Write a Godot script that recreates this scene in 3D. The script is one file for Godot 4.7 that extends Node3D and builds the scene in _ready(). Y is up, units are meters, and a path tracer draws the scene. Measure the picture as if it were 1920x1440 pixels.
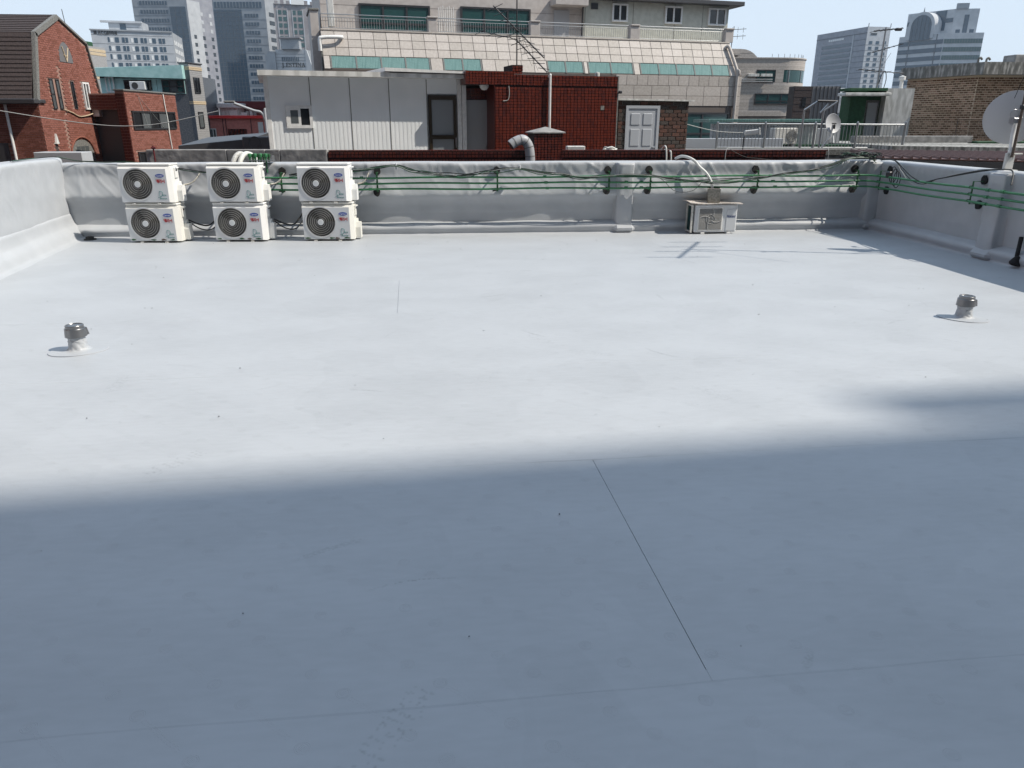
extends Node3D
# Rooftop with a grey waterproofing membrane, outdoor units along the far parapet, city behind.
# x runs along the far parapet, y is up, z comes towards the camera; y = 0 is the roof surface.

class G:
	var v := PackedVector3Array()
	var n := PackedVector3Array()
	var uv := PackedVector2Array()
	var uv2 := PackedVector2Array()
	var t := Transform3D()
	func tri(a: Vector3, b: Vector3, c: Vector3, na: Vector3, nb: Vector3, nc: Vector3) -> void:
		a = t * a; b = t * b; c = t * c
		na = (t.basis * na).normalized(); nb = (t.basis * nb).normalized(); nc = (t.basis * nc).normalized()
		if (b - a).cross(c - a).dot(na + nb + nc) > 0.0:
			v.append_array([a, c, b]); n.append_array([na, nc, nb])
		else:
			v.append_array([a, b, c]); n.append_array([na, nb, nc])
	func poly(p: Array, out: Vector3) -> void:
		var q: Vector3 = (p[1] - p[0]).cross(p[2] - p[0])
		if q.length() < 1e-12 and p.size() > 3:
			q = (p[2] - p[0]).cross(p[3] - p[0])
		q = q.normalized()
		if q.dot(out) < 0.0: q = -q
		for i in range(1, p.size() - 1):
			tri(p[0], p[i], p[i + 1], q, q, q)
	func hexa(p: Array) -> void:   # 0-3 bottom ring, 4-7 top ring
		var c := Vector3.ZERO
		for k in 8: c += p[k] / 8.0
		for f in [[0, 1, 2, 3], [4, 5, 6, 7], [0, 1, 5, 4], [1, 2, 6, 5], [2, 3, 7, 6], [3, 0, 4, 7]]:
			var q := [p[f[0]], p[f[1]], p[f[2]], p[f[3]]]
			poly(q, (q[0] + q[1] + q[2] + q[3]) / 4.0 - c)
	func box(c: Vector3, s: Vector3) -> void:
		var h := s / 2.0
		hexa([c + Vector3(-h.x, -h.y, -h.z), c + Vector3(h.x, -h.y, -h.z), c + Vector3(h.x, -h.y, h.z), c + Vector3(-h.x, -h.y, h.z), c + Vector3(-h.x, h.y, -h.z), c + Vector3(h.x, h.y, -h.z), c + Vector3(h.x, h.y, h.z), c + Vector3(-h.x, h.y, h.z)])
	func span(a: Vector3, b: Vector3) -> void:
		box((a + b) / 2.0, (b - a).abs())
	func cbox(c: Vector3, s: Vector3, b: float) -> void:   # box with chamfered edges
		var h := s / 2.0
		var g := h - Vector3(b, b, b)
		for i in 3:
			var j := (i + 1) % 3
			var k := (i + 2) % 3
			for si: float in [-1.0, 1.0]:
				var o := Vector3.ZERO
				o[i] = si
				var q := []
				for m in [[-1, -1], [1, -1], [1, 1], [-1, 1]]:
					var p := Vector3.ZERO
					p[i] = si * h[i]; p[j] = m[0] * g[j]; p[k] = m[1] * g[k]
					q.append(c + p)
				poly(q, o)
				for sj: float in [-1.0, 1.0]:
					var e := Vector3.ZERO
					e[i] = si; e[j] = sj
					var r := []
					for m in [[0, -1], [0, 1], [1, 1], [1, -1]]:
						var p := Vector3.ZERO
						p[i] = si * (h[i] if m[0] == 0 else g[i]); p[j] = sj * (g[j] if m[0] == 0 else h[j]); p[k] = m[1] * g[k]
						r.append(c + p)
					poly(r, e)
		for sx: float in [-1.0, 1.0]:
			for sy: float in [-1.0, 1.0]:
				for sz: float in [-1.0, 1.0]:
					poly([c + Vector3(sx * h.x, sy * g.y, sz * g.z), c + Vector3(sx * g.x, sy * h.y, sz * g.z), c + Vector3(sx * g.x, sy * g.y, sz * h.z)], Vector3(sx, sy, sz))
	func tube(p: Array, r: float, sides := 8, r2 := -1.0) -> void:
		var rings := []
		var up := Vector3.UP
		for i in p.size():
			var d: Vector3 = (p[mini(i + 1, p.size() - 1)] - p[maxi(i - 1, 0)]).normalized()
			if absf(d.dot(up)) > 0.95: up = Vector3.RIGHT if absf(d.x) < 0.9 else Vector3.BACK
			var a := d.cross(up).normalized()
			up = a.cross(d).normalized()
			var rr := r if r2 < 0.0 else lerpf(r, r2, float(i) / (p.size() - 1))
			var ring := []
			for k in sides:
				var w := TAU * k / sides
				ring.append([p[i] + (a * cos(w) + up * sin(w)) * rr, a * cos(w) + up * sin(w)])
			rings.append(ring)
		for i in p.size() - 1:
			for k in sides:
				var a = rings[i][k]; var b = rings[i][(k + 1) % sides]; var c = rings[i + 1][(k + 1) % sides]; var d = rings[i + 1][k]
				tri(a[0], b[0], c[0], a[1], b[1], c[1]); tri(a[0], c[0], d[0], a[1], c[1], d[1])
		for e in [0, p.size() - 1]:
			var q := []
			for k in sides: q.append(rings[e][k][0])
			poly(q, (p[0] - p[1]) if e == 0 else (p[e] - p[e - 1]))
	func bar(a: Vector3, b: Vector3, w: float) -> void: tube([a, b], w * 0.6, 4)
	func lathe(prof: Array, segs := 32, flat := true) -> void:   # profile of (radius, height) about y
		for i in prof.size() - 1:
			var a: Vector2 = prof[i]
			var b: Vector2 = prof[i + 1]
			var e := b - a
			var nn := Vector2(e.y, -e.x).normalized()
			for k in segs:
				var w0 := TAU * k / segs
				var w1 := TAU * (k + 1) / segs
				var c0 := Vector3(cos(w0), 0, sin(w0)); var c1 := Vector3(cos(w1), 0, sin(w1))
				var p0 := c0 * a.x + Vector3.UP * a.y; var p1 := c1 * a.x + Vector3.UP * a.y
				var p2 := c1 * b.x + Vector3.UP * b.y; var p3 := c0 * b.x + Vector3.UP * b.y
				var n0 := c0 * nn.x + Vector3.UP * nn.y; var n1 := c1 * nn.x + Vector3.UP * nn.y
				if b.x > 1e-6: tri(p0, p2, p3, n0, n1, n0)
				if a.x > 1e-6: tri(p0, p1, p2, n0, n1, n1)
	func prism(poly2: Array, z0: float, z1: float) -> void:   # outline in xy pushed along z
		var pk := PackedVector2Array(poly2)
		var ix := Geometry2D.triangulate_polygon(pk)
		for i in range(0, ix.size(), 3):
			var a := pk[ix[i]]; var b := pk[ix[i + 1]]; var c := pk[ix[i + 2]]
			var f := Vector3(0, 0, signf(z1 - z0))
			tri(Vector3(a.x, a.y, z1), Vector3(b.x, b.y, z1), Vector3(c.x, c.y, z1), f, f, f)
			tri(Vector3(a.x, a.y, z0), Vector3(b.x, b.y, z0), Vector3(c.x, c.y, z0), -f, -f, -f)
		var cw := Geometry2D.is_polygon_clockwise(pk)
		for i in pk.size():
			var a := pk[i]; var b := pk[(i + 1) % pk.size()]
			var e := b - a
			if e.length() < 1e-9: continue
			var o := Vector3(e.y, -e.x, 0).normalized() * (-1.0 if cw else 1.0)
			tri(Vector3(a.x, a.y, z0), Vector3(b.x, b.y, z0), Vector3(b.x, b.y, z1), o, o, o)
			tri(Vector3(a.x, a.y, z0), Vector3(b.x, b.y, z1), Vector3(a.x, a.y, z1), o, o, o)
	func grid(rows: Array, out: Vector3) -> void:   # smooth sheet through rows of points
		var nr := rows.size()
		var nc: int = rows[0].size()
		var nm := []
		for i in nr:
			var line := PackedVector3Array()
			for j in nc:
				var d1: Vector3 = rows[mini(i + 1, nr - 1)][j] - rows[maxi(i - 1, 0)][j]
				var d2: Vector3 = rows[i][mini(j + 1, nc - 1)] - rows[i][maxi(j - 1, 0)]
				line.append(d1.cross(d2).normalized())
			nm.append(line)
		var s := 0.0
		for i in range(0, nr, maxi(1, nr / 8)):
			for j in range(0, nc, maxi(1, nc / 8)): s += nm[i][j].dot(out)
		var f := 1.0 if s >= 0.0 else -1.0
		for i in nr - 1:
			for j in nc - 1:
				tri(rows[i][j], rows[i][j + 1], rows[i + 1][j + 1], nm[i][j] * f, nm[i][j + 1] * f, nm[i + 1][j + 1] * f)
				tri(rows[i][j], rows[i + 1][j + 1], rows[i + 1][j], nm[i][j] * f, nm[i + 1][j + 1] * f, nm[i + 1][j] * f)
	func holed(x0: float, x1: float, y0: float, y1: float, c: Vector2, r: float, z: float, out: Vector3) -> void:   # rectangle with a round hole
		var an := []
		for k in 64: an.append(TAU * k / 64)
		for q in [Vector2(x0, y0), Vector2(x1, y0), Vector2(x1, y1), Vector2(x0, y1)]: an.append(fposmod((q - c).angle(), TAU))
		an.sort()
		for i in an.size():
			var w := [an[i], an[(i + 1) % an.size()]]
			var p := []
			for a in w:
				var d := Vector2(cos(a), sin(a))
				var s := 1e9
				if d.x > 1e-6: s = minf(s, (x1 - c.x) / d.x)
				if d.x < -1e-6: s = minf(s, (x0 - c.x) / d.x)
				if d.y > 1e-6: s = minf(s, (y1 - c.y) / d.y)
				if d.y < -1e-6: s = minf(s, (y0 - c.y) / d.y)
				p.append(c + d * r); p.append(c + d * s)
			poly([Vector3(p[0].x, p[0].y, z), Vector3(p[1].x, p[1].y, z), Vector3(p[3].x, p[3].y, z), Vector3(p[2].x, p[2].y, z)], out)
	func mesh() -> ArrayMesh:
		var a := []
		a.resize(Mesh.ARRAY_MAX)
		a[Mesh.ARRAY_VERTEX] = v; a[Mesh.ARRAY_NORMAL] = n
		if uv.size() == v.size(): a[Mesh.ARRAY_TEX_UV] = uv
		if uv2.size() == v.size(): a[Mesh.ARRAY_TEX_UV2] = uv2
		var m := ArrayMesh.new()
		m.add_surface_from_arrays(Mesh.PRIMITIVE_TRIANGLES, a)
		return m

var names := {}
var box_cache := {}
var M := {}
var rng := RandomNumberGenerator.new()

func numbered(c: String) -> String:
	names[c] = names.get(c, -1) + 1
	return c if names[c] == 0 else "%s_%03d" % [c, names[c]]

func tag(o: Node, label := "", category := "", group := "", kind := "") -> Node:
	if label: o.set_meta("label", label)
	if category: o.set_meta("category", category)
	if group: o.set_meta("group", group)
	if kind: o.set_meta("kind", kind)
	return o

func thing(called: String, label: String, category: String, at := Vector3.ZERO, deg := 0.0, group := "") -> Node3D:
	var o := Node3D.new()
	o.name = numbered(called)
	add_child(o)
	o.position = at
	o.rotation.y = deg_to_rad(deg)
	tag(o, label, category, group)
	return o

func part(called: String, g: G, m: Material, parent: Node, kind := "") -> MeshInstance3D:
	var o := MeshInstance3D.new()
	o.name = called if parent != self else numbered(called)
	o.mesh = g.mesh()
	o.material_override = m
	parent.add_child(o, true)
	if kind: o.set_meta("kind", kind)
	return o

func pbox(called: String, parent: Node, c: Vector3, s: Vector3, m: Material, bevel := 0.0, tilt := 0.0) -> MeshInstance3D:
	var key := "%.4f,%.4f,%.4f,%.4f" % [s.x, s.y, s.z, bevel]
	if not box_cache.has(key):
		var g := G.new()
		if bevel > 0.0: g.cbox(Vector3.ZERO, s, bevel)
		else: g.box(Vector3.ZERO, s)
		box_cache[key] = g.mesh()
	var o := MeshInstance3D.new()
	o.name = called
	o.mesh = box_cache[key]
	o.material_override = m
	parent.add_child(o, true)
	o.position = c
	o.rotation.x = tilt
	return o

func pspan(called: String, parent: Node, a: Vector3, b: Vector3, m: Material, bevel := 0.0) -> MeshInstance3D:
	return pbox(called, parent, (a + b) / 2.0, (b - a).abs(), m, bevel)

func text(called: String, s: String, parent: Node, at: Vector3, height: float, m: Material, font := "Droid Sans", bold := false, squash := 1.0, slant := 0.0) -> MeshInstance3D:
	var f := SystemFont.new()
	f.font_names = PackedStringArray([font])
	if bold: f.font_weight = 700
	var tm := TextMesh.new()
	tm.text = s
	tm.font = f
	tm.font_size = 32
	tm.pixel_size = height / 24.0
	tm.depth = 0.003
	var o := MeshInstance3D.new()
	o.name = called
	o.mesh = tm
	o.material_override = m
	parent.add_child(o, true)
	o.transform = Transform3D(Basis(Vector3(squash, 0, 0), Vector3(slant, 1, 0), Vector3(0, 0, 1)), at)
	return o

func strokes(called: String, segs: Array, parent: Node, at: Vector3, sx: float, sy: float, w: float, m: Material, rings := []) -> MeshInstance3D:
	var g := G.new()
	for s in segs:
		var a := Vector2(s[0] * sx, s[1] * sy); var b := Vector2(s[2] * sx, s[3] * sy)
		var d := (b - a).normalized() * w / 2.0
		var q := Vector2(-d.y, d.x)
		g.prism([a - d + q, a - d - q, b + d - q, b + d + q], 0.0, 0.002 + 0.0004 * (g.v.size() % 5))
	for r in rings:
		for k in 16:
			var u := TAU * k / 16; var x := TAU * (k + 1) / 16
			var c := Vector2(r[0] * sx, r[1] * sy)
			var ro := Vector2(r[2] * sx, r[2] * sy); var ri := ro - Vector2(w, w)
			g.poly([Vector3(c.x + cos(u) * ri.x, c.y + sin(u) * ri.y, 0.002), Vector3(c.x + cos(u) * ro.x, c.y + sin(u) * ro.y, 0.002), Vector3(c.x + cos(x) * ro.x, c.y + sin(x) * ro.y, 0.002), Vector3(c.x + cos(x) * ri.x, c.y + sin(x) * ri.y, 0.002)], Vector3.BACK)
	var o := part(called, g, m, parent)
	o.position = at
	return o

# ---------- materials: base colours are linear reflectances
func lin(r: float, g: float, b: float) -> Color: return Color(r, g, b).linear_to_srgb()

func mat(r: float, g: float, b: float, rough := 0.7, metal := 0.0) -> StandardMaterial3D:
	var m := StandardMaterial3D.new()
	m.albedo_color = lin(r, g, b)
	m.roughness = rough
	m.metallic = metal
	return m

func noise_tex(freq: float, lo: Color, hi: Color, size := 512, sd := 1, oct := 4, mid := 0.5, width := 0.5) -> NoiseTexture2D:
	var f := FastNoiseLite.new()
	f.seed = sd
	f.frequency = freq
	f.fractal_octaves = oct
	var gr := Gradient.new()
	gr.offsets = PackedFloat32Array([clampf(mid - width / 2, 0, 1), clampf(mid + width / 2, 0, 1)])
	gr.colors = PackedColorArray([lo, hi])
	var tx := NoiseTexture2D.new()
	tx.width = size; tx.height = size
	tx.seamless = true
	tx.noise = f
	tx.color_ramp = gr
	tx.generate_mipmaps = false
	return tx

func grained(lo: Array, hi: Array, scale: float, rough := 0.8, freq := 0.02, sd := 1, relief := 0.0, oct := 5, width := 0.5) -> StandardMaterial3D:
	var m := StandardMaterial3D.new()
	m.albedo_texture = noise_tex(freq, lin(lo[0], lo[1], lo[2]), lin(hi[0], hi[1], hi[2]), 512, sd, oct, 0.5, width)
	m.uv1_triplanar = true
	m.uv1_world_triplanar = true
	m.uv1_scale = Vector3(scale, scale, scale)
	m.roughness = rough
	if relief > 0.0:
		m.heightmap_enabled = true
		m.heightmap_texture = noise_tex(freq * 2.0, Color.BLACK, Color.WHITE, 512, sd + 7, oct)
		m.heightmap_scale = relief
	return m

func glassy(r: float, g: float, b: float, rough := 0.08) -> StandardMaterial3D:
	var m := mat(r, g, b, rough)
	m.metallic_specular = 0.6
	return m

func floor_material() -> StandardMaterial3D:
	# faint embossed maker's marks in rows, plus grain; albedo carries scuffs and foot dirt on a second layer
	var sz := 1024
	var im := Image.create_empty(sz, sz, false, Image.FORMAT_RGB8)
	im.fill(Color(0.5, 0.5, 0.5))
	var r := RandomNumberGenerator.new()
	r.seed = 5
	for row in 2:
		for col in 2:
			var cx := int(sz * (0.12 + 0.0 * col + 0.5 * row))
			var cy := int(sz * (0.25 + 0.5 * row))
			if col == 1: cx += int(sz * 0.34)
			for rr in [52, 40]:
				for k in 720:
					var a := TAU * k / 720
					for w in 5:
						im.set_pixel(posmod(cx + int(cos(a) * (rr + w)), sz), posmod(cy + int(sin(a) * (rr + w)), sz), Color(0.85, 0.85, 0.85))
			for k in 5: im.fill_rect(Rect2i(posmod(cx - 22 + r.randi_range(-4, 4), sz - 50), posmod(cy - 24 + k * 10, sz - 10), 40, 5), Color(0.8, 0.8, 0.8))
			if col == 1:
				for k in 13:
					var lx := posmod(cx + 80 + k * 36, sz)
					if lx > sz - 30: continue
					for line in 2:
						var ly := cy - 22 + line * 26
						im.fill_rect(Rect2i(lx, ly, 5, 18), Color(0.75, 0.75, 0.75))
						im.fill_rect(Rect2i(lx, ly + r.randi_range(0, 2) * 6, 20, 5), Color(0.75, 0.75, 0.75))
						if r.randf() < 0.6: im.fill_rect(Rect2i(lx + 18, ly, 5, 18), Color(0.75, 0.75, 0.75))
	var m := StandardMaterial3D.new()
	m.albedo_color = lin(0.43, 0.452, 0.478)
	m.roughness = 0.5
	m.metallic_specular = 0.4
	m.heightmap_enabled = true
	m.heightmap_texture = ImageTexture.create_from_image(im)
	m.heightmap_scale = 0.14
	# scuffs: 14 m x 14 m, drawn once across the roof
	var d := Image.create_empty(2048, 2048, false, Image.FORMAT_RGB8)
	d.fill(Color(1, 1, 1))
	var nz := FastNoiseLite.new()
	nz.seed = 11; nz.frequency = 0.006; nz.fractal_octaves = 5
	var nf := FastNoiseLite.new()
	nf.seed = 12; nf.frequency = 0.08; nf.fractal_octaves = 3
	var np := FastNoiseLite.new()
	np.seed = 21; np.frequency = 0.0035; np.fractal_octaves = 3
	for y in 2048:
		for x in 2048:
			var q := 0.985 + 0.03 * nz.get_noise_2d(x, y * 1.7) + 0.018 * nf.get_noise_2d(x * 0.5, y * 2.0)
			var e := np.get_noise_2d(x, y)
			var ring := absf(fposmod(e * 5.0, 1.0) - 0.5)   # tide lines of dried puddles
			if ring < 0.02 and e > 0.05: q -= 0.018 * (1.0 - ring / 0.02) * (0.5 + 0.5 * nf.get_noise_2d(x * 0.3, y * 0.3))
			elif e > 0.22: q -= 0.012
			q = minf(q, 1.0)
			d.set_pixel(x, y, Color(q, q, q))
	for k in 190:   # rubbed streaks, thin and broken
		var x0 := r.randf_range(20, 2028); var y0 := r.randf_range(20, 2028)
		var a := r.randf_range(0, TAU)
		var bend := r.randf_range(-0.02, 0.02)
		var ln := r.randf_range(8, 60)
		var dk := r.randf_range(0.88, 0.97)
		var wd := r.randi_range(1, 4)
		var px := x0; var py := y0
		for i in int(ln):
			a += bend
			px += cos(a); py += sin(a)
			var fade := 1.0 - (1.0 - dk) * sin(PI * i / ln)
			for w in wd:
				if r.randf() < 0.35: continue
				var ix := int(px - sin(a) * w); var iy := int(py + cos(a) * w)
				if ix >= 0 and iy >= 0 and ix < 2048 and iy < 2048: d.set_pixel(ix, iy, d.get_pixel(ix, iy) * Color(fade, fade, fade))
	for k in 44:   # part prints of ribbed soles
		var x0 := r.randf_range(40, 1990); var y0 := r.randf_range(40, 1990)
		var a := r.randf_range(0, TAU)
		var keep := r.randf_range(0.2, 0.55)
		for i in 54:
			for j in 20:
				var u := i - 27.0; var w := j - 10.0
				var edge := pow(u / 27.0, 2) + pow(w / (10.0 - 3.0 * sin(i * 0.07)), 2)
				if edge > 1.0 or fposmod(i + 0.25 * w * w * 0.1, 4.0) < 2.0 or r.randf() > keep: continue
				if nf.get_noise_2d(x0 + i * 2.0, y0 + j * 2.0) < -0.05: continue
				var px := int(x0 + cos(a) * u - sin(a) * w); var py := int(y0 + sin(a) * u + cos(a) * w)
				if px >= 0 and py >= 0 and px < 2048 and py < 2048: d.set_pixel(px, py, d.get_pixel(px, py) * Color(0.935, 0.935, 0.935))
	m.detail_enabled = true
	m.detail_blend_mode = BaseMaterial3D.BLEND_MODE_MUL
	m.detail_uv_layer = BaseMaterial3D.DETAIL_UV_2
	m.detail_albedo = ImageTexture.create_from_image(d)
	return m

func make_materials() -> void:
	M.floor = floor_material()
	M.membrane = grained([0.405, 0.425, 0.45], [0.44, 0.46, 0.485], 0.35, 0.5, 0.012, 3)
	M.seal = mat(0.30, 0.32, 0.34, 0.6)
	M.black = mat(0.012, 0.012, 0.013, 0.75)
	M.rubber = grained([0.008, 0.008, 0.009], [0.03, 0.03, 0.032], 6.0, 0.85, 0.03, 4, 0.5)
	M.ac_white = mat(0.74, 0.74, 0.72, 0.4)
	M.ac_aged = [mat(0.74, 0.74, 0.72, 0.4), mat(0.70, 0.695, 0.655, 0.45), mat(0.76, 0.765, 0.76, 0.36)]
	M.coil = mat(0.07, 0.07, 0.073, 0.6)
	M.ac_front = mat(0.60, 0.62, 0.64, 0.45)
	M.ac_dirty = grained([0.42, 0.40, 0.36], [0.72, 0.72, 0.70], 5.0, 0.55, 0.02, 8)
	M.wire = mat(0.50, 0.50, 0.49, 0.4)
	M.wire_dark = mat(0.05, 0.05, 0.05, 0.5)
	M.dark = mat(0.015, 0.015, 0.016, 0.7)
	M.fan = mat(0.05, 0.05, 0.053, 0.5)
	M.blue = mat(0.012, 0.055, 0.32, 0.4)
	M.red_ink = mat(0.38, 0.03, 0.035, 0.5)
	M.teal_ink = mat(0.05, 0.22, 0.21, 0.5)
	M.navy_ink = mat(0.03, 0.05, 0.16, 0.5)
	M.white_ink = mat(0.75, 0.76, 0.78, 0.5)
	M.green_pipe = grained([0.03, 0.15, 0.06], [0.05, 0.22, 0.095], 4.0, 0.42, 0.02, 9)
	M.green_paint = mat(0.02, 0.10, 0.035, 0.6)
	M.moss = mat(0.03, 0.09, 0.04, 0.85)
	M.cable = mat(0.012, 0.013, 0.013, 0.55)
	M.cable_green = mat(0.015, 0.06, 0.03, 0.5)
	M.cable_grey = mat(0.40, 0.41, 0.40, 0.5)
	M.steel = mat(0.42, 0.43, 0.45, 0.32, 0.9)
	M.zinc = grained([0.20, 0.19, 0.16], [0.36, 0.34, 0.30], 3.0, 0.45, 0.015, 13)
	M.zinc.metallic = 0.5
	M.vent = mat(0.22, 0.22, 0.225, 0.3, 0.85)
	M.lid = grained([0.42, 0.36, 0.31], [0.66, 0.63, 0.60], 3.0, 0.7, 0.02, 15)
	M.hose = mat(0.68, 0.69, 0.66, 0.5)
	M.foam = grained([0.34, 0.34, 0.33], [0.66, 0.66, 0.65], 4.0, 0.8, 0.02, 17)
	M.dish = mat(0.50, 0.51, 0.53, 0.5)
	M.rust = grained([0.06, 0.04, 0.03], [0.16, 0.13, 0.11], 6.0, 0.8, 0.03, 19)
	M.concrete = grained([0.20, 0.20, 0.20], [0.34, 0.335, 0.33], 0.5, 0.9, 0.012, 21, 0.3)
	M.concrete_dark = grained([0.09, 0.095, 0.10], [0.19, 0.195, 0.20], 0.6, 0.9, 0.012, 22)
	M.concrete_stained = grained([0.13, 0.13, 0.12], [0.44, 0.43, 0.41], 0.7, 0.9, 0.012, 23, 0.0, 6, 0.5)
	M.concrete_stained.uv1_scale = Vector3(1.2, 0.3, 1.2)
	M.tile_red = grained([0.085, 0.014, 0.008], [0.165, 0.029, 0.014], 2.2, 0.3, 0.02, 25)
	M.tile_red2 = grained([0.06, 0.011, 0.008], [0.11, 0.02, 0.012], 1.2, 0.32, 0.02, 26)
	M.grout = mat(0.018, 0.009, 0.008, 0.9)
	M.brick_a = grained([0.20, 0.072, 0.052], [0.30, 0.118, 0.088], 1.5, 0.85, 0.02, 27)
	M.brick_b = grained([0.15, 0.05, 0.034], [0.24, 0.085, 0.055], 1.5, 0.85, 0.02, 28)
	M.mortar_red = mat(0.30, 0.185, 0.15, 0.95)
	M.brick_dark = [grained([0.045, 0.025, 0.02], [0.11, 0.055, 0.04], 3.0, 0.85, 0.02, 30), grained([0.075, 0.035, 0.026], [0.15, 0.07, 0.05], 3.0, 0.85, 0.02, 31), grained([0.04, 0.033, 0.03], [0.085, 0.07, 0.062], 3.0, 0.85, 0.02, 32)]
	M.mortar = grained([0.14, 0.125, 0.11], [0.25, 0.23, 0.20], 2.0, 0.95, 0.02, 33)
	M.brick_brown = grained([0.12, 0.065, 0.038], [0.21, 0.12, 0.07], 2.0, 0.9, 0.02, 34)
	M.brick_tan = grained([0.32, 0.20, 0.14], [0.43, 0.285, 0.20], 2.0, 0.9, 0.02, 35)
	M.mortar_tan = mat(0.64, 0.53, 0.40, 0.95)
	M.slate = grained([0.035, 0.026, 0.026], [0.075, 0.055, 0.052], 1.5, 0.85, 0.02, 36)
	M.trim_grey = grained([0.12, 0.12, 0.115], [0.22, 0.22, 0.21], 1.5, 0.8, 0.02, 37)
	M.panel_white = grained([0.76, 0.79, 0.805], [0.81, 0.835, 0.85], 0.3, 0.45, 0.01, 38)
	M.white = grained([0.62, 0.625, 0.62], [0.74, 0.74, 0.73], 1.0, 0.5, 0.015, 39)
	M.white_dirty = grained([0.46, 0.46, 0.44], [0.70, 0.70, 0.68], 0.8, 0.7, 0.012, 40)
	M.white_dirty.uv1_scale = Vector3(0.9, 0.25, 0.9)
	M.bronze = mat(0.04, 0.028, 0.017, 0.4, 0.3)
	M.door_grey = mat(0.36, 0.37, 0.39, 0.45)
	M.door_blue = mat(0.42, 0.445, 0.485, 0.4)
	M.stone = [grained([0.385, 0.345, 0.315], [0.465, 0.425, 0.39], 0.8, 0.6, 0.015, 41), grained([0.35, 0.315, 0.285], [0.43, 0.395, 0.36], 0.8, 0.6, 0.015, 42), grained([0.41, 0.37, 0.34], [0.495, 0.455, 0.42], 0.8, 0.6, 0.015, 43)]
	M.joint = mat(0.12, 0.10, 0.09, 0.9)
	M.render_beige = grained([0.42, 0.385, 0.365], [0.49, 0.455, 0.43], 0.4, 0.85, 0.012, 44)
	M.sheet_olive = grained([0.42, 0.425, 0.375], [0.50, 0.505, 0.45], 0.5, 0.6, 0.012, 45)
	M.glass_teal = grained([0.10, 0.19, 0.18], [0.19, 0.31, 0.29], 1.0, 0.1, 0.03, 61, 0.0, 3)
	M.glass_teal.uv1_scale = Vector3(1.6, 0.08, 1.6)
	M.glass_teal_dark = glassy(0.02, 0.065, 0.065)
	M.glass_blue = glassy(0.018, 0.045, 0.075)
	M.glass_dark = glassy(0.012, 0.014, 0.017)
	M.glass_grey = glassy(0.09, 0.10, 0.105, 0.15)
	M.frosted = glassy(0.22, 0.235, 0.25, 0.3)
	M.alu = mat(0.40, 0.41, 0.42, 0.35, 0.8)
	M.alu_dark = mat(0.05, 0.05, 0.055, 0.4, 0.4)
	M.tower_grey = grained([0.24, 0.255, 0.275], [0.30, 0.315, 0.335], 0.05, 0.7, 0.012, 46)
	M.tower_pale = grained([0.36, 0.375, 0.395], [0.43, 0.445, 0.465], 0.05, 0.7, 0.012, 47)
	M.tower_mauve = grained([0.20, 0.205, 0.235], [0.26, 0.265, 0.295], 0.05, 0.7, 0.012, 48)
	M.tower_apt = grained([0.22, 0.205, 0.215], [0.29, 0.275, 0.28], 0.05, 0.8, 0.012, 49)
	M.line_dark = mat(0.10, 0.105, 0.115, 0.8)
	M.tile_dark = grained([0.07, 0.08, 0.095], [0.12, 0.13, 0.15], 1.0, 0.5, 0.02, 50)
	M.tile_cream = grained([0.45, 0.36, 0.24], [0.55, 0.45, 0.32], 1.0, 0.6, 0.02, 51)
	M.tile_grey = grained([0.26, 0.26, 0.265], [0.34, 0.34, 0.345], 1.0, 0.5, 0.02, 52)
	M.teal = grained([0.34, 0.58, 0.58], [0.44, 0.68, 0.68], 0.3, 0.35, 0.012, 62)
	M.salmon = grained([0.50, 0.17, 0.145], [0.60, 0.22, 0.185], 0.7, 0.8, 0.015, 53)
	M.sign_red = mat(0.72, 0.03, 0.03, 0.5)
	M.maroon = mat(0.12, 0.015, 0.02, 0.6)
	M.green_wall = grained([0.008, 0.05, 0.02], [0.016, 0.08, 0.032], 0.8, 0.7, 0.015, 54)
	M.roof_red = grained([0.09, 0.045, 0.04], [0.15, 0.08, 0.075], 0.8, 0.6, 0.015, 55)
	M.metal_dark = mat(0.075, 0.075, 0.08, 0.45, 0.4)
	M.metal_seam = mat(0.19, 0.185, 0.19, 0.5, 0.3)
	M.fence_white = grained([0.38, 0.40, 0.41], [0.56, 0.58, 0.585], 1.0, 0.4, 0.02, 56)
	M.street = grained([0.045, 0.045, 0.047], [0.075, 0.075, 0.077], 0.2, 0.95, 0.02, 57)
	M.hill = grained([0.05, 0.07, 0.06], [0.09, 0.11, 0.09], 0.01, 1.0, 0.02, 58)

const TOWER_H := 38.0

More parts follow.
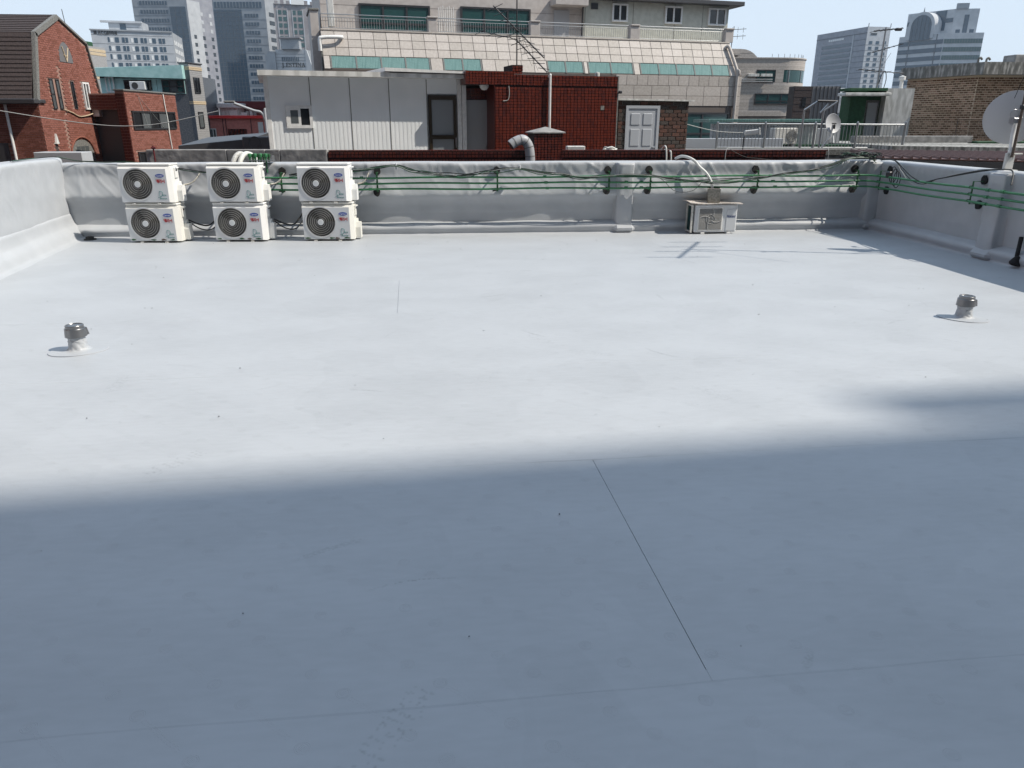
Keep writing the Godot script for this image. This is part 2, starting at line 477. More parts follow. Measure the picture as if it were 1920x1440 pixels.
func _ready() -> void:
	# camera
	var cam := Camera3D.new()
	cam.name = "camera"
	add_child(cam)
	cam.position = Vector3(0, 1.65, 0)
	cam.rotation = Vector3(deg_to_rad(-19.55), deg_to_rad(-4.30), 0)
	cam.fov = 55.1
	cam.near = 0.05
	cam.far = 4000.0
	cam.current = true
	# sky and air
	var we := WorldEnvironment.new()
	we.name = "environment"
	var env := Environment.new()
	env.background_mode = Environment.BG_SKY
	var sm := ProceduralSkyMaterial.new()
	sm.sky_top_color = Color(0.735, 0.835, 0.945)
	sm.sky_horizon_color = Color(0.872, 0.922, 0.965)
	sm.sky_curve = 0.25
	sm.ground_bottom_color = Color(0.35, 0.36, 0.38)
	sm.ground_horizon_color = Color(0.80, 0.84, 0.88)
	sm.sun_angle_max = 1.0
	var sky := Sky.new()
	sky.sky_material = sm
	env.sky = sky
	env.tonemap_mode = Environment.TONE_MAPPER_LINEAR
	env.tonemap_exposure = 1.1
	env.sdfgi_enabled = true
	env.ssao_enabled = true
	env.ssil_enabled = true
	env.fog_enabled = true
	env.fog_density = 0.0002
	env.fog_light_color = Color(0.80, 0.87, 0.95)
	we.environment = env
	add_child(we)
	# sun: from the right, a little from behind us
	var sun := DirectionalLight3D.new()
	sun.name = "sun"
	add_child(sun)
	var el := deg_to_rad(47.5); var az := deg_to_rad(13.0)
	var to_sun := Vector3(cos(el) * cos(az), sin(el), cos(el) * sin(az))
	sun.look_at_from_position(to_sun * 50.0, Vector3.ZERO, Vector3.UP)
	sun.light_energy = 1.5
	sun.light_color = Color(1.0, 0.965, 0.91)
	sun.light_angular_distance = 0.53
	sun.shadow_enabled = true

	make_materials()
	build_setting()
	build_roof_floor()
	build_parapets()
	build_units()
	build_small_unit()
	build_pipes()
	build_valves()
	build_vents()
	build_dish()
	build_roof_bits()
	build_shed()
	build_stair_house()
	build_brick_hut()
	build_concrete_side()
	build_gable_house()
	build_low_block()
	build_striped()
	build_shops()
	build_beige()
	build_curved()
	build_right_roofs()
	build_brown_house()
	build_towers()

# ---------- the roof we stand on
func seam_z(z0: float, x: float) -> float: return z0 - 0.042 * x

func build_roof_floor() -> void:
	var fl := Node3D.new()
	fl.name = "roof_floor"
	add_child(fl)
	tag(fl, "wide pale grey welded membrane roof floor", "", "", "structure")
	var g := G.new()
	g.hexa([Vector3(-6.0, -0.4, -12.2), Vector3(7.2, -0.4, -12.2), Vector3(7.2, -0.4, 4.5), Vector3(-4.4, -0.4, 4.5), Vector3(-6.0, -0.004, -12.2), Vector3(7.2, -0.004, -12.2), Vector3(7.2, -0.004, 4.5), Vector3(-4.4, -0.004, 4.5)])
	part("roof_slab", g, M.membrane, fl)
	var cuts := [-11.95, -9.86, -8.24, -6.70, -5.06, -3.46, -1.83, -0.2, 1.45, 3.1, 4.5]
	var splits := {2: [-0.6], 5: [0.72]}
	for i in cuts.size() - 1:
		var xs := [-6.2]
		xs.append_array(splits.get(i, [])); xs.append(7.0)
		for s in xs.size() - 1:
			_sheet(fl, xs[s], xs[s + 1], cuts[i], cuts[i + 1], s > 0, i)

func _sheet(fl: Node, x0: float, x1: float, za: float, zb: float, butt: bool, idx: int) -> void:
	# the sheet farther away laps 5 cm over the nearer one; its edge is a 3 mm step facing us
	var g := G.new()
	var nx := 60; var nz := 8
	var f := FastNoiseLite.new()
	f.seed = 40 + idx; f.frequency = 0.5
	var rows := []
	for j in nz + 1:
		var line := PackedVector3Array()
		for i in nx + 1:
			var x := lerpf(x0 + (0.0015 if butt else 0.0), x1 - 0.0015, float(i) / nx) + (0.09 * (float(j) / nz - 0.5) if (i == 0 and butt) or (i == nx and x1 < 6.9) else 0.0)
			var z := lerpf(seam_z(za, x), seam_z(zb, x) + 0.05 + 0.012 * f.get_noise_2d(x * 2.0, 77.0), float(j) / nz)
			var lift := lerpf(0.0, 0.0011, float(j) / nz)
			line.append(Vector3(x, lift + 0.0012 * f.get_noise_2d(x * 1.3, z * 1.3), z))
		rows.append(line)
	g.grid(rows, Vector3.UP)
	for i in nx:
		var a: Vector3 = rows[nz][i]; var b: Vector3 = rows[nz][i + 1]
		g.poly([a, b, b + Vector3(0, -0.0013, 0.009), a + Vector3(0, -0.0013, 0.009)], Vector3(0, 1, 1))
	for j in nz:
		var a: Vector3 = rows[j][nx]; var b: Vector3 = rows[j + 1][nx]
		g.poly([a, b, b + Vector3(0, -0.005, 0), a + Vector3(0, -0.005, 0)], Vector3.RIGHT)
		a = rows[j][0]; b = rows[j + 1][0]
		g.poly([a, b, b + Vector3(0, -0.005, 0), a + Vector3(0, -0.005, 0)], Vector3.LEFT)
	for p in g.v:
		g.uv.append(Vector2(p.x * 0.76 + p.z * 0.65, -p.x * 0.65 + p.z * 0.76) / 0.42)
		g.uv2.append(Vector2(p.x + 6.5, p.z + 12.2) / 14.0)
	part("membrane_sheet", g, M.floor, fl)

func membrane_wall(called: String, label: String, p0: Vector2, p1: Vector2, prof: Array, sd: int, amp: float, wave: float, cove: Array) -> Node3D:
	var d := p1 - p0
	var ln := d.length()
	var o := thing(called, label, "parapet wall", Vector3(p0.x, 0, p0.y), rad_to_deg(atan2(-d.y, d.x)))
	var n1 := FastNoiseLite.new()
	n1.seed = sd; n1.frequency = 0.55; n1.fractal_octaves = 2
	var n2 := FastNoiseLite.new()
	n2.seed = sd + 1; n2.frequency = 0.8; n2.fractal_octaves = 2
	var n3 := FastNoiseLite.new()
	n3.seed = sd + 2; n3.frequency = 0.9; n3.fractal_octaves = 1
	for which in 2:
		var src := prof if which == 0 else cove
		var fine := []
		for i in src.size() - 1:
			var a: Vector2 = src[i]; var b: Vector2 = src[i + 1]
			var k := maxi(1, int(ceil(a.distance_to(b) / 0.022)))
			if a.distance_to(b) > 0.9: k = 6
			for j in k: fine.append(a.lerp(b, float(j) / k))
		fine.append(src[-1])
		for it in 3:
			var sm := fine.duplicate()
			for i in range(1, fine.size() - 1): sm[i] = fine[i - 1] * 0.25 + fine[i] * 0.5 + fine[i + 1] * 0.25
			fine = sm
		var nu := int(ln / 0.024)
		var rows := []
		for p in fine:
			var line := PackedVector3Array()
			for i in nu + 1:
				var u := ln * i / nu
				var z: float = p.x
				var y: float = p.y
				if which == 0 and y > 0.15 and y < 1.2 and z > -0.1:
					var w := 1.0 + wave * n1.get_noise_2d(u * 1.3, 7.0)
					z = z * w + amp * n2.get_noise_2d(u * 1.6 + y * 0.9, y * 2.2 - u * 0.35) * smoothstep(0.18, 0.5, y)
					z += amp * 0.5 * absf(n2.get_noise_2d(u * 4.0 + y * 3.0, y * 1.5 + 30.0)) * smoothstep(0.3, 0.7, y)
					var mask := smoothstep(0.0, 0.35, n1.get_noise_2d(u * 1.1, 200.0) + 0.12) * smoothstep(0.36, 0.6, y)
					z += 0.011 * mask * (amp / 0.014) * pow(1.0 - absf(n3.get_noise_2d(u * 2.2 + y * 1.4, y * 0.9 - u * 0.8)), 7.0)
					z += 0.008 * (amp / 0.014) * pow(1.0 - absf(n3.get_noise_2d(u * 3.0, 400.0 + y * 0.5)), 9.0) * smoothstep(0.75, 1.0, y)
					y += 0.012 * n1.get_noise_2d(u * 0.8, 50.0) * smoothstep(0.8, 1.05, y)
				elif which == 0 and y >= 1.0:
					y += 0.006 * n1.get_noise_2d(u * 0.8, 50.0)
				elif which == 1:
					z += 0.014 * n1.get_noise_2d(u * 2.0, 90.0)
					y += 0.01 * n2.get_noise_2d(u * 1.2, 60.0) * smoothstep(0.02, 0.1, y)
				line.append(Vector3(u, y, z))
			rows.append(line)
		var g := G.new()
		g.grid(rows, Vector3(0, 0.3, 1))
		part("membrane_wrap" if which == 0 else "cove_strip", g, M.membrane, o)
	return o

func pilaster(parent: Node, u: float, w: float, d: float, h: float, sd: int, plinth := true) -> void:
	var f := FastNoiseLite.new()
	f.seed = sd; f.frequency = 2.0
	var g := G.new()
	var rows := []
	var ring := [Vector2(-w / 2 - 0.05, -0.02), Vector2(-w / 2 - 0.012, 0.02), Vector2(-w / 2, 0.06), Vector2(-w / 2, d - 0.03), Vector2(-w / 2 + 0.025, d), Vector2(-w * 0.17, d), Vector2(w * 0.17, d), Vector2(w / 2 - 0.02, d), Vector2(w / 2, d - 0.02), Vector2(w / 2, 0.06), Vector2(w / 2 + 0.014, 0.02), Vector2(w / 2 + 0.05, -0.02)]
	var ys := []
	for k in 31: ys.append(h * k / 30.0)
	for y in ys:
		var line := PackedVector3Array()
		for p in ring: line.append(Vector3(u + p.x + 0.012 * f.get_noise_2d(y * 1.4, p.y * 8.0), y, p.y + 0.016 * f.get_noise_3d(p.x * 3.0, y * 1.6, 3.0)))
		rows.append(line)
	var top := PackedVector3Array()
	for p in ring: top.append(Vector3(u + p.x, h + 0.012, -0.1))
	rows.append(top)
	g.grid(rows, Vector3(0, 0, 1))
	part("pilaster", g, M.membrane, parent)
	if plinth:
		var q := G.new()
		q.cbox(Vector3(u + 0.01, 0.065, d / 2 + 0.02), Vector3(w + 0.10, 0.15, d + 0.07), 0.06)
		part("plinth", q, M.membrane, parent)

func build_parapets() -> void:
	var cap := [Vector2(0.02, 1.0), Vector2(0.022, 1.05), Vector2(0.0, 1.075), Vector2(-0.05, 1.082), Vector2(-0.22, 1.085), Vector2(-0.26, 1.06), Vector2(-0.26, 0.9), Vector2(-0.26, -0.6)]
	var lower := [Vector2(0.0, 0.02), Vector2(0.0, 0.33), Vector2(0.0, 0.332), Vector2(0.004, 0.334), Vector2(0.004, 0.46), Vector2(0.03, 0.52), Vector2(0.085, 0.565), Vector2(0.10, 0.60), Vector2(0.085, 0.66), Vector2(0.045, 0.78), Vector2(0.012, 0.90)]
	var prof := lower.duplicate()
	prof.append_array(cap)
	var cove := [Vector2(0.20, -0.004), Vector2(0.19, 0.003), Vector2(0.115, 0.006), Vector2(0.10, 0.02), Vector2(0.115, 0.05), Vector2(0.135, 0.09), Vector2(0.13, 0.125), Vector2(0.10, 0.15), Vector2(0.05, 0.172), Vector2(0.0, 0.19), Vector2(-0.02, 0.195)]
	var far := membrane_wall("parapet_wall", "grey membrane-wrapped far parapet behind the outdoor units and green pipes", Vector2(-5.80, -11.8), Vector2(6.80, -11.8), prof, 3, 0.014, 0.5, cove)
	pilaster(far, 8.45, 0.26, 0.12, 1.06, 5)
	pilaster(far, 12.52, 0.24, 0.10, 1.06, 6)
	var flat := [Vector2(0.0, 0.02), Vector2(0.0, 0.33), Vector2(0.004, 0.335), Vector2(0.006, 0.6), Vector2(0.012, 0.9)]
	flat.append_array(cap)
	var rw := membrane_wall("parapet_wall", "shaded grey parapet on the sunny side carrying the dish mast", Vector2(6.80, -11.8), Vector2(6.80, 4.5), flat, 13, 0.010, 0.3, cove)
	pilaster(rw, 2.85, 0.30, 0.12, 1.06, 8)
	var lflat := []
	for p in flat: lflat.append(Vector2(p.x, p.y * 1.085))
	var lcove := [Vector2(0.24, -0.004), Vector2(0.235, 0.004), Vector2(0.17, 0.012), Vector2(0.15, 0.06), Vector2(0.12, 0.13), Vector2(0.085, 0.165), Vector2(0.085, 0.17), Vector2(0.05, 0.20), Vector2(0.03, 0.27), Vector2(0.018, 0.36), Vector2(-0.01, 0.37)]
	membrane_wall("parapet_wall", "sunlit grey parapet with a rounded double ledge, beside the stacked units", Vector2(-3.35, 4.5), Vector2(-5.80, -11.8), lflat, 23, 0.008, 0.3, lcove)
	var back := membrane_wall("parapet_wall", "low membrane-wrapped parapet behind the viewer, closing the roof", Vector2(6.80, 4.5), Vector2(-3.35, 4.5), flat, 33, 0.01, 0.2, cove)
	back.set_meta("kind", "structure")

# ---------- outdoor units with one round fan
func make_unit() -> Node3D:
	var o := Node3D.new()
	var w := 0.735; var h := 0.525; var d := 0.28   # origin: middle of the underside of the feet, front face towards +z
	var y0 := 0.018
	var g := G.new()
	g.cbox(Vector3(0, y0 + 0.008, -0.02), Vector3(w, 0.016, d - 0.04), 0.004)
	g.cbox(Vector3(-w / 2 + 0.006, y0 + h / 2, -0.02), Vector3(0.012, h - 0.034, d - 0.04), 0.004)
	g.cbox(Vector3(w / 2 - 0.006, y0 + h / 2, -0.02), Vector3(0.012, h - 0.034, d - 0.04), 0.004)
	part("casing", g, M.ac_white, o)
	g = G.new()
	for k in 40: g.box(Vector3(-w / 2 + 0.02 + k * (w - 0.04) / 39.0, y0 + h / 2, -d / 2 + 0.012), Vector3(0.006, h - 0.05, 0.02))
	g.box(Vector3(0, y0 + h / 2, -d / 2 + 0.004), Vector3(w - 0.03, h - 0.04, 0.006))
	part("coil", g, M.coil, o)
	# front panel: flat face with the fan hole, chamfered along the top and the right
	g = G.new()
	var c := Vector2(-0.105, y0 + h / 2 - 0.004); var r := 0.222
	var zf := d / 2 + 0.012; var zb := d / 2 - 0.042
	var x0 := -w / 2 + 0.004; var x1 := w / 2 - 0.05; var ya := y0 + 0.012; var yb := y0 + h - 0.055
	g.holed(x0, x1, ya, yb, c, r, zf, Vector3.BACK)
	part("front_panel", g, M.ac_front, o)
	g = G.new()
	var X0 := -w / 2 - 0.002; var X1 := w / 2 + 0.002; var Y0 := y0 + 0.002; var Y1 := y0 + h - 0.012
	g.poly([Vector3(x0, yb, zf), Vector3(x1, yb, zf), Vector3(X1, Y1, zb), Vector3(X0, Y1, zb)], Vector3(0, 1, 1))
	g.poly([Vector3(x1, ya, zf), Vector3(x1, yb, zf), Vector3(X1, Y1, zb), Vector3(X1, Y0, zb)], Vector3(1, 0, 1))
	g.poly([Vector3(x0, ya, zf), Vector3(x0, yb, zf), Vector3(X0, Y1, zb), Vector3(X0, Y0, zb)], Vector3(-1, 0, 1))
	g.poly([Vector3(x0, ya, zf), Vector3(x1, ya, zf), Vector3(X1, Y0, zb), Vector3(X0, Y0, zb)], Vector3(0, -1, 1))
	part("front_bezel", g, M.ac_white, o)
	g = G.new()
	g.cbox(Vector3(0, y0 + h + 0.001, -0.012), Vector3(w + 0.014, 0.026, d - 0.012), 0.009)
	part("top_panel", g, M.ac_white, o)
	# fan shroud, fan and guard
	var ft := Transform3D(Basis(Vector3.RIGHT, PI / 2), Vector3(c.x, c.y, zf))
	g = G.new(); g.t = ft
	g.lathe([Vector2(r + 0.008, 0.004), Vector2(r, 0.006), Vector2(r - 0.012, 0.0), Vector2(r - 0.016, -0.03)], 64)
	part("fan_rim", g, M.ac_front, o)
	g = G.new(); g.t = ft
	g.lathe([Vector2(r - 0.014, -0.005), Vector2(r - 0.018, -0.085)], 48)
	part("shroud", g, M.coil, o)
	g = G.new(); g.t = ft
	for k in 3:
		for s in 14:
			var a := TAU * k / 3 + s * 0.11
			var b := a + 0.11
			g.poly([Vector3(cos(a) * 0.05, -0.075 + s * 0.0032, sin(a) * 0.05), Vector3(cos(a) * 0.185, -0.075 + s * 0.0032, sin(a) * 0.185), Vector3(cos(b) * 0.185, -0.0718 + s * 0.0032, sin(b) * 0.185), Vector3(cos(b) * 0.05, -0.0718 + s * 0.0032, sin(b) * 0.05)], Vector3.UP)
	part("fan", g, M.fan, o)
	g = G.new(); g.t = ft
	for k in 6:
		var rr := 0.062 + 0.0292 * k
		var pts := []
		for s in 49: pts.append(Vector3(cos(TAU * s / 48) * rr, 0.004, sin(TAU * s / 48) * rr))
		g.tube(pts, 0.0019, 5)
	var guard := part("fan_guard", g, M.wire, o)
	g = G.new(); g.t = ft
	for k in 48:
		var a := TAU * k / 56
		var pts := []
		for s in 8:
			var q := s / 7.0
			var rr := 0.052 + q * (r - 0.064)
			var w2 := a + 0.75 * q + 0.14 * sin(q * 5.0)
			pts.append(Vector3(cos(w2) * rr, 0.001, sin(w2) * rr))
		g.tube(pts, 0.0010, 4)
	part("spokes", g, M.wire_dark, guard)
	g = G.new(); g.t = ft
	g.lathe([Vector2(0.044, -0.002), Vector2(0.044, 0.007), Vector2(0.04, 0.010), Vector2(0.0, 0.011)], 32)
	part("hub_cap", g, M.ac_front, guard)
	# badge
	g = G.new()
	g.t = Transform3D(Basis(Vector3.RIGHT, PI / 2).scaled(Vector3(1, 0.40, 1)), Vector3(0.225, y0 + 0.375, zf + 0.001))
	g.lathe([Vector2(0.062, 0.0), Vector2(0.062, 0.002), Vector2(0.0, 0.0022)], 40)
	var badge := part("badge", g, M.blue, o)
	text("lettering", "Carrier", badge, Vector3(0.225, y0 + 0.374, zf + 0.0035), 0.022, M.white_ink, "Droid Serif", false, 0.95, 0.22)
	strokes("lettering", [
		[0.0, 0.95, 0.5, 0.95], [0.5, 0.95, 0.5, 0.55], [0.5, 0.55, 0.35, 0.1], [0.05, 0.55, 0.5, 0.6], [0.68, 1.0, 0.68, 0.0], [0.9, 1.0, 0.9, -0.05], [0.68, 0.5, 0.9, 0.5],
		[1.15, 0.92, 1.6, 0.92], [1.6, 0.92, 1.6, 0.52], [1.15, 0.52, 1.6, 0.52], [1.15, 0.52, 1.15, 0.12], [1.15, 0.12, 1.68, 0.12], [1.95, 1.0, 1.95, -0.05],
		[2.72, 0.5, 3.0, 0.5], [3.0, 1.0, 3.0, -0.05]], o, Vector3(0.166, y0 + 0.282, zf + 0.0006), 0.039, 0.040, 0.0075, M.red_ink, [[2.42, 0.5, 0.27]])
	# leaf and small print
	g = G.new()
	var leaf := []
	for k in 15:
		var q := k / 14.0
		leaf.append(Vector3(0.19 + 0.05 * sin(q * 3.4) - 0.015 * q, y0 + 0.165 - 0.085 * q + 0.012 * sin(q * 6.0), zf + 0.001))
	g.tube(leaf, 0.0028, 4)
	leaf = []
	for k in 15:
		var q := k / 14.0
		leaf.append(Vector3(0.19 - 0.012 * sin(q * 3.1) + 0.015 * q, y0 + 0.165 - 0.095 * q, zf + 0.001))
	g.tube(leaf, 0.0028, 4)
	part("leaf_print", g, M.teal_ink, o)
	text("lettering", "ECO", o, Vector3(0.253, y0 + 0.108, zf + 0.001), 0.020, M.teal_ink, "Droid Sans", true, 1.2)
	text("lettering", "Inverter", o, Vector3(0.236, y0 + 0.062, zf + 0.001), 0.017, M.teal_ink, "Droid Sans", true, 1.15)
	# side: terminal cover, handle recess, pipe cover, feet
	g = G.new()
	g.cbox(Vector3(w / 2 + 0.008, y0 + h - 0.115, -0.045), Vector3(0.022, 0.15, 0.085), 0.006)
	g.cbox(Vector3(w / 2 + 0.02, y0 + h - 0.05, -0.05), Vector3(0.045, 0.022, 0.07), 0.006)
	part("terminal_cover", g, M.ac_white, o)
	g = G.new()
	g.box(Vector3(w / 2 + 0.0195, y0 + h - 0.085, -0.045), Vector3(0.004, 0.018, 0.05))
	part("handle", g, M.fan, o)
	g = G.new()
	g.t = Transform3D(Basis(Vector3.UP, -PI / 2), Vector3(w / 2 + 0.0, y0, 0))
	# outline in (depth, height): deep at the foot, sloping away above
	g.prism([Vector2(-0.13, 0.01), Vector2(-0.01, 0.01), Vector2(-0.01, 0.16), Vector2(-0.04, 0.235), Vector2(-0.13, 0.235)], 0.0, -0.075)
	g.prism([Vector2(-0.13, 0.235), Vector2(-0.04, 0.235), Vector2(-0.075, 0.285), Vector2(-0.13, 0.285)], 0.0, -0.03)
	part("valve_cover", g, M.ac_white, o)
	for s in [-0.20, 0.16]:
		pbox("foot", o, Vector3(s, 0.0085, 0.0), Vector3(0.05, 0.017, d + 0.03), M.ac_dirty, 0.004)
	return o

func build_units() -> void:
	var spots := [
		[Vector3(-4.345, 0.0, -11.29), "lower outdoor unit of the stack nearest the bright side parapet, green stains below", 0],
		[Vector3(-4.365, 0.549, -11.29), "upper outdoor unit of the stack nearest the bright side parapet", 1],
		[Vector3(-3.13, 0.0, -11.30), "lower outdoor unit of the middle stack, below the green valves", 0],
		[Vector3(-3.15, 0.549, -11.30), "upper outdoor unit of the middle stack, white hoses rising behind it", 1],
		[Vector3(-1.86, 0.0, -11.28), "lower outdoor unit of the stack where the green pipe run starts", 0],
		[Vector3(-1.88, 0.549, -11.28), "upper outdoor unit of the stack where the green pipe run starts", 1]]
	var proto := make_unit()
	for i in spots.size():
		var o: Node3D = proto if i == 5 else proto.duplicate()
		o.name = numbered("outdoor_unit")
		add_child(o)
		o.position = spots[i][0]
		o.rotation.y = deg_to_rad([-5.0, -5.5, -4.0, -4.5, -3.0, -4.0][i])
		tag(o, spots[i][1], "outdoor unit", "white outdoor units in three stacks")
		for q in o.get_children():
			if q is MeshInstance3D and q.material_override == M.ac_white: q.material_override = M.ac_aged[[1, 0, 2, 0, 1, 2][i]]
		if spots[i][2] == 0:
			var r := RandomNumberGenerator.new()
			r.seed = 60 + i
			for k in 4:
				var g := G.new()
				var pts := []
				var cx: float = [-0.31, -0.02 + 0.06 * i / 4.0, 0.12, 0.26][k]
				for s in 11:
					var a := TAU * s / 11
					pts.append(Vector2(cx + cos(a) * r.randf_range(0.02, 0.055), 0.046 + sin(a) * r.randf_range(0.006, 0.016)))
				g.prism(pts, 0.1522, 0.1535)
				part("paint_stain", g, M.moss if k != 2 else M.rust, o)
	# hoses between the units and the wall, one per stack
	for s in [[-4.0, "short dark hose behind the first stack of units"], [-2.76, "short dark hose behind the middle stack of units"], [-1.50, "short dark hose beside the pipe end stack of units"]]:
		var x: float = s[0]
		var g := G.new()
		g.tube(curve([Vector3(x + 0.07, 0.80, -11.36), Vector3(x + 0.13, 0.81, -11.44), Vector3(x + 0.17, 0.85, -11.58), Vector3(x + 0.20, 0.93, -11.72)]), 0.013, 8)
		part("lagging", g, M.zinc, tag(_hold("refrigerant_hose"), s[1], "hose", "hoses behind the outdoor units"))
		if x > -2.0: continue
		var q := G.new()
		q.tube(curve([Vector3(x + 0.07, 0.30, -11.36), Vector3(x + 0.22, 0.22, -11.42), Vector3(x + 0.33, 0.21, -11.50), Vector3(x + 0.40, 0.32, -11.80)]), 0.012, 7)
		q.tube(curve([Vector3(x + 0.07, 0.27, -11.37), Vector3(x + 0.2, 0.16, -11.44), Vector3(x + 0.34, 0.14, -11.52), Vector3(x + 0.43, 0.26, -11.80)]), 0.009, 7)
		part("cable", q, M.cable, get_child(get_child_count() - 1))

func _hold(called: String) -> Node3D:
	var o := Node3D.new()
	o.name = numbered(called)
	add_child(o)
	return o

func curve(p: Array, step := 0.02) -> Array:   # smooth path through points
	var c := Curve3D.new()
	c.bake_interval = step
	for i in p.size():
		var a: Vector3 = p[maxi(i - 1, 0)]; var b: Vector3 = p[mini(i + 1, p.size() - 1)]
		var t := (b - a) / 6.0
		c.add_point(p[i], -t, t)
	return Array(c.get_baked_points())

func build_small_unit() -> void:
	var o := thing("outdoor_unit", "small square-grilled outdoor unit under a warped board, below the white hose", "outdoor unit", Vector3(4.03, 0, -11.56), 1.5)
	var w := 0.72; var h := 0.425; var y0 := 0.025
	var g := G.new()
	# left end is an open frame with dark condenser fins behind
	g.cbox(Vector3(0.02, y0 + h / 2, 0.0), Vector3(w - 0.04, h, 0.26), 0.014)
	part("casing", g, M.ac_front, o)
	g = G.new()
	for z in [-0.115, 0.112]: g.box(Vector3(-w / 2 - 0.004, y0 + h / 2, z), Vector3(0.028, h, 0.022))
	for y in [y0 + 0.012, y0 + h - 0.012]: g.box(Vector3(-w / 2 - 0.004, y, 0), Vector3(0.026, 0.022, 0.21))
	part("side_frame", g, M.ac_dirty, o)
	g = G.new()
	for k in 16: g.box(Vector3(-w / 2 + 0.012, y0 + h / 2, -0.1 + k * 0.0133), Vector3(0.02, h - 0.05, 0.004))
	part("condenser_fins", g, M.glass_teal_dark, o)
	# grille: rounded square of bars over a panel coloured dark as a shaded recess
	g = G.new()
	g.cbox(Vector3(-0.07, y0 + 0.205, 0.131), Vector3(0.40, 0.36, 0.012), 0.006)
	part("grille_frame", g, M.ac_white, o)
	g = G.new()
	g.box(Vector3(-0.07, y0 + 0.205, 0.1345), Vector3(0.36, 0.32, 0.01))
	part("grille_shade_panel", g, M.coil, o)  # flat dark panel; the shade of a recess is in its colour
	g = G.new()
	for k in 19: g.bar(Vector3(-0.25, y0 + 0.055 + k * 0.0165, 0.143), Vector3(0.11, y0 + 0.055 + k * 0.0165, 0.143), 0.0062)
	for k in 4:
		var pts := []
		for s in 10: pts.append(Vector3(-0.07, y0 + 0.205, 0.148) + Vector3(cos(k * PI / 2 + 0.7 + s * 0.09), sin(k * PI / 2 + 0.7 + s * 0.09), 0) * (0.02 + s * 0.0185))
		g.tube(pts, 0.0035, 5)
	for rr in [0.035, 0.07]:
		var pts := []
		for s in 33: pts.append(Vector3(-0.07 + cos(TAU * s / 32) * rr, y0 + 0.205 + sin(TAU * s / 32) * rr, 0.147))
		g.tube(pts, 0.003, 5)
	part("grille", g, M.wire, o)
	g = G.new()
	g.cbox(Vector3(0.265, y0 + 0.19, 0.132), Vector3(0.155, 0.33, 0.008), 0.004)
	part("service_panel", g, M.ac_front, o)
	text("lettering", "Haier", o, Vector3(0.262, y0 + 0.245, 0.1375), 0.042, M.navy_ink, "Droid Sans", true, 1.0, 0.1)
	for s in [-0.18, 0.24]: pbox("foot", o, Vector3(s, 0.0135, 0), Vector3(0.06, 0.027, 0.29), M.ac_white, 0.004)
	var b := thing("cover_board", "warped grimy board lying on the small outdoor unit", "board", Vector3(4.03, 0.462, -11.56), 1.5)
	var rows := []
	for i in 9:
		var line := PackedVector3Array()
		for j in 5:
			var u := i / 8.0; var q := j / 4.0
			line.append(Vector3(-0.43 + 0.85 * u, 0.012 + 0.03 * pow(absf(u - 0.45) * 2.0, 2.0) * (1.0 if u < 0.45 else -0.35) + 0.008 * sin(q * 4.0 + u * 5.0), -0.17 + 0.35 * q))
		rows.append(line)
	g = G.new()
	g.grid(rows, Vector3.UP)
	var under := []
	for l in rows:
		var line := PackedVector3Array()
		for p in l: line.append(p - Vector3(0, 0.012, 0))
		under.append(line)
	g.grid(under, Vector3.DOWN)
	for e in [0, 8]:
		for j in 4: g.poly([rows[e][j], rows[e][j + 1], under[e][j + 1], under[e][j]], Vector3(-1 if e == 0 else 1, 0, 0))
	for e in [0, 4]:
		for i in 8: g.poly([rows[i][e], rows[i + 1][e], under[i + 1][e], under[i][e]], Vector3(0, 0, -1 if e == 0 else 1))
	part("sheet", g, M.lid, b)
	var m := thing("metal_box", "open-topped dull metal box standing on the cover board", "box", Vector3(4.03, 0.476, -11.56), -14)
	g = G.new()
	for q in [[Vector3(-0.09, 0.1, 0), Vector3(0.004, 0.21, 0.16)], [Vector3(0.09, 0.1, 0), Vector3(0.004, 0.21, 0.16)], [Vector3(0, 0.1, 0.08), Vector3(0.176, 0.21, 0.004)], [Vector3(0, 0.1, -0.08), Vector3(0.176, 0.21, 0.004)]]: g.box(q[0], q[1])
	part("sides", g, M.zinc, m)
	g = G.new()
	for q in [[Vector3(-0.09, 0.208, 0), Vector3(0.014, 0.008, 0.176)], [Vector3(0.09, 0.208, 0), Vector3(0.014, 0.008, 0.176)], [Vector3(0, 0.2085, 0.08), Vector3(0.166, 0.008, 0.014)], [Vector3(0, 0.2085, -0.08), Vector3(0.166, 0.008, 0.014)]]: g.box(q[0], q[1])
	part("rim", g, M.lid, m)
	g = G.new()
	g.tube(curve([Vector3(4.02, 0.56, -11.57), Vector3(3.99, 0.74, -11.57), Vector3(3.96, 0.82, -11.585), Vector3(3.89, 0.92, -11.61), Vector3(3.80, 1.00, -11.65), Vector3(3.74, 1.08, -11.71), Vector3(3.66, 1.135, -11.80), Vector3(3.58, 1.15, -11.92), Vector3(3.52, 1.11, -12.04)]), 0.021, 10)
	tag(part("white_hose", g, M.hose, self), "white hose curving from the metal box over the parapet", "hose")

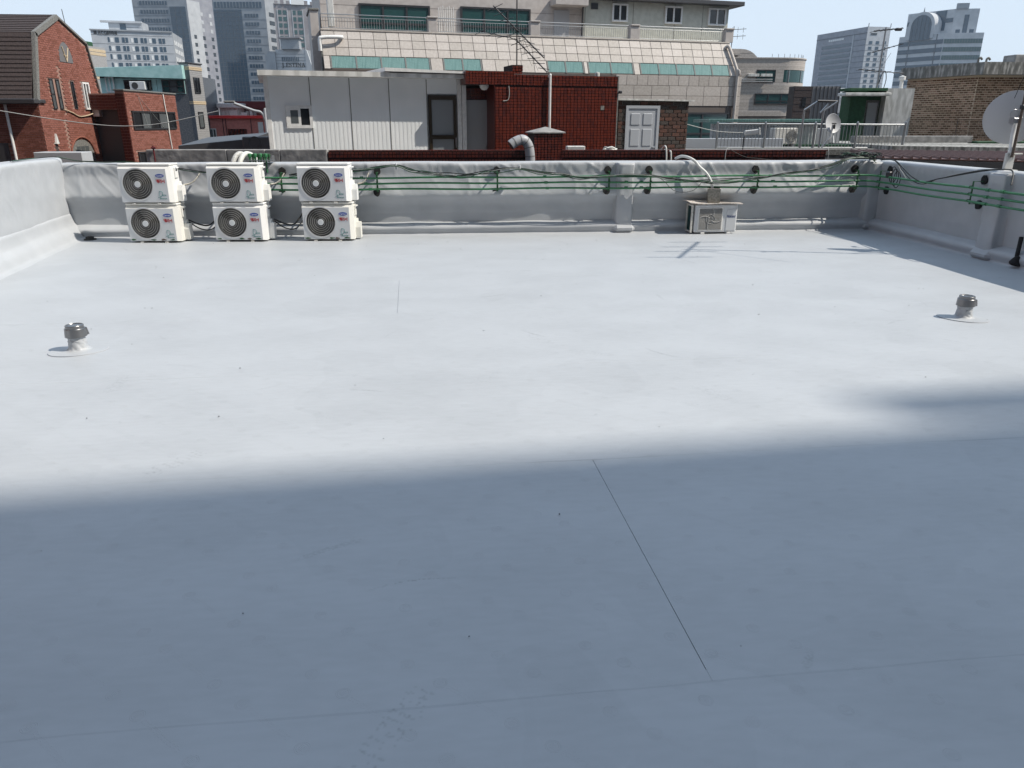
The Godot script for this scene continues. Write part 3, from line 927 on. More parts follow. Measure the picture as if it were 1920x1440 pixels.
# ---------- pipes, brackets, cables
func build_pipes() -> void:
	var ys := [0.870, 0.785, 0.700]
	var which := ["topmost", "middle", "lowest"]
	for i in 3:
		var y: float = ys[i]
		var o := thing("green_pipe", "%s of the three green pipes running along the parapets" % which[i], "pipe", Vector3.ZERO, 0, "green pipes along the parapet")
		var g := G.new()
		var zz := -11.60 - 0.004 * i
		var xx := 6.60 - 0.004 * i
		var pts := [Vector3(-2.9, y + 0.006, zz)]
		for k in range(1, 24): pts.append(Vector3(-2.9 + 9.1 * k / 23.0, y + 0.006 * sin(k * 1.1 + i) - 0.003, zz + 0.004 * sin(k * 1.7 + i)))
		for p in [Vector3(6.40, y, zz), Vector3(6.52, y - 0.002, zz + 0.03), Vector3(xx - 0.02, y - 0.004, zz + 0.10), Vector3(xx, y - 0.006, zz + 0.25)]: pts.append(p)
		for k in range(1, 14): pts.append(Vector3(xx + 0.004 * sin(k * 1.3 + i), y - 0.008 + 0.004 * sin(k * 1.9), zz + 0.25 + k * 0.5))
		g.tube(curve(pts, 0.06), 0.0145, 8)
		part("tube", g, M.green_pipe, o)
		for x in [-1.42 + 0.06 * i, 1.35 + 0.02 * i, 2.62, 2.86, 4.9 + 0.05 * i]:
			var q := G.new()
			q.tube([Vector3(x, y, zz), Vector3(x + 0.05, y, zz)], 0.0205, 10)
			part("coupling", q, M.green_pipe, o)
		for z in [-8.98, -8.72]:
			var q := G.new()
			q.tube([Vector3(xx, y - 0.008, z), Vector3(xx, y - 0.008, z + 0.06)], 0.021, 10)
			part("coupling", q, M.green_pipe, o)
	var labels := ["half hidden behind the middle stack of units", "just beyond the stacks of units", "midway between the stacks and the pilaster", "on the shaded side of the pilaster", "on the far side of the pilaster", "past the small outdoor unit", "beside the shaded corner", "on the shaded parapet by the cable tangle", "on the shaded parapet below the dish"]
	var at := [Vector3(-2.59, 0, -11.8), Vector3(-1.17, 0, -11.8), Vector3(0.65, 0, -11.8), Vector3(2.38, 0, -11.8), Vector3(3.03, 0, -11.8), Vector3(4.74, 0, -11.8), Vector3(6.36, 0, -11.8), Vector3(6.80, 0, -11.45), Vector3(6.80, 0, -9.28)]
	rng.seed = 77
	for i in at.size():
		var o := thing("pipe_bracket", "green pipe bracket with black pads " + labels[i], "bracket", at[i], 0 if i < 7 else -90, "pipe brackets with black pads")
		for s in 2:
			var g := G.new()
			var pts := []
			for k in 16:
				var a := TAU * k / 16
				pts.append(Vector2(cos(a) * rng.randf_range(0.05, 0.064) * 0.93 + (0.0 if s == 0 else -0.02), (0.955 if s == 0 else 0.645) + sin(a) * rng.randf_range(0.052, 0.066)))
			var zp := 0.045 if s == 0 else 0.085
			if i >= 7: zp = 0.02
			g.prism(pts, zp - 0.05, zp + 0.022)
			part("black_pad", g, M.rubber, o)
		var g := G.new()
		g.box(Vector3(0, 0.80, 0.172), Vector3(0.026, 0.29, 0.006))
		g.box(Vector3(0, 0.94, 0.10), Vector3(0.026, 0.006, 0.145))
		g.box(Vector3(0, 0.66, 0.12), Vector3(0.026, 0.006, 0.105))
		part("strap", g, M.green_paint, o)
		for y in ys:
			var q := G.new()
			q.t = Transform3D(Basis(Vector3.FORWARD, PI / 2), Vector3(0, y, 0.199))
			q.lathe([Vector2(0.0165, -0.012), Vector2(0.02, -0.012), Vector2(0.02, 0.012), Vector2(0.0165, 0.012)], 14)
			part("clip", q, M.green_paint, o)
	# cables hung in loops along the far parapet
	var run := [[-2.45, 0.93], [-1.9, 1.0], [-1.45, 0.99], [-1.17, 1.03], [-0.87, 1.055], [-0.66, 1.00], [-0.44, 0.96], [-0.1, 0.93], [0.18, 0.92], [0.46, 0.96], [0.71, 0.99], [0.99, 1.0], [1.3, 0.955], [1.61, 0.915], [1.91, 0.885], [2.29, 0.89], [2.64, 0.91], [3.03, 0.89], [3.31, 0.85], [3.64, 0.815], [3.97, 0.805], [4.33, 0.815], [4.71, 0.86], [5.15, 0.915], [5.54, 0.965], [5.89, 1.03], [6.13, 1.12], [6.36, 1.15], [6.55, 1.13], [6.66, 1.10]]
	var kinds := [["black cable sagging along the far parapet above the green pipes", M.cable, 0.0075], ["thin black cable twisted along the bundle on the far parapet", M.cable, 0.005], ["dark green cable in the bundle along the far parapet", M.cable_green, 0.007], ["pale grey wire in the bundle along the far parapet", M.cable_grey, 0.0035], ["slack black cable drooping lowest along the far parapet", M.cable, 0.006], ["second dark green cable in the bundle along the far parapet", M.cable_green, 0.006]]
	for c in 6:
		var pts := []
		var r := RandomNumberGenerator.new()
		r.seed = 90 + c
		for i in run.size():
			var sag := 0.0 if i in [4, 11, 17, 26, 27] else r.randf_range(-0.028 - 0.01 * (c / 4), 0.018)
			pts.append(Vector3(run[i][0], run[i][1] + sag - 0.004 * c, -11.575 + 0.008 * c + (0.0 if i < 25 else -0.03 * (i - 24))))
		var g := G.new()
		g.tube(curve(pts, 0.04), kinds[c][2], 6)
		tag(part("cable", g, kinds[c][1], self), kinds[c][0], "cable", "cables hung along the parapets")
	for x in [-0.87, 0.99]:
		var g := G.new()
		g.cbox(Vector3(x, 1.03 if x < 0 else 0.99, -11.60), Vector3(0.03, 0.10, 0.10), 0.01)
		tag(part("cable_tie", g, M.membrane, self), "grey membrane strip tying the cable bundle " + ("near the unit stacks" if x < 0 else "near the pilaster"), "tie")
	var g := G.new()
	g.tube(curve([Vector3(3.06, 0.89, -11.57), Vector3(3.21, 0.81, -11.57), Vector3(3.37, 0.67, -11.56), Vector3(3.52, 0.63, -11.56), Vector3(3.71, 0.66, -11.57), Vector3(3.84, 0.79, -11.58)]), 0.004, 6)
	tag(part("cable", g, M.cable, self), "thin black wire drooping below the pipes beside the metal box", "cable", "cables hung along the parapets")
	# along the shaded parapet to the dish
	var side := [["black cable looped from the corner to the dish mast", M.cable, 0.009, 0.0], ["second black cable from the corner to the dish mast", M.cable, 0.006, 0.03], ["pale cable hanging from the corner towards the dish mast", M.cable_grey, 0.004, 0.06]]
	for s in side:
		var q := G.new()
		var e: float = s[3]
		q.tube(curve([Vector3(6.5, 1.12, -11.66), Vector3(6.70, 1.11, -11.3), Vector3(6.66, 1.02 - e, -10.95), Vector3(6.60, 0.92 - e * 1.5, -10.6), Vector3(6.60, 0.86 - e, -10.3), Vector3(6.61, 0.93, -9.95), Vector3(6.64, 1.0 + e * 0.3, -9.6), Vector3(6.70, 1.07 + e * 0.3, -9.25), Vector3(6.78, 1.105, -8.98), Vector3(6.72, 1.09, -8.75), Vector3(6.62, 0.95, -8.6)], 0.04), s[2], 6)
		tag(part("cable", q, s[1], self), s[0], "cable", "cables hung along the parapets")
	var tangle := thing("cable_tangle", "tangle of black and green cables on the corner of the parapets", "cable coil", Vector3(6.5, 1.10, -11.75))
	var r := RandomNumberGenerator.new()
	r.seed = 123
	for k in 12:
		var pts := []
		for s in 9:
			var a := s * 0.8 + k
			pts.append(Vector3(-0.38 + s * 0.075 + r.randf_range(-0.03, 0.03), 0.03 + 0.05 * absf(sin(a)) + r.randf_range(0, 0.03), r.randf_range(-0.12, 0.12)))
		var q := G.new()
		q.tube(curve(pts), r.randf_range(0.004, 0.008), 6)
		part("strand", q, [M.cable, M.cable_green, M.cable][k % 3], tangle)
	for k in 3:
		var pts := []
		for s in 25:
			var a := TAU * s / 24.0
			pts.append(Vector3(0.14 + 0.012 * k, -0.20 + 0.12 * sin(a) - 0.03 * k, 0.62 + 0.09 * cos(a) + 0.04 * k))
		var q := G.new()
		q.tube(pts, 0.006, 6)
		part("loop", q, M.cable, tangle)
	var q := G.new()
	q.cbox(Vector3(0.12, -0.2, 0.55), Vector3(0.08, 0.10, 0.09), 0.02)
	part("junction_box", q, M.alu_dark, tangle)
	# cables lying on the bright side parapet corner
	for k in 2:
		var w := G.new()
		w.tube(curve([Vector3(-5.62 + 0.03 * k, 1.19, -10.2), Vector3(-5.72, 1.19, -11.0), Vector3(-5.74, 1.18, -11.6), Vector3(-5.55, 1.12, -11.78), Vector3(-5.2, 1.105 - 0.01 * k, -11.80), Vector3(-4.8, 1.09 + 0.01 * k, -11.76), Vector3(-4.4, 1.06, -11.7), Vector3(-3.9, 0.99 - 0.02 * k, -11.66), Vector3(-3.6, 0.95, -11.64)], 0.04), 0.007, 6)
		tag(part("cable", w, [M.cable, M.cable_green][k], self), ["black cable lying round the bright corner of the parapets", "dark green cable lying round the bright corner of the parapets"][k], "cable", "cables hung along the parapets")

func build_valves() -> void:
	var o := thing("valve_manifold", "row of green valve heads above the middle stack of units", "valves", Vector3(-2.95, 1.04, -11.78))
	for k in 4:
		var g := G.new()
		var x := -0.10 + 0.078 * k
		g.t = Transform3D(Basis(), Vector3(x, 0, 0))
		g.lathe([Vector2(0.013, -0.1), Vector2(0.013, 0.10), Vector2(0.019, 0.105), Vector2(0.019, 0.12), Vector2(0.028, 0.125), Vector2(0.030, 0.16), Vector2(0.026, 0.175), Vector2(0.0, 0.178)], 16)
		part("valve", g, M.green_pipe, o)
		g = G.new()
		g.t = Transform3D(Basis(), Vector3(x + 0.03, 0, -0.06))
		g.lathe([Vector2(0.013, 0.05), Vector2(0.013, 0.12), Vector2(0.024, 0.125), Vector2(0.026, 0.165), Vector2(0.0, 0.17)], 12)
		part("valve", g, M.green_paint, o)
	pbox("mounting_plate", o, Vector3(0.04, 0.075, -0.02), Vector3(0.42, 0.008, 0.16), M.alu)
	pbox("mounting_plate", o, Vector3(0.235, 0.11, -0.02), Vector3(0.008, 0.07, 0.16), M.alu)
	for k in 2:
		var g := G.new()
		var x := -3.25 + 0.10 * k
		g.tube(curve([Vector3(x - 0.05, 0.85, -11.66), Vector3(x - 0.04, 1.06, -11.70), Vector3(x, 1.18, -11.78), Vector3(x + 0.05, 1.21, -11.86), Vector3(x + 0.10, 1.17, -11.95), Vector3(x + 0.13, 1.06, -12.08), Vector3(x + 0.13, 0.8, -12.10)]), 0.036, 10)
		tag(part("lagged_hose", g, M.foam if k == 0 else M.hose, self), ["worn grey-taped lagged hose arching over the far parapet", "white-taped lagged hose arching over the far parapet"][k], "hose", "lagged hoses by the green valves")

func build_vents() -> void:
	for i in 2:
		var at: Vector3 = [Vector3(-2.915, 0.004, -5.66), Vector3(4.515, 0.004, -6.10)][i]
		var o := thing("vent_pipe", ["metal-capped vent pipe standing on the roof nearer the unit stacks", "metal-capped vent pipe standing on the roof nearer the shaded parapet"][i], "vent", at, [20.0, -40.0][i], "capped vent pipes in the roof")
		o.scale = Vector3(0.78, 0.80, 0.78)
		var f := FastNoiseLite.new()
		f.seed = 200 + i; f.frequency = 6.0
		var g := G.new()
		g.t = Transform3D(Basis(Vector3.UP, deg_to_rad(-10 if i == 0 else 30)).scaled(Vector3(1.35, 1, 1.0)), Vector3(0.0, 0, 0.03))
		g.lathe([Vector2(0.195, -0.004), Vector2(0.195, 0.0035), Vector2(0.192, 0.0045), Vector2(0.0, 0.006)], 48)
		part("round_patch", g, M.membrane, o)
		g = G.new()
		var rows := []
		for j in 12:
			var line := PackedVector3Array()
			var q := j / 11.0
			var rr: float = [0.128, 0.108, 0.094, 0.087, 0.083, 0.081, 0.080, 0.079, 0.078, 0.077, 0.076, 0.075][j]
			var y: float = [0.004, 0.008, 0.016, 0.03, 0.045, 0.06, 0.075, 0.09, 0.10, 0.115, 0.13, 0.15][j]
			for k in 41:
				var a := TAU * (k % 40) / 40
				var r2 := rr * (1.0 + 0.16 * f.get_noise_3d(cos(a) * 0.3, q * 1.1 + a * 0.02, sin(a) * 0.3) * smoothstep(0.0, 0.2, q))
				line.append(Vector3(cos(a) * r2, y, sin(a) * r2))
			rows.append(line)
		g.grid(rows, Vector3.ZERO)
		for k in g.n.size():
			if g.n[k].dot(Vector3(g.v[k].x, 0.02, g.v[k].z)) < 0.0: g.n[k] = -g.n[k]
		part("membrane_boot", g, M.membrane, o)
		g = G.new()
		g.lathe([Vector2(0.058, 0.135), Vector2(0.096, 0.135), Vector2(0.099, 0.138), Vector2(0.093, 0.212), Vector2(0.088, 0.218), Vector2(0.080, 0.219)], 40)
		g.t = Transform3D(Basis(Vector3.UP, 0.5), Vector3.ZERO)
		g.hexa([Vector3(0.08, 0.14, -0.05), Vector3(0.112, 0.14, -0.035), Vector3(0.112, 0.14, 0.035), Vector3(0.08, 0.14, 0.05), Vector3(0.08, 0.212, -0.05), Vector3(0.094, 0.212, -0.045), Vector3(0.094, 0.212, 0.045), Vector3(0.08, 0.212, 0.05)])
		part("hood", g, M.vent, o)
		g = G.new()
		g.lathe([Vector2(0.080, 0.214), Vector2(0.082, 0.217), Vector2(0.082, 0.243), Vector2(0.079, 0.247), Vector2(0.070, 0.249), Vector2(0.066, 0.243), Vector2(0.0, 0.246)], 40)
		part("cap", g, M.vent, o)

func build_roof_bits() -> void:
	# roof drain in the bright corner
	var o := thing("roof_drain", "dark roof drain in the corner below the bright parapet", "drain", Vector3(-5.45, 0.004, -11.52))
	var g := G.new()
	g.lathe([Vector2(0.085, 0.0), Vector2(0.085, 0.012), Vector2(0.06, 0.02), Vector2(0.055, 0.045), Vector2(0.0, 0.05)], 20)
	part("grate", g, M.dark, o)
	g = G.new()
	for k in 10: g.bar(Vector3(cos(k * 0.628) * 0.058, 0.012, sin(k * 0.628) * 0.058), Vector3(cos(k * 0.628) * 0.02, 0.054, sin(k * 0.628) * 0.02), 0.006)
	part("cage", g, M.alu_dark, o)
	# black outlet sleeve at the foot of the shaded parapet
	o = thing("outlet_sleeve", "black funnel-ended rubber outlet at the foot of the shaded parapet", "outlet", Vector3(6.72, 0.0, -8.33), -90)
	g = G.new()
	g.tube([Vector3(-0.07, 0.36, -0.02), Vector3(-0.045, 0.27, 0.0), Vector3(-0.01, 0.14, 0.03)], 0.024, 10)
	part("sleeve", g, M.rubber, o)
	g = G.new()
	g.t = Transform3D(Basis(Vector3(0, 0, 1), -0.25), Vector3(-0.005, 0.0, 0.04))
	g.lathe([Vector2(0.07, 0.05), Vector2(0.075, 0.065), Vector2(0.055, 0.11), Vector2(0.03, 0.15), Vector2(0.0, 0.15)], 18)
	part("funnel", g, M.rubber, o)
	# grit and scraps lying about
	rng.seed = 31
	g = G.new()
	for k in 75:
		var x := rng.randf_range(-4.6, 6.3); var z := rng.randf_range(-11.2, -1.3)
		var s := rng.randf_range(0.0012, 0.0042)
		g.t = Transform3D(Basis(Vector3.UP, rng.randf() * TAU), Vector3(x, 0.006, z))
		g.hexa([Vector3(-s, 0, -s), Vector3(s * 1.7, 0, -s * 0.7), Vector3(s, 0, s), Vector3(-s, 0, s * 0.6), Vector3(-s * 0.5, s, -s * 0.4), Vector3(s, s * 0.8, -s * 0.4), Vector3(s * 0.6, s, s * 0.5), Vector3(-s * 0.5, s * 0.7, s * 0.4)])
	tag(part("grit", g, M.black, self), "dark grit and specks scattered over the pale roof", "", "", "stuff")

func build_dish() -> void:
	var c := Vector3(7.02, 1.70, -9.34)
	var o := thing("satellite_dish", "large grey satellite dish seen from behind, on the shaded parapet", "satellite dish", Vector3(6.98, 1.08, -9.22))
	var g := G.new()
	var b := Basis(Vector3.UP, deg_to_rad(-30)) * Basis(Vector3.RIGHT, -PI / 2 + deg_to_rad(8))
	g.t = Transform3D(b, c - o.position)
	# axis +y of the lathe points away from us; the bowl opens away
	var prof := []
	for k in 15:
		var q := k / 14.0
		prof.append(Vector2(0.315 * q, 0.07 * q * q))
	prof.append(Vector2(0.322, 0.072)); prof.append(Vector2(0.322, 0.080)); prof.append(Vector2(0.312, 0.078))
	g.lathe(prof, 56)
	var inner := []
	for k in 15:
		var q := 1.0 - k / 14.0
		inner.append(Vector2(0.312 * q, 0.004 + 0.072 * q * q))
	g.lathe(inner, 56)
	part("reflector", g, M.dish, o)
	var p := c - o.position
	g = G.new()
	var ring := []
	for s in 25: ring.append(p + Vector3(-0.02 + cos(TAU * s / 24) * 0.055, 0.05 + sin(TAU * s / 24) * 0.055, 0.035))
	g.tube(ring, 0.006, 6)
	part("mount_ring", g, M.steel, o)
	g = G.new()
	g.cbox(p + Vector3(-0.02, -0.03, 0.06), Vector3(0.12, 0.07, 0.05), 0.008)
	g.cbox(p + Vector3(-0.07, -0.03, 0.09), Vector3(0.014, 0.09, 0.06), 0.004)
	g.cbox(p + Vector3(0.03, -0.03, 0.09), Vector3(0.014, 0.09, 0.06), 0.004)
	for s in [-1, 1]:
		for t in [-1, 1]: g.tube([p + Vector3(-0.02 + s * 0.04, -0.03 + t * 0.022, 0.08), p + Vector3(-0.02 + s * 0.04, -0.03 + t * 0.022, 0.10)], 0.008, 6)
	part("mount_clamp", g, M.steel, o)
	g = G.new()
	g.tube([Vector3(-0.04, 0.18, 0.06), Vector3(-0.045, 0.25, 0.07), p + Vector3(-0.03, -0.22, 0.1), p + Vector3(-0.025, -0.06, 0.09)], 0.026, 12)
	part("post", g, M.white, o)
	g = G.new()
	g.cbox(Vector3(-0.03, 0.09, 0.06), Vector3(0.11, 0.24, 0.05), 0.008)
	g.cbox(Vector3(0.02, 0.2, 0.06), Vector3(0.20, 0.02, 0.05), 0.004)
	g.cbox(Vector3(-0.03, 0.0, 0.06), Vector3(0.19, 0.02, 0.14), 0.004)
	for y in [0.02, 0.16]:
		for x in [-0.065, 0.005]: g.tube([Vector3(x, y, 0.08), Vector3(x, y, 0.095)], 0.009, 6)
	part("wall_bracket", g, M.white_dirty, o)
	g = G.new()
	g.bar(p + Vector3(0.03, -0.25, -0.1), p + Vector3(0.0, -0.12, -0.34), 0.018)
	g.cbox(p + Vector3(0.0, -0.1, -0.36), Vector3(0.05, 0.05, 0.09), 0.01)
	part("receiver_arm", g, M.alu_dark, o)
	# aerial mast beside it: its shadow crosses the roof
	var m := thing("aerial_mast", "thin rusty aerial mast rising in front of the large dish", "aerial", Vector3(6.95, 1.08, -9.12))
	g = G.new()
	g.tube([Vector3(0, 0.16, 0), Vector3(0.0, 3.2, 0)], 0.017, 8)
	part("mast", g, M.rust, m)
	pbox("collar", m, Vector3(0, 0.75, 0.0), Vector3(0.05, 0.05, 0.05), M.alu_dark, 0.006)
	g = G.new()
	g.tube([Vector3(0.3, 1.87, 0.02), Vector3(-0.17, 1.84, 0.02)], 0.009, 6)
	g.cbox(Vector3(-0.19, 1.85, 0.02), Vector3(0.06, 0.022, 0.05), 0.006)
	g.cbox(Vector3(-0.02, 1.83, 0.02), Vector3(0.05, 0.08, 0.05), 0.006)
	part("whip_arm", g, M.alu_dark, m)
	g = G.new()
	g.bar(Vector3(-0.35, 3.12, 0.68), Vector3(0.35, 3.12, -0.67), 0.045)
	part("boom", g, M.alu, m)
	for k in 4:
		g = G.new()
		var q: float = [-0.30, -0.07, 0.12, 0.34][k]
		g.bar(Vector3(q - 0.42, 3.14, -q * 1.93), Vector3(q + 0.42, 3.12, -q * 1.93 + 0.04), 0.024)
		part("element", g, M.alu, m)
	g = G.new()
	g.bar(Vector3(0, 3.1, 0), Vector3(0.72, 2.85, 1.0), 0.010)
	part("stay", g, M.alu, m)
	g = G.new()
	g.tube([Vector3(-0.11, 0.85, -0.03), Vector3(0.0, 1.3, -0.02), Vector3(0.05, 1.8, 0)], 0.004, 5)
	part("lead", g, M.cable, m)

# ---------- helpers for facades: local x along the wall, y up, z out of the wall
func window(parent: Node, u0: float, u1: float, y0: float, y1: float, z: float, fm: Material, gm: Material, n := 2, fw := 0.05, bars := [], gm2: Material = null, dp := 1.2) -> MeshInstance3D:
	var g := G.new()
	var d := fw * dp
	g.span(Vector3(u0, y0, z), Vector3(u0 + fw, y1, z + d)); g.span(Vector3(u1 - fw, y0, z), Vector3(u1, y1, z + d))
	g.span(Vector3(u0 + fw, y1 - fw, z), Vector3(u1 - fw, y1, z + d)); g.span(Vector3(u0 + fw, y0, z), Vector3(u1 - fw, y0 + fw, z + d))
	for k in range(1, n):
		var u := lerpf(u0, u1, float(k) / n)
		g.span(Vector3(u - fw / 2, y0 + fw, z), Vector3(u + fw / 2, y1 - fw, z + d * 0.9))
	for q in bars:
		var y := lerpf(y0, y1, q)
		g.span(Vector3(u0 + fw, y - fw / 2, z), Vector3(u1 - fw, y + fw / 2, z + d * 0.85))
	var f := part("window", g, fm, parent)
	for k in n:
		var a := lerpf(u0, u1, float(k) / n); var b := lerpf(u0, u1, float(k + 1) / n)
		pspan("pane", f, Vector3(a + fw * 0.5, y0 + fw * 0.5, z + d * 0.2), Vector3(b - fw * 0.5, y1 - fw * 0.5, z + d * 0.45), gm2 if gm2 != null and k % 2 == 1 else gm)
	return f

func bricks(gs: Array, u0: float, u1: float, y0: float, y1: float, bw: float, bh: float, j: float, z: float, th: float, ok: Callable, bond := 0.5) -> void:
	var row := 0
	var y := y0
	while y + bh <= y1 + 0.001:
		var u := u0 - (bw * bond if row % 2 == 1 else 0.0)
		while u < u1 - 0.01:
			var a := maxf(u, u0); var b := minf(u + bw - j, u1)
			if b - a > bw * 0.2 and ok.call((a + b) / 2, y + bh / 2):
				var g: G = gs[rng.randi() % gs.size()]
				g.box(Vector3((a + b) / 2, y + (bh - j) / 2, z + th / 2 + rng.randf_range(-0.1, 0.1) * th), Vector3(b - a, bh - j, th))
			u += bw
		y += bh
		row += 1

func always(_u: float, _y: float) -> bool: return true

func railing(g: G, u0: float, u1: float, y0: float, y1: float, z: float, step: float, r := 0.012) -> void:
	g.tube([Vector3(u0, y1, z), Vector3(u1, y1, z)], r * 1.7, 6)
	g.tube([Vector3(u0, y1 - 0.14, z), Vector3(u1, y1 - 0.14, z)], r * 1.2, 6)
	g.tube([Vector3(u0, y0 + 0.06, z), Vector3(u1, y0 + 0.06, z)], r * 1.2, 6)
	var u := u0 + step / 2
	while u < u1:
		g.bar(Vector3(u, y0 + 0.06, z), Vector3(u, y1 - 0.14, z), r * 1.3)
		u += step

func build_shed() -> void:
	var o := thing("panel_shed", "white sandwich-panel shed with a small sliding window on the next roof", "shed", Vector3(-3.50, 0, -15.2), 13)
	var h := 2.47
	var g := G.new()
	g.span(Vector3(0.0, 0.0, -2.6), Vector3(3.86, h - 0.02, -0.05))
	part("core", g, M.panel_white, o)
	var seams := [0.0, 0.80, 1.55, 2.31, 3.06]
	for i in 4:
		var q := G.new()
		# profiled panels: shallow ribs
		var a: float = seams[i] + 0.006; var b: float = seams[i + 1] - 0.006
		var n := 18
		for k in n:
			var u := lerpf(a, b, float(k) / n); var w := (b - a) / n
			q.hexa([Vector3(u, 0.05, -0.05), Vector3(u + w, 0.05, -0.05), Vector3(u + w, 0.05, 0.0), Vector3(u, 0.05, 0.0), Vector3(u, h, -0.05), Vector3(u + w, h, -0.05), Vector3(u + w, h, 0.0), Vector3(u, h, 0.0)]) if k % 2 == 0 else q.span(Vector3(u, 0.05, -0.05), Vector3(u + w, h, -0.003))
		part("wall_panel", q, M.panel_white, o)
	pspan("wall_panel", o, Vector3(3.06, 2.19, -0.05), Vector3(3.68, h, 0.002), M.panel_white)
	for u in seams:
		pbox("seam_strip", o, Vector3(u, 1.26, 0.0), Vector3(0.014, 2.4, 0.008), M.trim_grey)
	pspan("corner_trim", o, Vector3(-0.035, 0.0, -0.06), Vector3(0.05, h, 0.012), M.white, 0.004)
	pspan("corner_trim", o, Vector3(3.685, 0.0, -0.06), Vector3(3.77, h, 0.016), M.white, 0.004)
	pspan("corner_trim", o, Vector3(3.78, 0.0, -0.06), Vector3(3.87, h, 0.020), M.white, 0.004)
	# roof with a drooping fascia; a newer sheet lies over one end
	g = G.new()
	g.hexa([Vector3(-0.12, h, -2.8), Vector3(2.3, h, -2.8), Vector3(2.3, h, 0.32), Vector3(-0.12, h, 0.32), Vector3(-0.12, h + 0.22, -2.8), Vector3(2.3, h + 0.22, -2.8), Vector3(2.3, h + 0.09, 0.32), Vector3(-0.12, h + 0.09, 0.32)])
	var rf := part("roof", g, M.white_dirty, o)
	g = G.new()
	g.hexa([Vector3(2.305, h, -2.8), Vector3(3.95, h, -2.8), Vector3(3.95, h, 0.32), Vector3(2.305, h, 0.32), Vector3(2.305, h + 0.2, -2.8), Vector3(3.95, h + 0.2, -2.8), Vector3(3.95, h + 0.07, 0.32), Vector3(2.305, h + 0.08, 0.32)])
	part("fascia", g, M.white_dirty, rf)
	g = G.new()
	g.hexa([Vector3(2.2, h + 0.10, -2.7), Vector3(3.97, h + 0.10, -2.7), Vector3(3.97, h + 0.085, 0.36), Vector3(2.2, h + 0.105, 0.36), Vector3(2.2, h + 0.27, -2.7), Vector3(3.97, h + 0.27, -2.7), Vector3(3.97, h + 0.12, 0.36), Vector3(2.2, h + 0.17, 0.36)])
	part("roof_sheet", g, M.white, rf)
	var w := window(o, 0.32, 0.81, 1.55, 1.96, 0.0, M.white, M.glass_dark, 2, 0.055, [], null, 0.6)
	pspan("sliding_sash", w, Vector3(0.37, 1.60, 0.006), Vector3(0.58, 1.91, 0.030), M.white, 0.004)
	pspan("pane", w, Vector3(0.405, 1.635, 0.022), Vector3(0.545, 1.875, 0.0325), M.glass_grey)
	g = G.new()
	var yb := 0.1
	g.span(Vector3(3.09, yb, -0.04), Vector3(3.15, 2.17, 0.02)); g.span(Vector3(3.60, yb, -0.04), Vector3(3.66, 2.17, 0.02)); g.span(Vector3(3.15, 2.08, -0.04), Vector3(3.60, 2.17, 0.02)); g.span(Vector3(3.15, 1.33, -0.04), Vector3(3.60, 1.41, 0.018)); g.span(Vector3(3.15, 0.1, -0.04), Vector3(3.60, 0.3, 0.018))
	var d := part("door", g, M.bronze, o)
	pspan("pane", d, Vector3(3.15, 1.41, -0.03), Vector3(3.60, 2.08, -0.012), M.frosted)
	pspan("pane", d, Vector3(3.15, 0.3, -0.03), Vector3(3.60, 1.33, -0.012), M.frosted)
	pspan("handle", d, Vector3(3.625, 1.16, 0.02), Vector3(3.645, 1.36, 0.05), M.steel, 0.004)

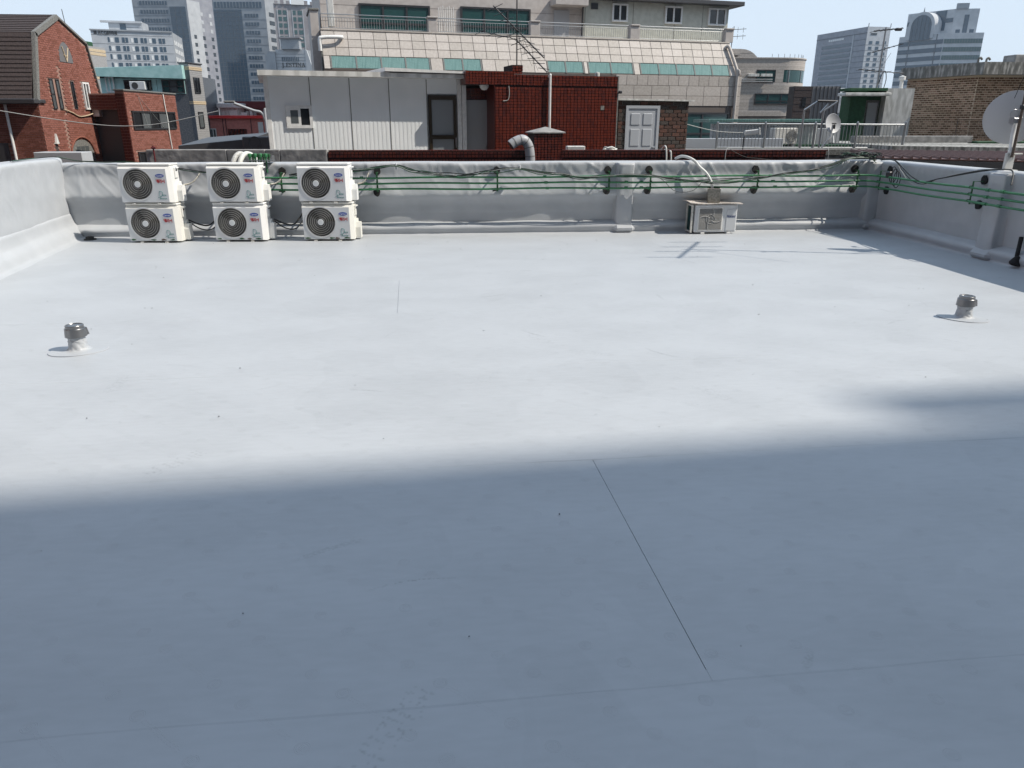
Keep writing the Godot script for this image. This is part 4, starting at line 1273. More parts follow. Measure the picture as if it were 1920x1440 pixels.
func build_stair_house() -> void:
	rng.seed = 401
	var o := thing("stair_house", "dark red tiled stairhead block with stepped top on the next roof", "building", Vector3(0.28, 0, -15.6), 13)
	var g := G.new()
	g.span(Vector3(0.98, 0, -2.4), Vector3(3.24, 2.55, -0.012))
	g.span(Vector3(0.0, 2.36, -2.4), Vector3(0.98, 2.61, -0.012))
	g.span(Vector3(0.0, 0.0, -2.4), Vector3(0.98, 2.36, -0.62))
	g.span(Vector3(0.58, 0.0, -0.62), Vector3(0.98, 2.355, -0.012))
	g.span(Vector3(0.94, 2.611, -0.6), Vector3(1.16, 2.73, -0.012))
	part("core", g, M.grout, o)
	pspan("reveal", o, Vector3(0.565, 0.0, -0.61), Vector3(0.579, 2.354, -0.005), M.tile_red2)
	pspan("reveal", o, Vector3(-0.02, 2.36, -0.6), Vector3(-0.001, 2.615, 0.01), M.tile_red2)
	var ga := G.new(); var gb := G.new()
	var gs := [ga, ga, gb]
	bricks(gs, 0.585, 3.24, 0.9, 2.355, 0.077, 0.055, 0.011, -0.012, 0.016, always, 0.0)
	bricks(gs, 1.16, 3.24, 2.36, 2.56, 0.077, 0.05, 0.011, -0.012, 0.018, always, 0.0)
	bricks(gs, 0.0, 1.16, 2.365, 2.615, 0.064, 0.05, 0.011, -0.012, 0.024, always, 0.0)
	bricks(gs, 0.945, 1.155, 2.618, 2.72, 0.064, 0.05, 0.011, -0.012, 0.024, always, 0.0)
	bricks(gs, 0.0, 0.58, 2.1, 2.36, 0.077, 0.055, 0.007, -0.62, 0.016, always, 0.0)
	part("tiles", ga, M.tile_red, o, "stuff")
	part("dark_tiles", gb, M.tile_red2, o, "stuff")
	var d := pspan("door", o, Vector3(0.0, 0.1, -0.61), Vector3(0.575, 2.09, -0.575), M.door_grey, 0.004)
	pspan("handle", d, Vector3(0.24, 0.02, 0.02), Vector3(0.27, 0.10, 0.06), M.steel, 0.004)
	g = G.new()
	g.t = Transform3D(Basis(), Vector3(0.41, 2.36, -0.2))
	g.lathe([Vector2(0.0, -0.10), Vector2(0.05, -0.09), Vector2(0.085, -0.05), Vector2(0.095, 0.0)], 20)
	part("ceiling_lamp", g, M.white, o)
	g = G.new()
	g.tube(curve([Vector3(1.72, 2.52, -0.02), Vector3(1.72, 2.52, 0.05), Vector3(1.72, 2.46, 0.055), Vector3(1.72, 1.4, 0.055), Vector3(1.72, 0.6, 0.055)]), 0.028, 10)
	part("downpipe", g, M.white, o)
	pspan("patch_plate", o, Vector3(2.87, 1.90, 0.004), Vector3(2.95, 1.98, 0.012), M.trim_grey)
	g = G.new()
	g.tube(curve([Vector3(0.86, 2.34, 0.02), Vector3(0.87, 2.2, 0.02), Vector3(0.84, 2.08, 0.02), Vector3(0.74, 2.06, 0.01)]), 0.008, 6)
	part("loose_wire", g, M.cable_grey, o)
	g = G.new()
	g.t = Transform3D(Basis(), Vector3(2.9, 2.55, -0.3))
	g.lathe([Vector2(0.05, 0.0), Vector2(0.05, 0.06), Vector2(0.045, 0.09), Vector2(0.0, 0.10)], 16)
	part("roof_cowl", g, M.white_dirty, o)
	pspan("edge_flashing", o, Vector3(3.24, 0.9, -0.1), Vector3(3.265, 2.56, 0.005), M.trim_grey)
	g = G.new()
	g.cbox(Vector3(3.30, 2.25, 0.0), Vector3(0.07, 0.06, 0.1), 0.015)
	part("camera_housing", g, M.alu_dark, o)
	# TV aerial on top
	var a := thing("tv_aerial", "bristling black television aerial above the red stairhead block", "aerial", Vector3(1.30, 2.73, -16.0))
	g = G.new()
	g.tube([Vector3(0.0, 0, 0), Vector3(0.0, 1.35, 0)], 0.014, 6)
	part("mast", g, M.alu_dark, a)
	for b in [[Vector3(-0.47, 1.06, 0.1), Vector3(0.56, 0.15, -0.1), 9], [Vector3(0.0, 0.45, 0.05), Vector3(0.62, -0.12, -0.05), 6], [Vector3(-0.75, 0.63, 0), Vector3(0.1, 0.45, 0), 4]]:
		var p0: Vector3 = b[0]; var p1: Vector3 = b[1]
		g = G.new()
		g.bar(p0, p1, 0.022 if b[2] > 4 else 0.01)
		part("boom", g, M.alu_dark, a)
		for k in b[2]:
			var q := G.new()
			var c := p0.lerp(p1, (k + 0.3) / float(b[2]))
			var e: Vector3 = Vector3(0.14, 0.05 - 0.015 * k, 0.12) * (1.0 - 0.05 * k)
			q.bar(c - e, c + e, 0.010)
			q.cbox(c, Vector3(0.04, 0.025, 0.03), 0.006)
			part("element", q, M.alu_dark, a)
	for s in [[Vector3(0, 0.75, 0), Vector3(0.42, -0.1, 0.1)], [Vector3(0, 0.6, 0), Vector3(0.33, 0.0, -0.2)], [Vector3(0.05, 0.9, 0), Vector3(0.15, 0.2, 0.1)]]:
		g = G.new()
		g.bar(s[0], s[1], 0.005)
		part("stay", g, M.alu_dark, a)
	g = G.new()
	var lp := []
	for k in 20: lp.append(Vector3(-0.08 + 0.07 * cos(k * 0.5), 0.55 + 0.015 * k - 0.12, 0.03 + 0.05 * sin(k * 0.5)))
	g.tube(lp, 0.006, 5)
	part("coiled_lead", g, M.cable, a)
	# roof beyond the far parapet, its low tiled wall, the chimney and the flue
	var nb := thing("next_building", "neighbouring block whose flat roof carries the white shed", "building", Vector3(-2.13, 0, -13.3), -3)
	g = G.new()
	g.span(Vector3(-5.0, -10, -9), Vector3(8.6, 0.08, -0.35))
	part("roof_mass", g, M.concrete, nb)
	var wall := thing("tiled_parapet", "low dark red tiled parapet just beyond the far parapet", "parapet wall", Vector3(-2.13, 0, -13.3), -3)
	g = G.new()
	g.span(Vector3(0.0, -10.0, -0.22), Vector3(8.54, 1.19, -0.012))
	part("core", g, M.grout, wall)
	ga = G.new(); gb = G.new()
	gs = [ga, ga, gb]
	bricks(gs, 0.0, 8.54, 0.86, 1.085, 0.056, 0.105, 0.015, -0.012, 0.014, always, 0.5)
	bricks(gs, 0.0, 8.54, 1.09, 1.19, 0.064, 0.05, 0.013, -0.012, 0.014, always, 0.0)
	for k in 134: gs[k % 3].box(Vector3(0.032 + 0.064 * k, 1.199, -0.12), Vector3(0.058, 0.016, 0.2))
	part("tiles", ga, M.tile_red, wall, "stuff")
	part("dark_tiles", gb, M.tile_red2, wall, "stuff")
	var ch := thing("chimney_stack", "stubby red tiled chimney with a weathered cap by the bent flue", "chimney", Vector3(1.36, 0, -13.02), 10)
	g = G.new()
	g.span(Vector3(0.0, -2, -0.42), Vector3(0.50, 1.48, -0.012))
	part("core", g, M.grout, ch)
	ga = G.new(); gb = G.new()
	bricks([ga, ga, gb], 0.0, 0.50, 0.8, 1.48, 0.06, 0.042, 0.012, -0.012, 0.014, always, 0.0)
	part("tiles", ga, M.tile_red, ch, "stuff")
	part("dark_tiles", gb, M.tile_red2, ch, "stuff")
	g = G.new()
	var base := [Vector3(-0.04, 1.481, -0.46), Vector3(0.54, 1.481, -0.46), Vector3(0.54, 1.481, 0.03), Vector3(-0.04, 1.481, 0.03)]
	for k in 4: g.poly([base[k], base[(k + 1) % 4], base[(k + 1) % 4] + Vector3(0, 0.018, 0), base[k] + Vector3(0, 0.018, 0)], (base[k] + base[(k + 1) % 4]) / 2 - Vector3(0.25, 1.48, -0.2))
	for k in 4: g.poly([base[k] + Vector3(0, 0.018, 0), base[(k + 1) % 4] + Vector3(0, 0.018, 0), Vector3(0.25, 1.585, -0.2)], Vector3.UP)
	part("cap", g, M.concrete, ch)
	var du := thing("flue_duct", "fat grey spiral flue bent over beside the tiled chimney", "duct", Vector3(1.20, 0, -13.0))
	var path := [Vector3(0.10, 0.4, 0.0), Vector3(0.09, 1.0, 0.0), Vector3(0.075, 1.20, 0.0), Vector3(0.04, 1.31, 0.0), Vector3(-0.03, 1.375, 0.02), Vector3(-0.11, 1.37, 0.04), Vector3(-0.2, 1.33, 0.06), Vector3(-0.25, 1.295, 0.07)]
	g = G.new()
	g.tube(curve(path, 0.03), 0.082, 20)
	part("duct", g, M.door_grey, du)
	var cp := curve(path, 0.02)
	for k in range(12, cp.size(), 9):
		var q := G.new()
		q.tube([cp[k - 1], cp[k]], 0.0865, 20)
		part("rib", q, M.trim_grey, du)
	g = G.new()
	g.tube([Vector3(-0.245, 1.298, 0.069), Vector3(-0.257, 1.291, 0.072)], 0.074, 20)
	part("mouth_shade_disc", g, M.metal_dark, du)  # solid end disc, coloured dark as the shaded hollow of the flue
	pbox("cable_duct_box", tag(_hold("roof_box"), "small white box lying behind the tiled parapet", "box"), Vector3(2.15, 1.18, -13.6), Vector3(0.32, 0.16, 0.2), M.white, 0.01)
	g = G.new()
	for k in 3:
		var pts := []
		for s in 18: pts.append(Vector3(2.75 + cos(s * 0.4 + k) * (0.14 - 0.02 * k), 1.16 + 0.03 * k + 0.02 * sin(s), -13.5 + 0.1 * sin(s * 0.4 + k)))
		g.tube(pts, 0.016, 6)
	tag(part("hose_coil", g, M.hose, self), "pale hose coiled behind the low tiled parapet", "hose")
	for k in 2:
		g = G.new()
		g.tube(curve([Vector3(3.64 + 0.08 * k, 0.7, -12.95), Vector3(3.63 + 0.08 * k, 1.15, -12.98), Vector3(3.62 + 0.07 * k, 1.27 - 0.09 * k, -13.05), Vector3(3.62 + 0.07 * k, 1.2, -13.3)]), 0.014, 8)
		tag(part("conduit", g, M.hose, self), ["taller pale conduit climbing the low tiled parapet", "shorter pale conduit climbing the low tiled parapet"][k], "conduit", "conduits on the tiled parapet")
	# thin wires lying over the tiled parapet
	g = G.new()
	g.tube(curve([Vector3(4.62, 0.9, -12.83), Vector3(4.63, 1.2, -12.85), Vector3(4.75, 1.24, -12.9), Vector3(5.2, 1.235, -12.9), Vector3(5.8, 1.225, -12.9), Vector3(6.36, 1.23, -12.9), Vector3(6.43, 1.2, -12.84), Vector3(6.42, 0.9, -12.82)], 0.05), 0.006, 6)
	tag(part("wire", g, M.cable_grey, self), "pale wire lying along the top of the low tiled parapet", "wire")
	g = G.new()
	g.tube(curve([Vector3(4.7, 1.22, -12.85), Vector3(4.95, 1.1, -12.82), Vector3(5.3, 1.06, -12.82), Vector3(5.75, 0.98, -12.82)], 0.05), 0.005, 6)
	tag(part("wire", g, M.cable, self), "dark wire sagging down the face of the low tiled parapet", "wire")

func build_brick_hut() -> void:
	rng.seed = 55
	var o := thing("brick_hut", "small dark brick hut with a pale panelled door", "hut", Vector3(3.57, 0, -16.8), 10)
	var g := G.new()
	g.span(Vector3(0.0, 0, -1.6), Vector3(1.66, 2.10, 0.0))
	part("core", g, M.mortar, o)
	var row := 0
	var y := 0.95
	while y < 2.06:
		var u := 0.0 - (0.10 if row % 2 else 0.0)
		while u < 1.64:
			var a := maxf(u, 0.0); var b := minf(u + 0.188, 1.66)
			if b - a > 0.04 and not ((a + b) / 2 > 0.14 and (a + b) / 2 < 0.98 and y < 1.99):
				pbox("brick", o, Vector3((a + b) / 2, y + 0.036, 0.004 + rng.randf_range(-0.004, 0.006)), Vector3(snappedf(b - a, 0.02), 0.070, 0.03), M.brick_dark[rng.randi() % 3], 0.005)
			u += 0.20
		y += 0.0815
		row += 1
	g = G.new()
	g.hexa([Vector3(-0.06, 2.105, -1.7), Vector3(1.76, 2.09, -1.7), Vector3(1.76, 2.09, 0.08), Vector3(-0.06, 2.105, 0.08), Vector3(-0.06, 2.145, -1.7), Vector3(1.76, 2.12, -1.7), Vector3(1.76, 2.12, 0.08), Vector3(-0.06, 2.145, 0.08)])
	part("roof_sheet", g, M.white_dirty, o)
	g = G.new()
	g.span(Vector3(0.17, 0.1, 0.0), Vector3(0.225, 2.0, 0.045)); g.span(Vector3(0.905, 0.1, 0.0), Vector3(0.965, 2.0, 0.045)); g.span(Vector3(0.225, 1.94, 0.0), Vector3(0.905, 2.0, 0.045))
	part("door_frame", g, M.door_blue, o)
	var d := pspan("door", o, Vector3(0.227, 0.1, 0.004), Vector3(0.903, 1.938, 0.028), M.door_blue)
	for c in 2:
		for r in [[1.60, 1.84], [1.16, 1.52], [0.7, 1.08]]:
			var q := G.new()
			var x0 := 0.29 + 0.29 * c; var x1 := x0 + 0.22
			q.t = Transform3D(Basis(), -d.position)
			q.cbox(Vector3((x0 + x1) / 2, (r[0] + r[1]) / 2, 0.03), Vector3(x1 - x0, r[1] - r[0], 0.022), 0.0105)
			part("door_panel", q, M.door_blue, d)
	g = G.new()
	g.t = Transform3D(Basis(), -d.position)
	g.cbox(Vector3(0.86, 1.13, 0.045), Vector3(0.07, 0.03, 0.04), 0.008)
	part("handle", g, M.steel, d)

func build_concrete_side() -> void:
	var o := thing("concrete_parapet", "plain grey concrete parapet beyond the stacked units", "parapet wall", Vector3(-2.15, 0, -13.3), -3)
	var xs := [-3.05, -1.70, -1.05, -0.80, 0.0]
	for i in 4: pspan("slab", o, Vector3(xs[i] + 0.004, -10, -0.2), Vector3(xs[i + 1] - 0.004, 1.22, 0.0), M.concrete, 0.01)
	var g := G.new()
	g.tube([Vector3(-2.9, 1.02, 0.03), Vector3(-2.9, 1.28, 0.03)], 0.013, 8)
	g.tube([Vector3(-2.93, 1.25, 0.03), Vector3(-2.86, 1.25, 0.03)], 0.018, 8)
	part("red_standpipe", g, M.maroon, o)
	# dark roof clutter behind it
	var r := thing("roof_plant", "dark grey outdoor unit on the roof beside the white shed", "outdoor unit", Vector3(-4.62, 0.0, -17.9), 6)
	g = G.new()
	g.cbox(Vector3(0.17, 0.72, -0.2), Vector3(0.62, 1.26, 0.36), 0.02)
	part("casing", g, M.metal_dark, r)
	g = G.new()
	g.t = Transform3D(Basis(Vector3.RIGHT, PI / 2), Vector3(0.13, 1.22, -0.018))
	g.lathe([Vector2(0.0, 0.002), Vector2(0.125, 0.002), Vector2(0.13, 0.012), Vector2(0.14, 0.012), Vector2(0.14, 0.0)], 28)
	part("fan_guard", g, M.fan, r)
	var s := thing("roof_slab_edge", "dark sheet-roofed lean-to below the striped tiled building", "lean-to", Vector3(-5.28, 0, -18.1), 0)
	g = G.new()
	g.hexa([Vector3(-0.9, 0.9, -2), Vector3(0.65, 0.9, -2), Vector3(0.65, 0.9, 0), Vector3(-0.9, 0.9, 0.2), Vector3(-0.9, 1.30, -2), Vector3(0.65, 1.42, -2), Vector3(0.65, 1.30, 0), Vector3(-0.9, 1.16, 0.2)])
	part("sheet_roof", g, M.metal_dark, s)
	g = G.new()
	g.span(Vector3(-1.0, -10, -2), Vector3(0.66, 0.9, 0.21))
	part("wall", g, M.concrete, s)

func build_gable_house() -> void:
	rng.seed = 71
	var o := thing("brick_house", "red brick house with a gambrel gable, round-headed window and dark shingles", "house", Vector3(-13.35, 0, -26.5), 90)
	var out := [Vector2(0.0, -10), Vector2(4.61, -10), Vector2(4.61, 2.42), Vector2(4.09, 4.30), Vector2(2.23, 5.0), Vector2(0.66, 4.32), Vector2(0.0, 2.38)]
	var g := G.new()
	g.prism(out, -7.5, -0.02)
	part("wall", g, M.mortar_red, o)
	var pk := PackedVector2Array([Vector2(0.02, -1), Vector2(4.6, -1), Vector2(4.59, 2.42), Vector2(4.05, 4.26), Vector2(2.23, 4.95), Vector2(0.7, 4.28), Vector2(0.02, 2.38)])
	var ok := func(u: float, y: float) -> bool:
		if not Geometry2D.is_point_in_polygon(Vector2(u, y), pk): return false
		if y > 3.62 and y < 4.26 and absf(u - 2.44) < 0.46 * sqrt(maxf(0.0, 1.0 - pow((y - 3.62) / 0.64, 2.0))): return false
		for w in [[0.93, 1.22, 2.05, 3.05], [1.38, 1.64, 2.05, 3.05], [2.42, 2.66, 2.08, 3.04], [3.2, 3.74, 2.06, 3.06], [1.70, 1.82, 1.9, 3.5], [1.50, 1.62, 0.3, 1.75], [0.55, 0.78, 0.3, 1.05], [4.0, 4.2, 0.3, 1.1]]:
			if u > w[0] - 0.06 and u < w[1] + 0.06 and y > w[2] and y < w[3]: return false
		if y < 1.14 and absf(u - 2.45) < 0.9 and y < 0.5 + 0.62 * sqrt(maxf(0.0, 1.0 - pow((u - 2.45) / 0.88, 2.0))): return false
		return true
	var ga := G.new(); var gb := G.new()
	bricks([ga, ga, ga, gb], 0.0, 4.61, -0.2, 4.98, 0.19, 0.068, 0.01, -0.02, 0.022, ok)
	part("bricks", ga, M.brick_a, o, "stuff")
	part("dark_bricks", gb, M.brick_b, o, "stuff")
	# wall under the eaves, on the long side
	ga = G.new(); gb = G.new()
	var side := Transform3D(Basis(Vector3.UP, -PI / 2), Vector3(0.0, 0, -7.0))
	ga.t = side; gb.t = side
	var ok2 := func(u: float, y: float) -> bool: return not (u < 5.85 and y < 1.05 and u > 3.3)
	bricks([ga, gb, gb], 2.6, 7.0, -0.2, 2.3, 0.19, 0.068, 0.01, 0.0, 0.02, ok2)
	part("bricks", ga, M.brick_a, o, "stuff")
	part("dark_bricks", gb, M.brick_b, o, "stuff")
	# roof courses on the long side, steep below and shallow above
	for seg in [[Vector2(-0.22, 2.36), Vector2(0.60, 4.36), 15], [Vector2(0.60, 4.36), Vector2(2.23, 5.06), 10], [Vector2(4.70, 2.40), Vector2(4.12, 4.36), 15], [Vector2(4.12, 4.36), Vector2(2.23, 5.06), 10]]:
		var a: Vector2 = seg[0]; var b: Vector2 = seg[1]
		var n: int = seg[2]
		var nn := Vector2(-(b - a).y, (b - a).x).normalized()
		if nn.y < 0: nn = -nn
		for k in n:
			var p := a.lerp(b, float(k) / n); var q := a.lerp(b, (k + 1.25) / n)
			g = G.new()
			var sx := -7.4
			g.hexa([Vector3(p.x, p.y, sx), Vector3(q.x, q.y, sx), Vector3(q.x, q.y, -0.05), Vector3(p.x, p.y, -0.05), Vector3(p.x + nn.x * 0.035, p.y + nn.y * 0.035, sx), Vector3(q.x + nn.x * 0.012, q.y + nn.y * 0.012, sx), Vector3(q.x + nn.x * 0.012, q.y + nn.y * 0.012, -0.05), Vector3(p.x + nn.x * 0.035, p.y + nn.y * 0.035, -0.05)])
			part("shingle_course", g, M.slate, o)
	# raking trim
	for e in [[Vector2(-0.10, 2.36), Vector2(0.56, 4.40)], [Vector2(0.56, 4.40), Vector2(2.23, 5.10)], [Vector2(2.23, 5.10), Vector2(4.19, 4.40)], [Vector2(4.19, 4.40), Vector2(4.74, 2.40)]]:
		var a: Vector2 = e[0]; var b: Vector2 = e[1]
		var nn := Vector2(-(b - a).y, (b - a).x).normalized() * (0.16 if e[0].x < 2 else 0.07)
		if nn.y > 0.0 and absf(nn.x) < 0.09: nn = -nn
		if a.x < 0.3 and nn.x < 0: nn = -nn
		if a.x > 4.0 and nn.x > 0: nn = -nn
		g = G.new()
		g.prism([a, b, b + nn, a + nn], -0.06, 0.06 if e[0].x < 1 else 0.05)
		part("verge_trim", g, M.trim_grey, o)
	for e in [[-0.30, 0.38, 2.22, 2.37], [4.42, 5.05, 2.30, 2.42]]:
		pspan("gutter", o, Vector3(e[0], e[2], -7.4 if e[0] < 0 else -0.3), Vector3(e[1] if e[0] > 0 else 0.04, e[3], 0.06), M.metal_dark, 0.02)
	pspan("gutter_end", o, Vector3(0.041, 2.24, -0.02), Vector3(0.38, 2.36, 0.07), M.metal_dark, 0.02)
	# round-headed window
	g = G.new()
	var arc := []
	for k in 17: arc.append(Vector2(2.44 + 0.46 * cos(PI * k / 16), 3.62 + 0.64 * sin(PI * k / 16)))
	g.prism(arc, -0.02, 0.008)
	var f := part("round_window", g, M.metal_seam, o)
	for s in [[Vector3(2.44, 3.64, 0.02), Vector3(2.25, 4.12, 0.02)], [Vector3(2.44, 3.64, 0.02), Vector3(2.66, 4.1, 0.02)], [Vector3(2.3, 3.85, 0.02), Vector3(2.55, 3.8, 0.02)]]:
		g = G.new()
		g.bar(s[0], s[1], 0.035)
		part("glazing_bar", g, M.tile_cream, f)
	window(o, 0.95, 1.2, 2.08, 3.03, -0.018, M.alu_dark, M.glass_grey, 1, 0.03, [0.5])
	window(o, 1.40, 1.62, 2.08, 3.03, -0.018, M.alu_dark, M.glass_grey, 1, 0.03, [0.4])
	window(o, 2.44, 2.64, 2.10, 3.02, -0.018, M.alu_dark, M.glass_dark, 1, 0.03, [0.35])
	window(o, 3.22, 3.72, 2.10, 3.03, -0.018, M.white, M.glass_dark, 2, 0.06)
	g = G.new()
	arc = [Vector2(3.28, 0.2), Vector2(3.28, 0.5)]
	for k in 13: arc.append(Vector2(2.45 + 0.83 * cos(PI * k / 12), 0.5 + 0.58 * sin(PI * k / 12)))
	arc.append(Vector2(1.62, 0.2))
	g.prism(arc, -0.02, 0.008)
	f = part("arched_window", g, M.trim_grey, o)
	for p in [[2.0, 2.28], [2.32, 2.6], [2.64, 2.9]]: pspan("pane", f, Vector3(p[0], 0.25, 0.0), Vector3(p[1], 0.85, 0.014), M.glass_grey)
	g = G.new()
	var ring := []
	for k in 25: ring.append(Vector3(2.45 + 0.90 * cos(PI * k / 24), 0.5 + 0.66 * sin(PI * k / 24), 0.01))
	g.tube(ring, 0.035, 6)
	part("arch_ring", g, M.brick_b, o)
	for u in [0.66, 4.1]:
		g = G.new()
		g.prism([Vector2(u - 0.10, 0.98), Vector2(u + 0.10, 0.98), Vector2(u, 1.30)], -0.02, 0.06)
		part("niche_cap", g, M.white_dirty, o)
		pspan("niche", o, Vector3(u - 0.1, 0.2, -0.02), Vector3(u + 0.1, 0.975, -0.012), M.slate)
	g = G.new()
	g.cbox(Vector3(3.82, 2.0, 0.16), Vector3(0.40, 0.27, 0.24), 0.012)
	var ac := part("window_unit", g, M.ac_white, o)
	g = G.new()
	for q in [[Vector3(3.66, 1.86, 0.02), Vector3(3.66, 1.55, 0.02)], [Vector3(3.98, 1.86, 0.02), Vector3(3.98, 1.55, 0.02)], [Vector3(3.66, 1.86, 0.26), Vector3(3.66, 1.55, 0.02)], [Vector3(3.98, 1.86, 0.26), Vector3(3.98, 1.55, 0.02)], [Vector3(3.66, 1.55, 0.02), Vector3(3.98, 1.55, 0.02)]]: g.bar(q[0], q[1], 0.022)
	part("bracket", g, M.alu_dark, ac)
	g = G.new()
	g.tube(curve([Vector3(3.6, 1.98, 0.1), Vector3(3.2, 1.90, 0.05), Vector3(2.6, 1.86, 0.03), Vector3(2.1, 1.98, 0.03), Vector3(1.6, 2.08, 0.02)], 0.05), 0.022, 6)
	part("hose", g, M.tile_cream, ac)
	g = G.new()
	g.tube([Vector3(-0.07, 2.2, -1.0), Vector3(-0.07, -0.5, -1.0)], 0.045, 8)
	part("downpipe", g, M.white, o)
	pspan("shutter", o, Vector3(-0.035, -0.5, -3.6), Vector3(0.0, 1.02, -1.2), M.metal_dark)
	g = G.new()
	g.tube([Vector3(4.3, 4.1, -0.6), Vector3(4.1, 5.5, -0.6)], 0.012, 5)
	part("aerial", g, M.alu_dark, o)
	# low wall-mounted grey box in front, just over the parapet
	pspan("lid", tag(_hold("roof_hatch"), "grey hatch box showing over the bright corner of the parapets", "hatch"), Vector3(-7.2, 0.4, -14.2), Vector3(-6.4, 1.17, -13.8), M.tower_pale, 0.01)

func build_low_block() -> void:
	rng.seed = 81
	var o := thing("brick_annex", "low red brick block with a wide dark window beside the gabled house", "building", Vector3(-11.22, 0, -28.0), 83.9)
	var g := G.new()
	g.span(Vector3(0.0, -10, -0.32), Vector3(3.8, 2.68, -0.02))
	g.span(Vector3(1.8, 2.1, -2.6), Vector3(3.8, 2.66, -0.321))
	g.span(Vector3(2.2, -10, -2.6), Vector3(3.8, 2.099, -0.322))
	part("wall", g, M.mortar_red, o)
	var ga := G.new(); var gb := G.new()
	var ok := func(u: float, y: float) -> bool: return not (u > 0.27 and u < 3.53 and y > 1.39 and y < 2.06) and not (u < 2.3 and u > 0.2 and y < 0.70)
	bricks([ga, ga, gb], 0.0, 3.8, 0.0, 2.66, 0.19, 0.066, 0.01, -0.02, 0.022, ok)
	part("bricks", ga, M.brick_a, o, "stuff")
	part("dark_bricks", gb, M.brick_b, o, "stuff")
	ga = G.new()
	ga.t = Transform3D(Basis(Vector3.UP, -PI / 2), Vector3(-0.0, 0, -0.32))
	bricks([ga], 0.0, 0.30, 0.0, 2.66, 0.055, 0.10, 0.012, 0.0, 0.02, always, 0.5)
	ga.t = Transform3D(Basis(Vector3.UP, -PI / 2), Vector3(1.8, 0, -2.6))
	bricks([ga], 0.0, 2.25, 2.12, 2.66, 0.055, 0.10, 0.012, 0.0, 0.02, always, 0.5)
	part("pier_tiles", ga, M.tile_red2, o, "stuff")
	pspan("coping", o, Vector3(-0.05, 2.681, -0.36), Vector3(3.85, 2.73, 0.03), M.trim_grey, 0.008)
	window(o, 0.29, 3.5, 1.41, 2.04, -0.018, M.alu_dark, M.glass_dark, 5, 0.05, [], M.glass_grey)
	window(o, 0.3, 2.24, 0.1, 0.67, -0.018, M.alu_dark, M.glass_dark, 4, 0.05, [], M.glass_grey)
	pspan("shutter", o, Vector3(2.15, -2, -2.5), Vector3(2.199, 2.09, -0.33), M.metal_dark)
	g = G.new()
	g.tube(curve([Vector3(2.75, 2.66, 0.03), Vector3(2.78, 2.2, 0.03), Vector3(2.84, 1.7, 0.03), Vector3(2.8, 1.2, 0.04), Vector3(2.86, 0.7, 0.03)], 0.05), 0.022, 6)
	part("lagged_pipe", g, M.hose, o)
	for q in [[Vector3(0.8, 2.6, 0.02), Vector3(2.9, 1.2, 0.02)], [Vector3(0.9, 2.5, 0.02), Vector3(1.3, 1.5, 0.02)]]:
		g = G.new()
		g.bar(q[0], q[1], 0.012)
		part("wire", g, M.cable_grey, o)

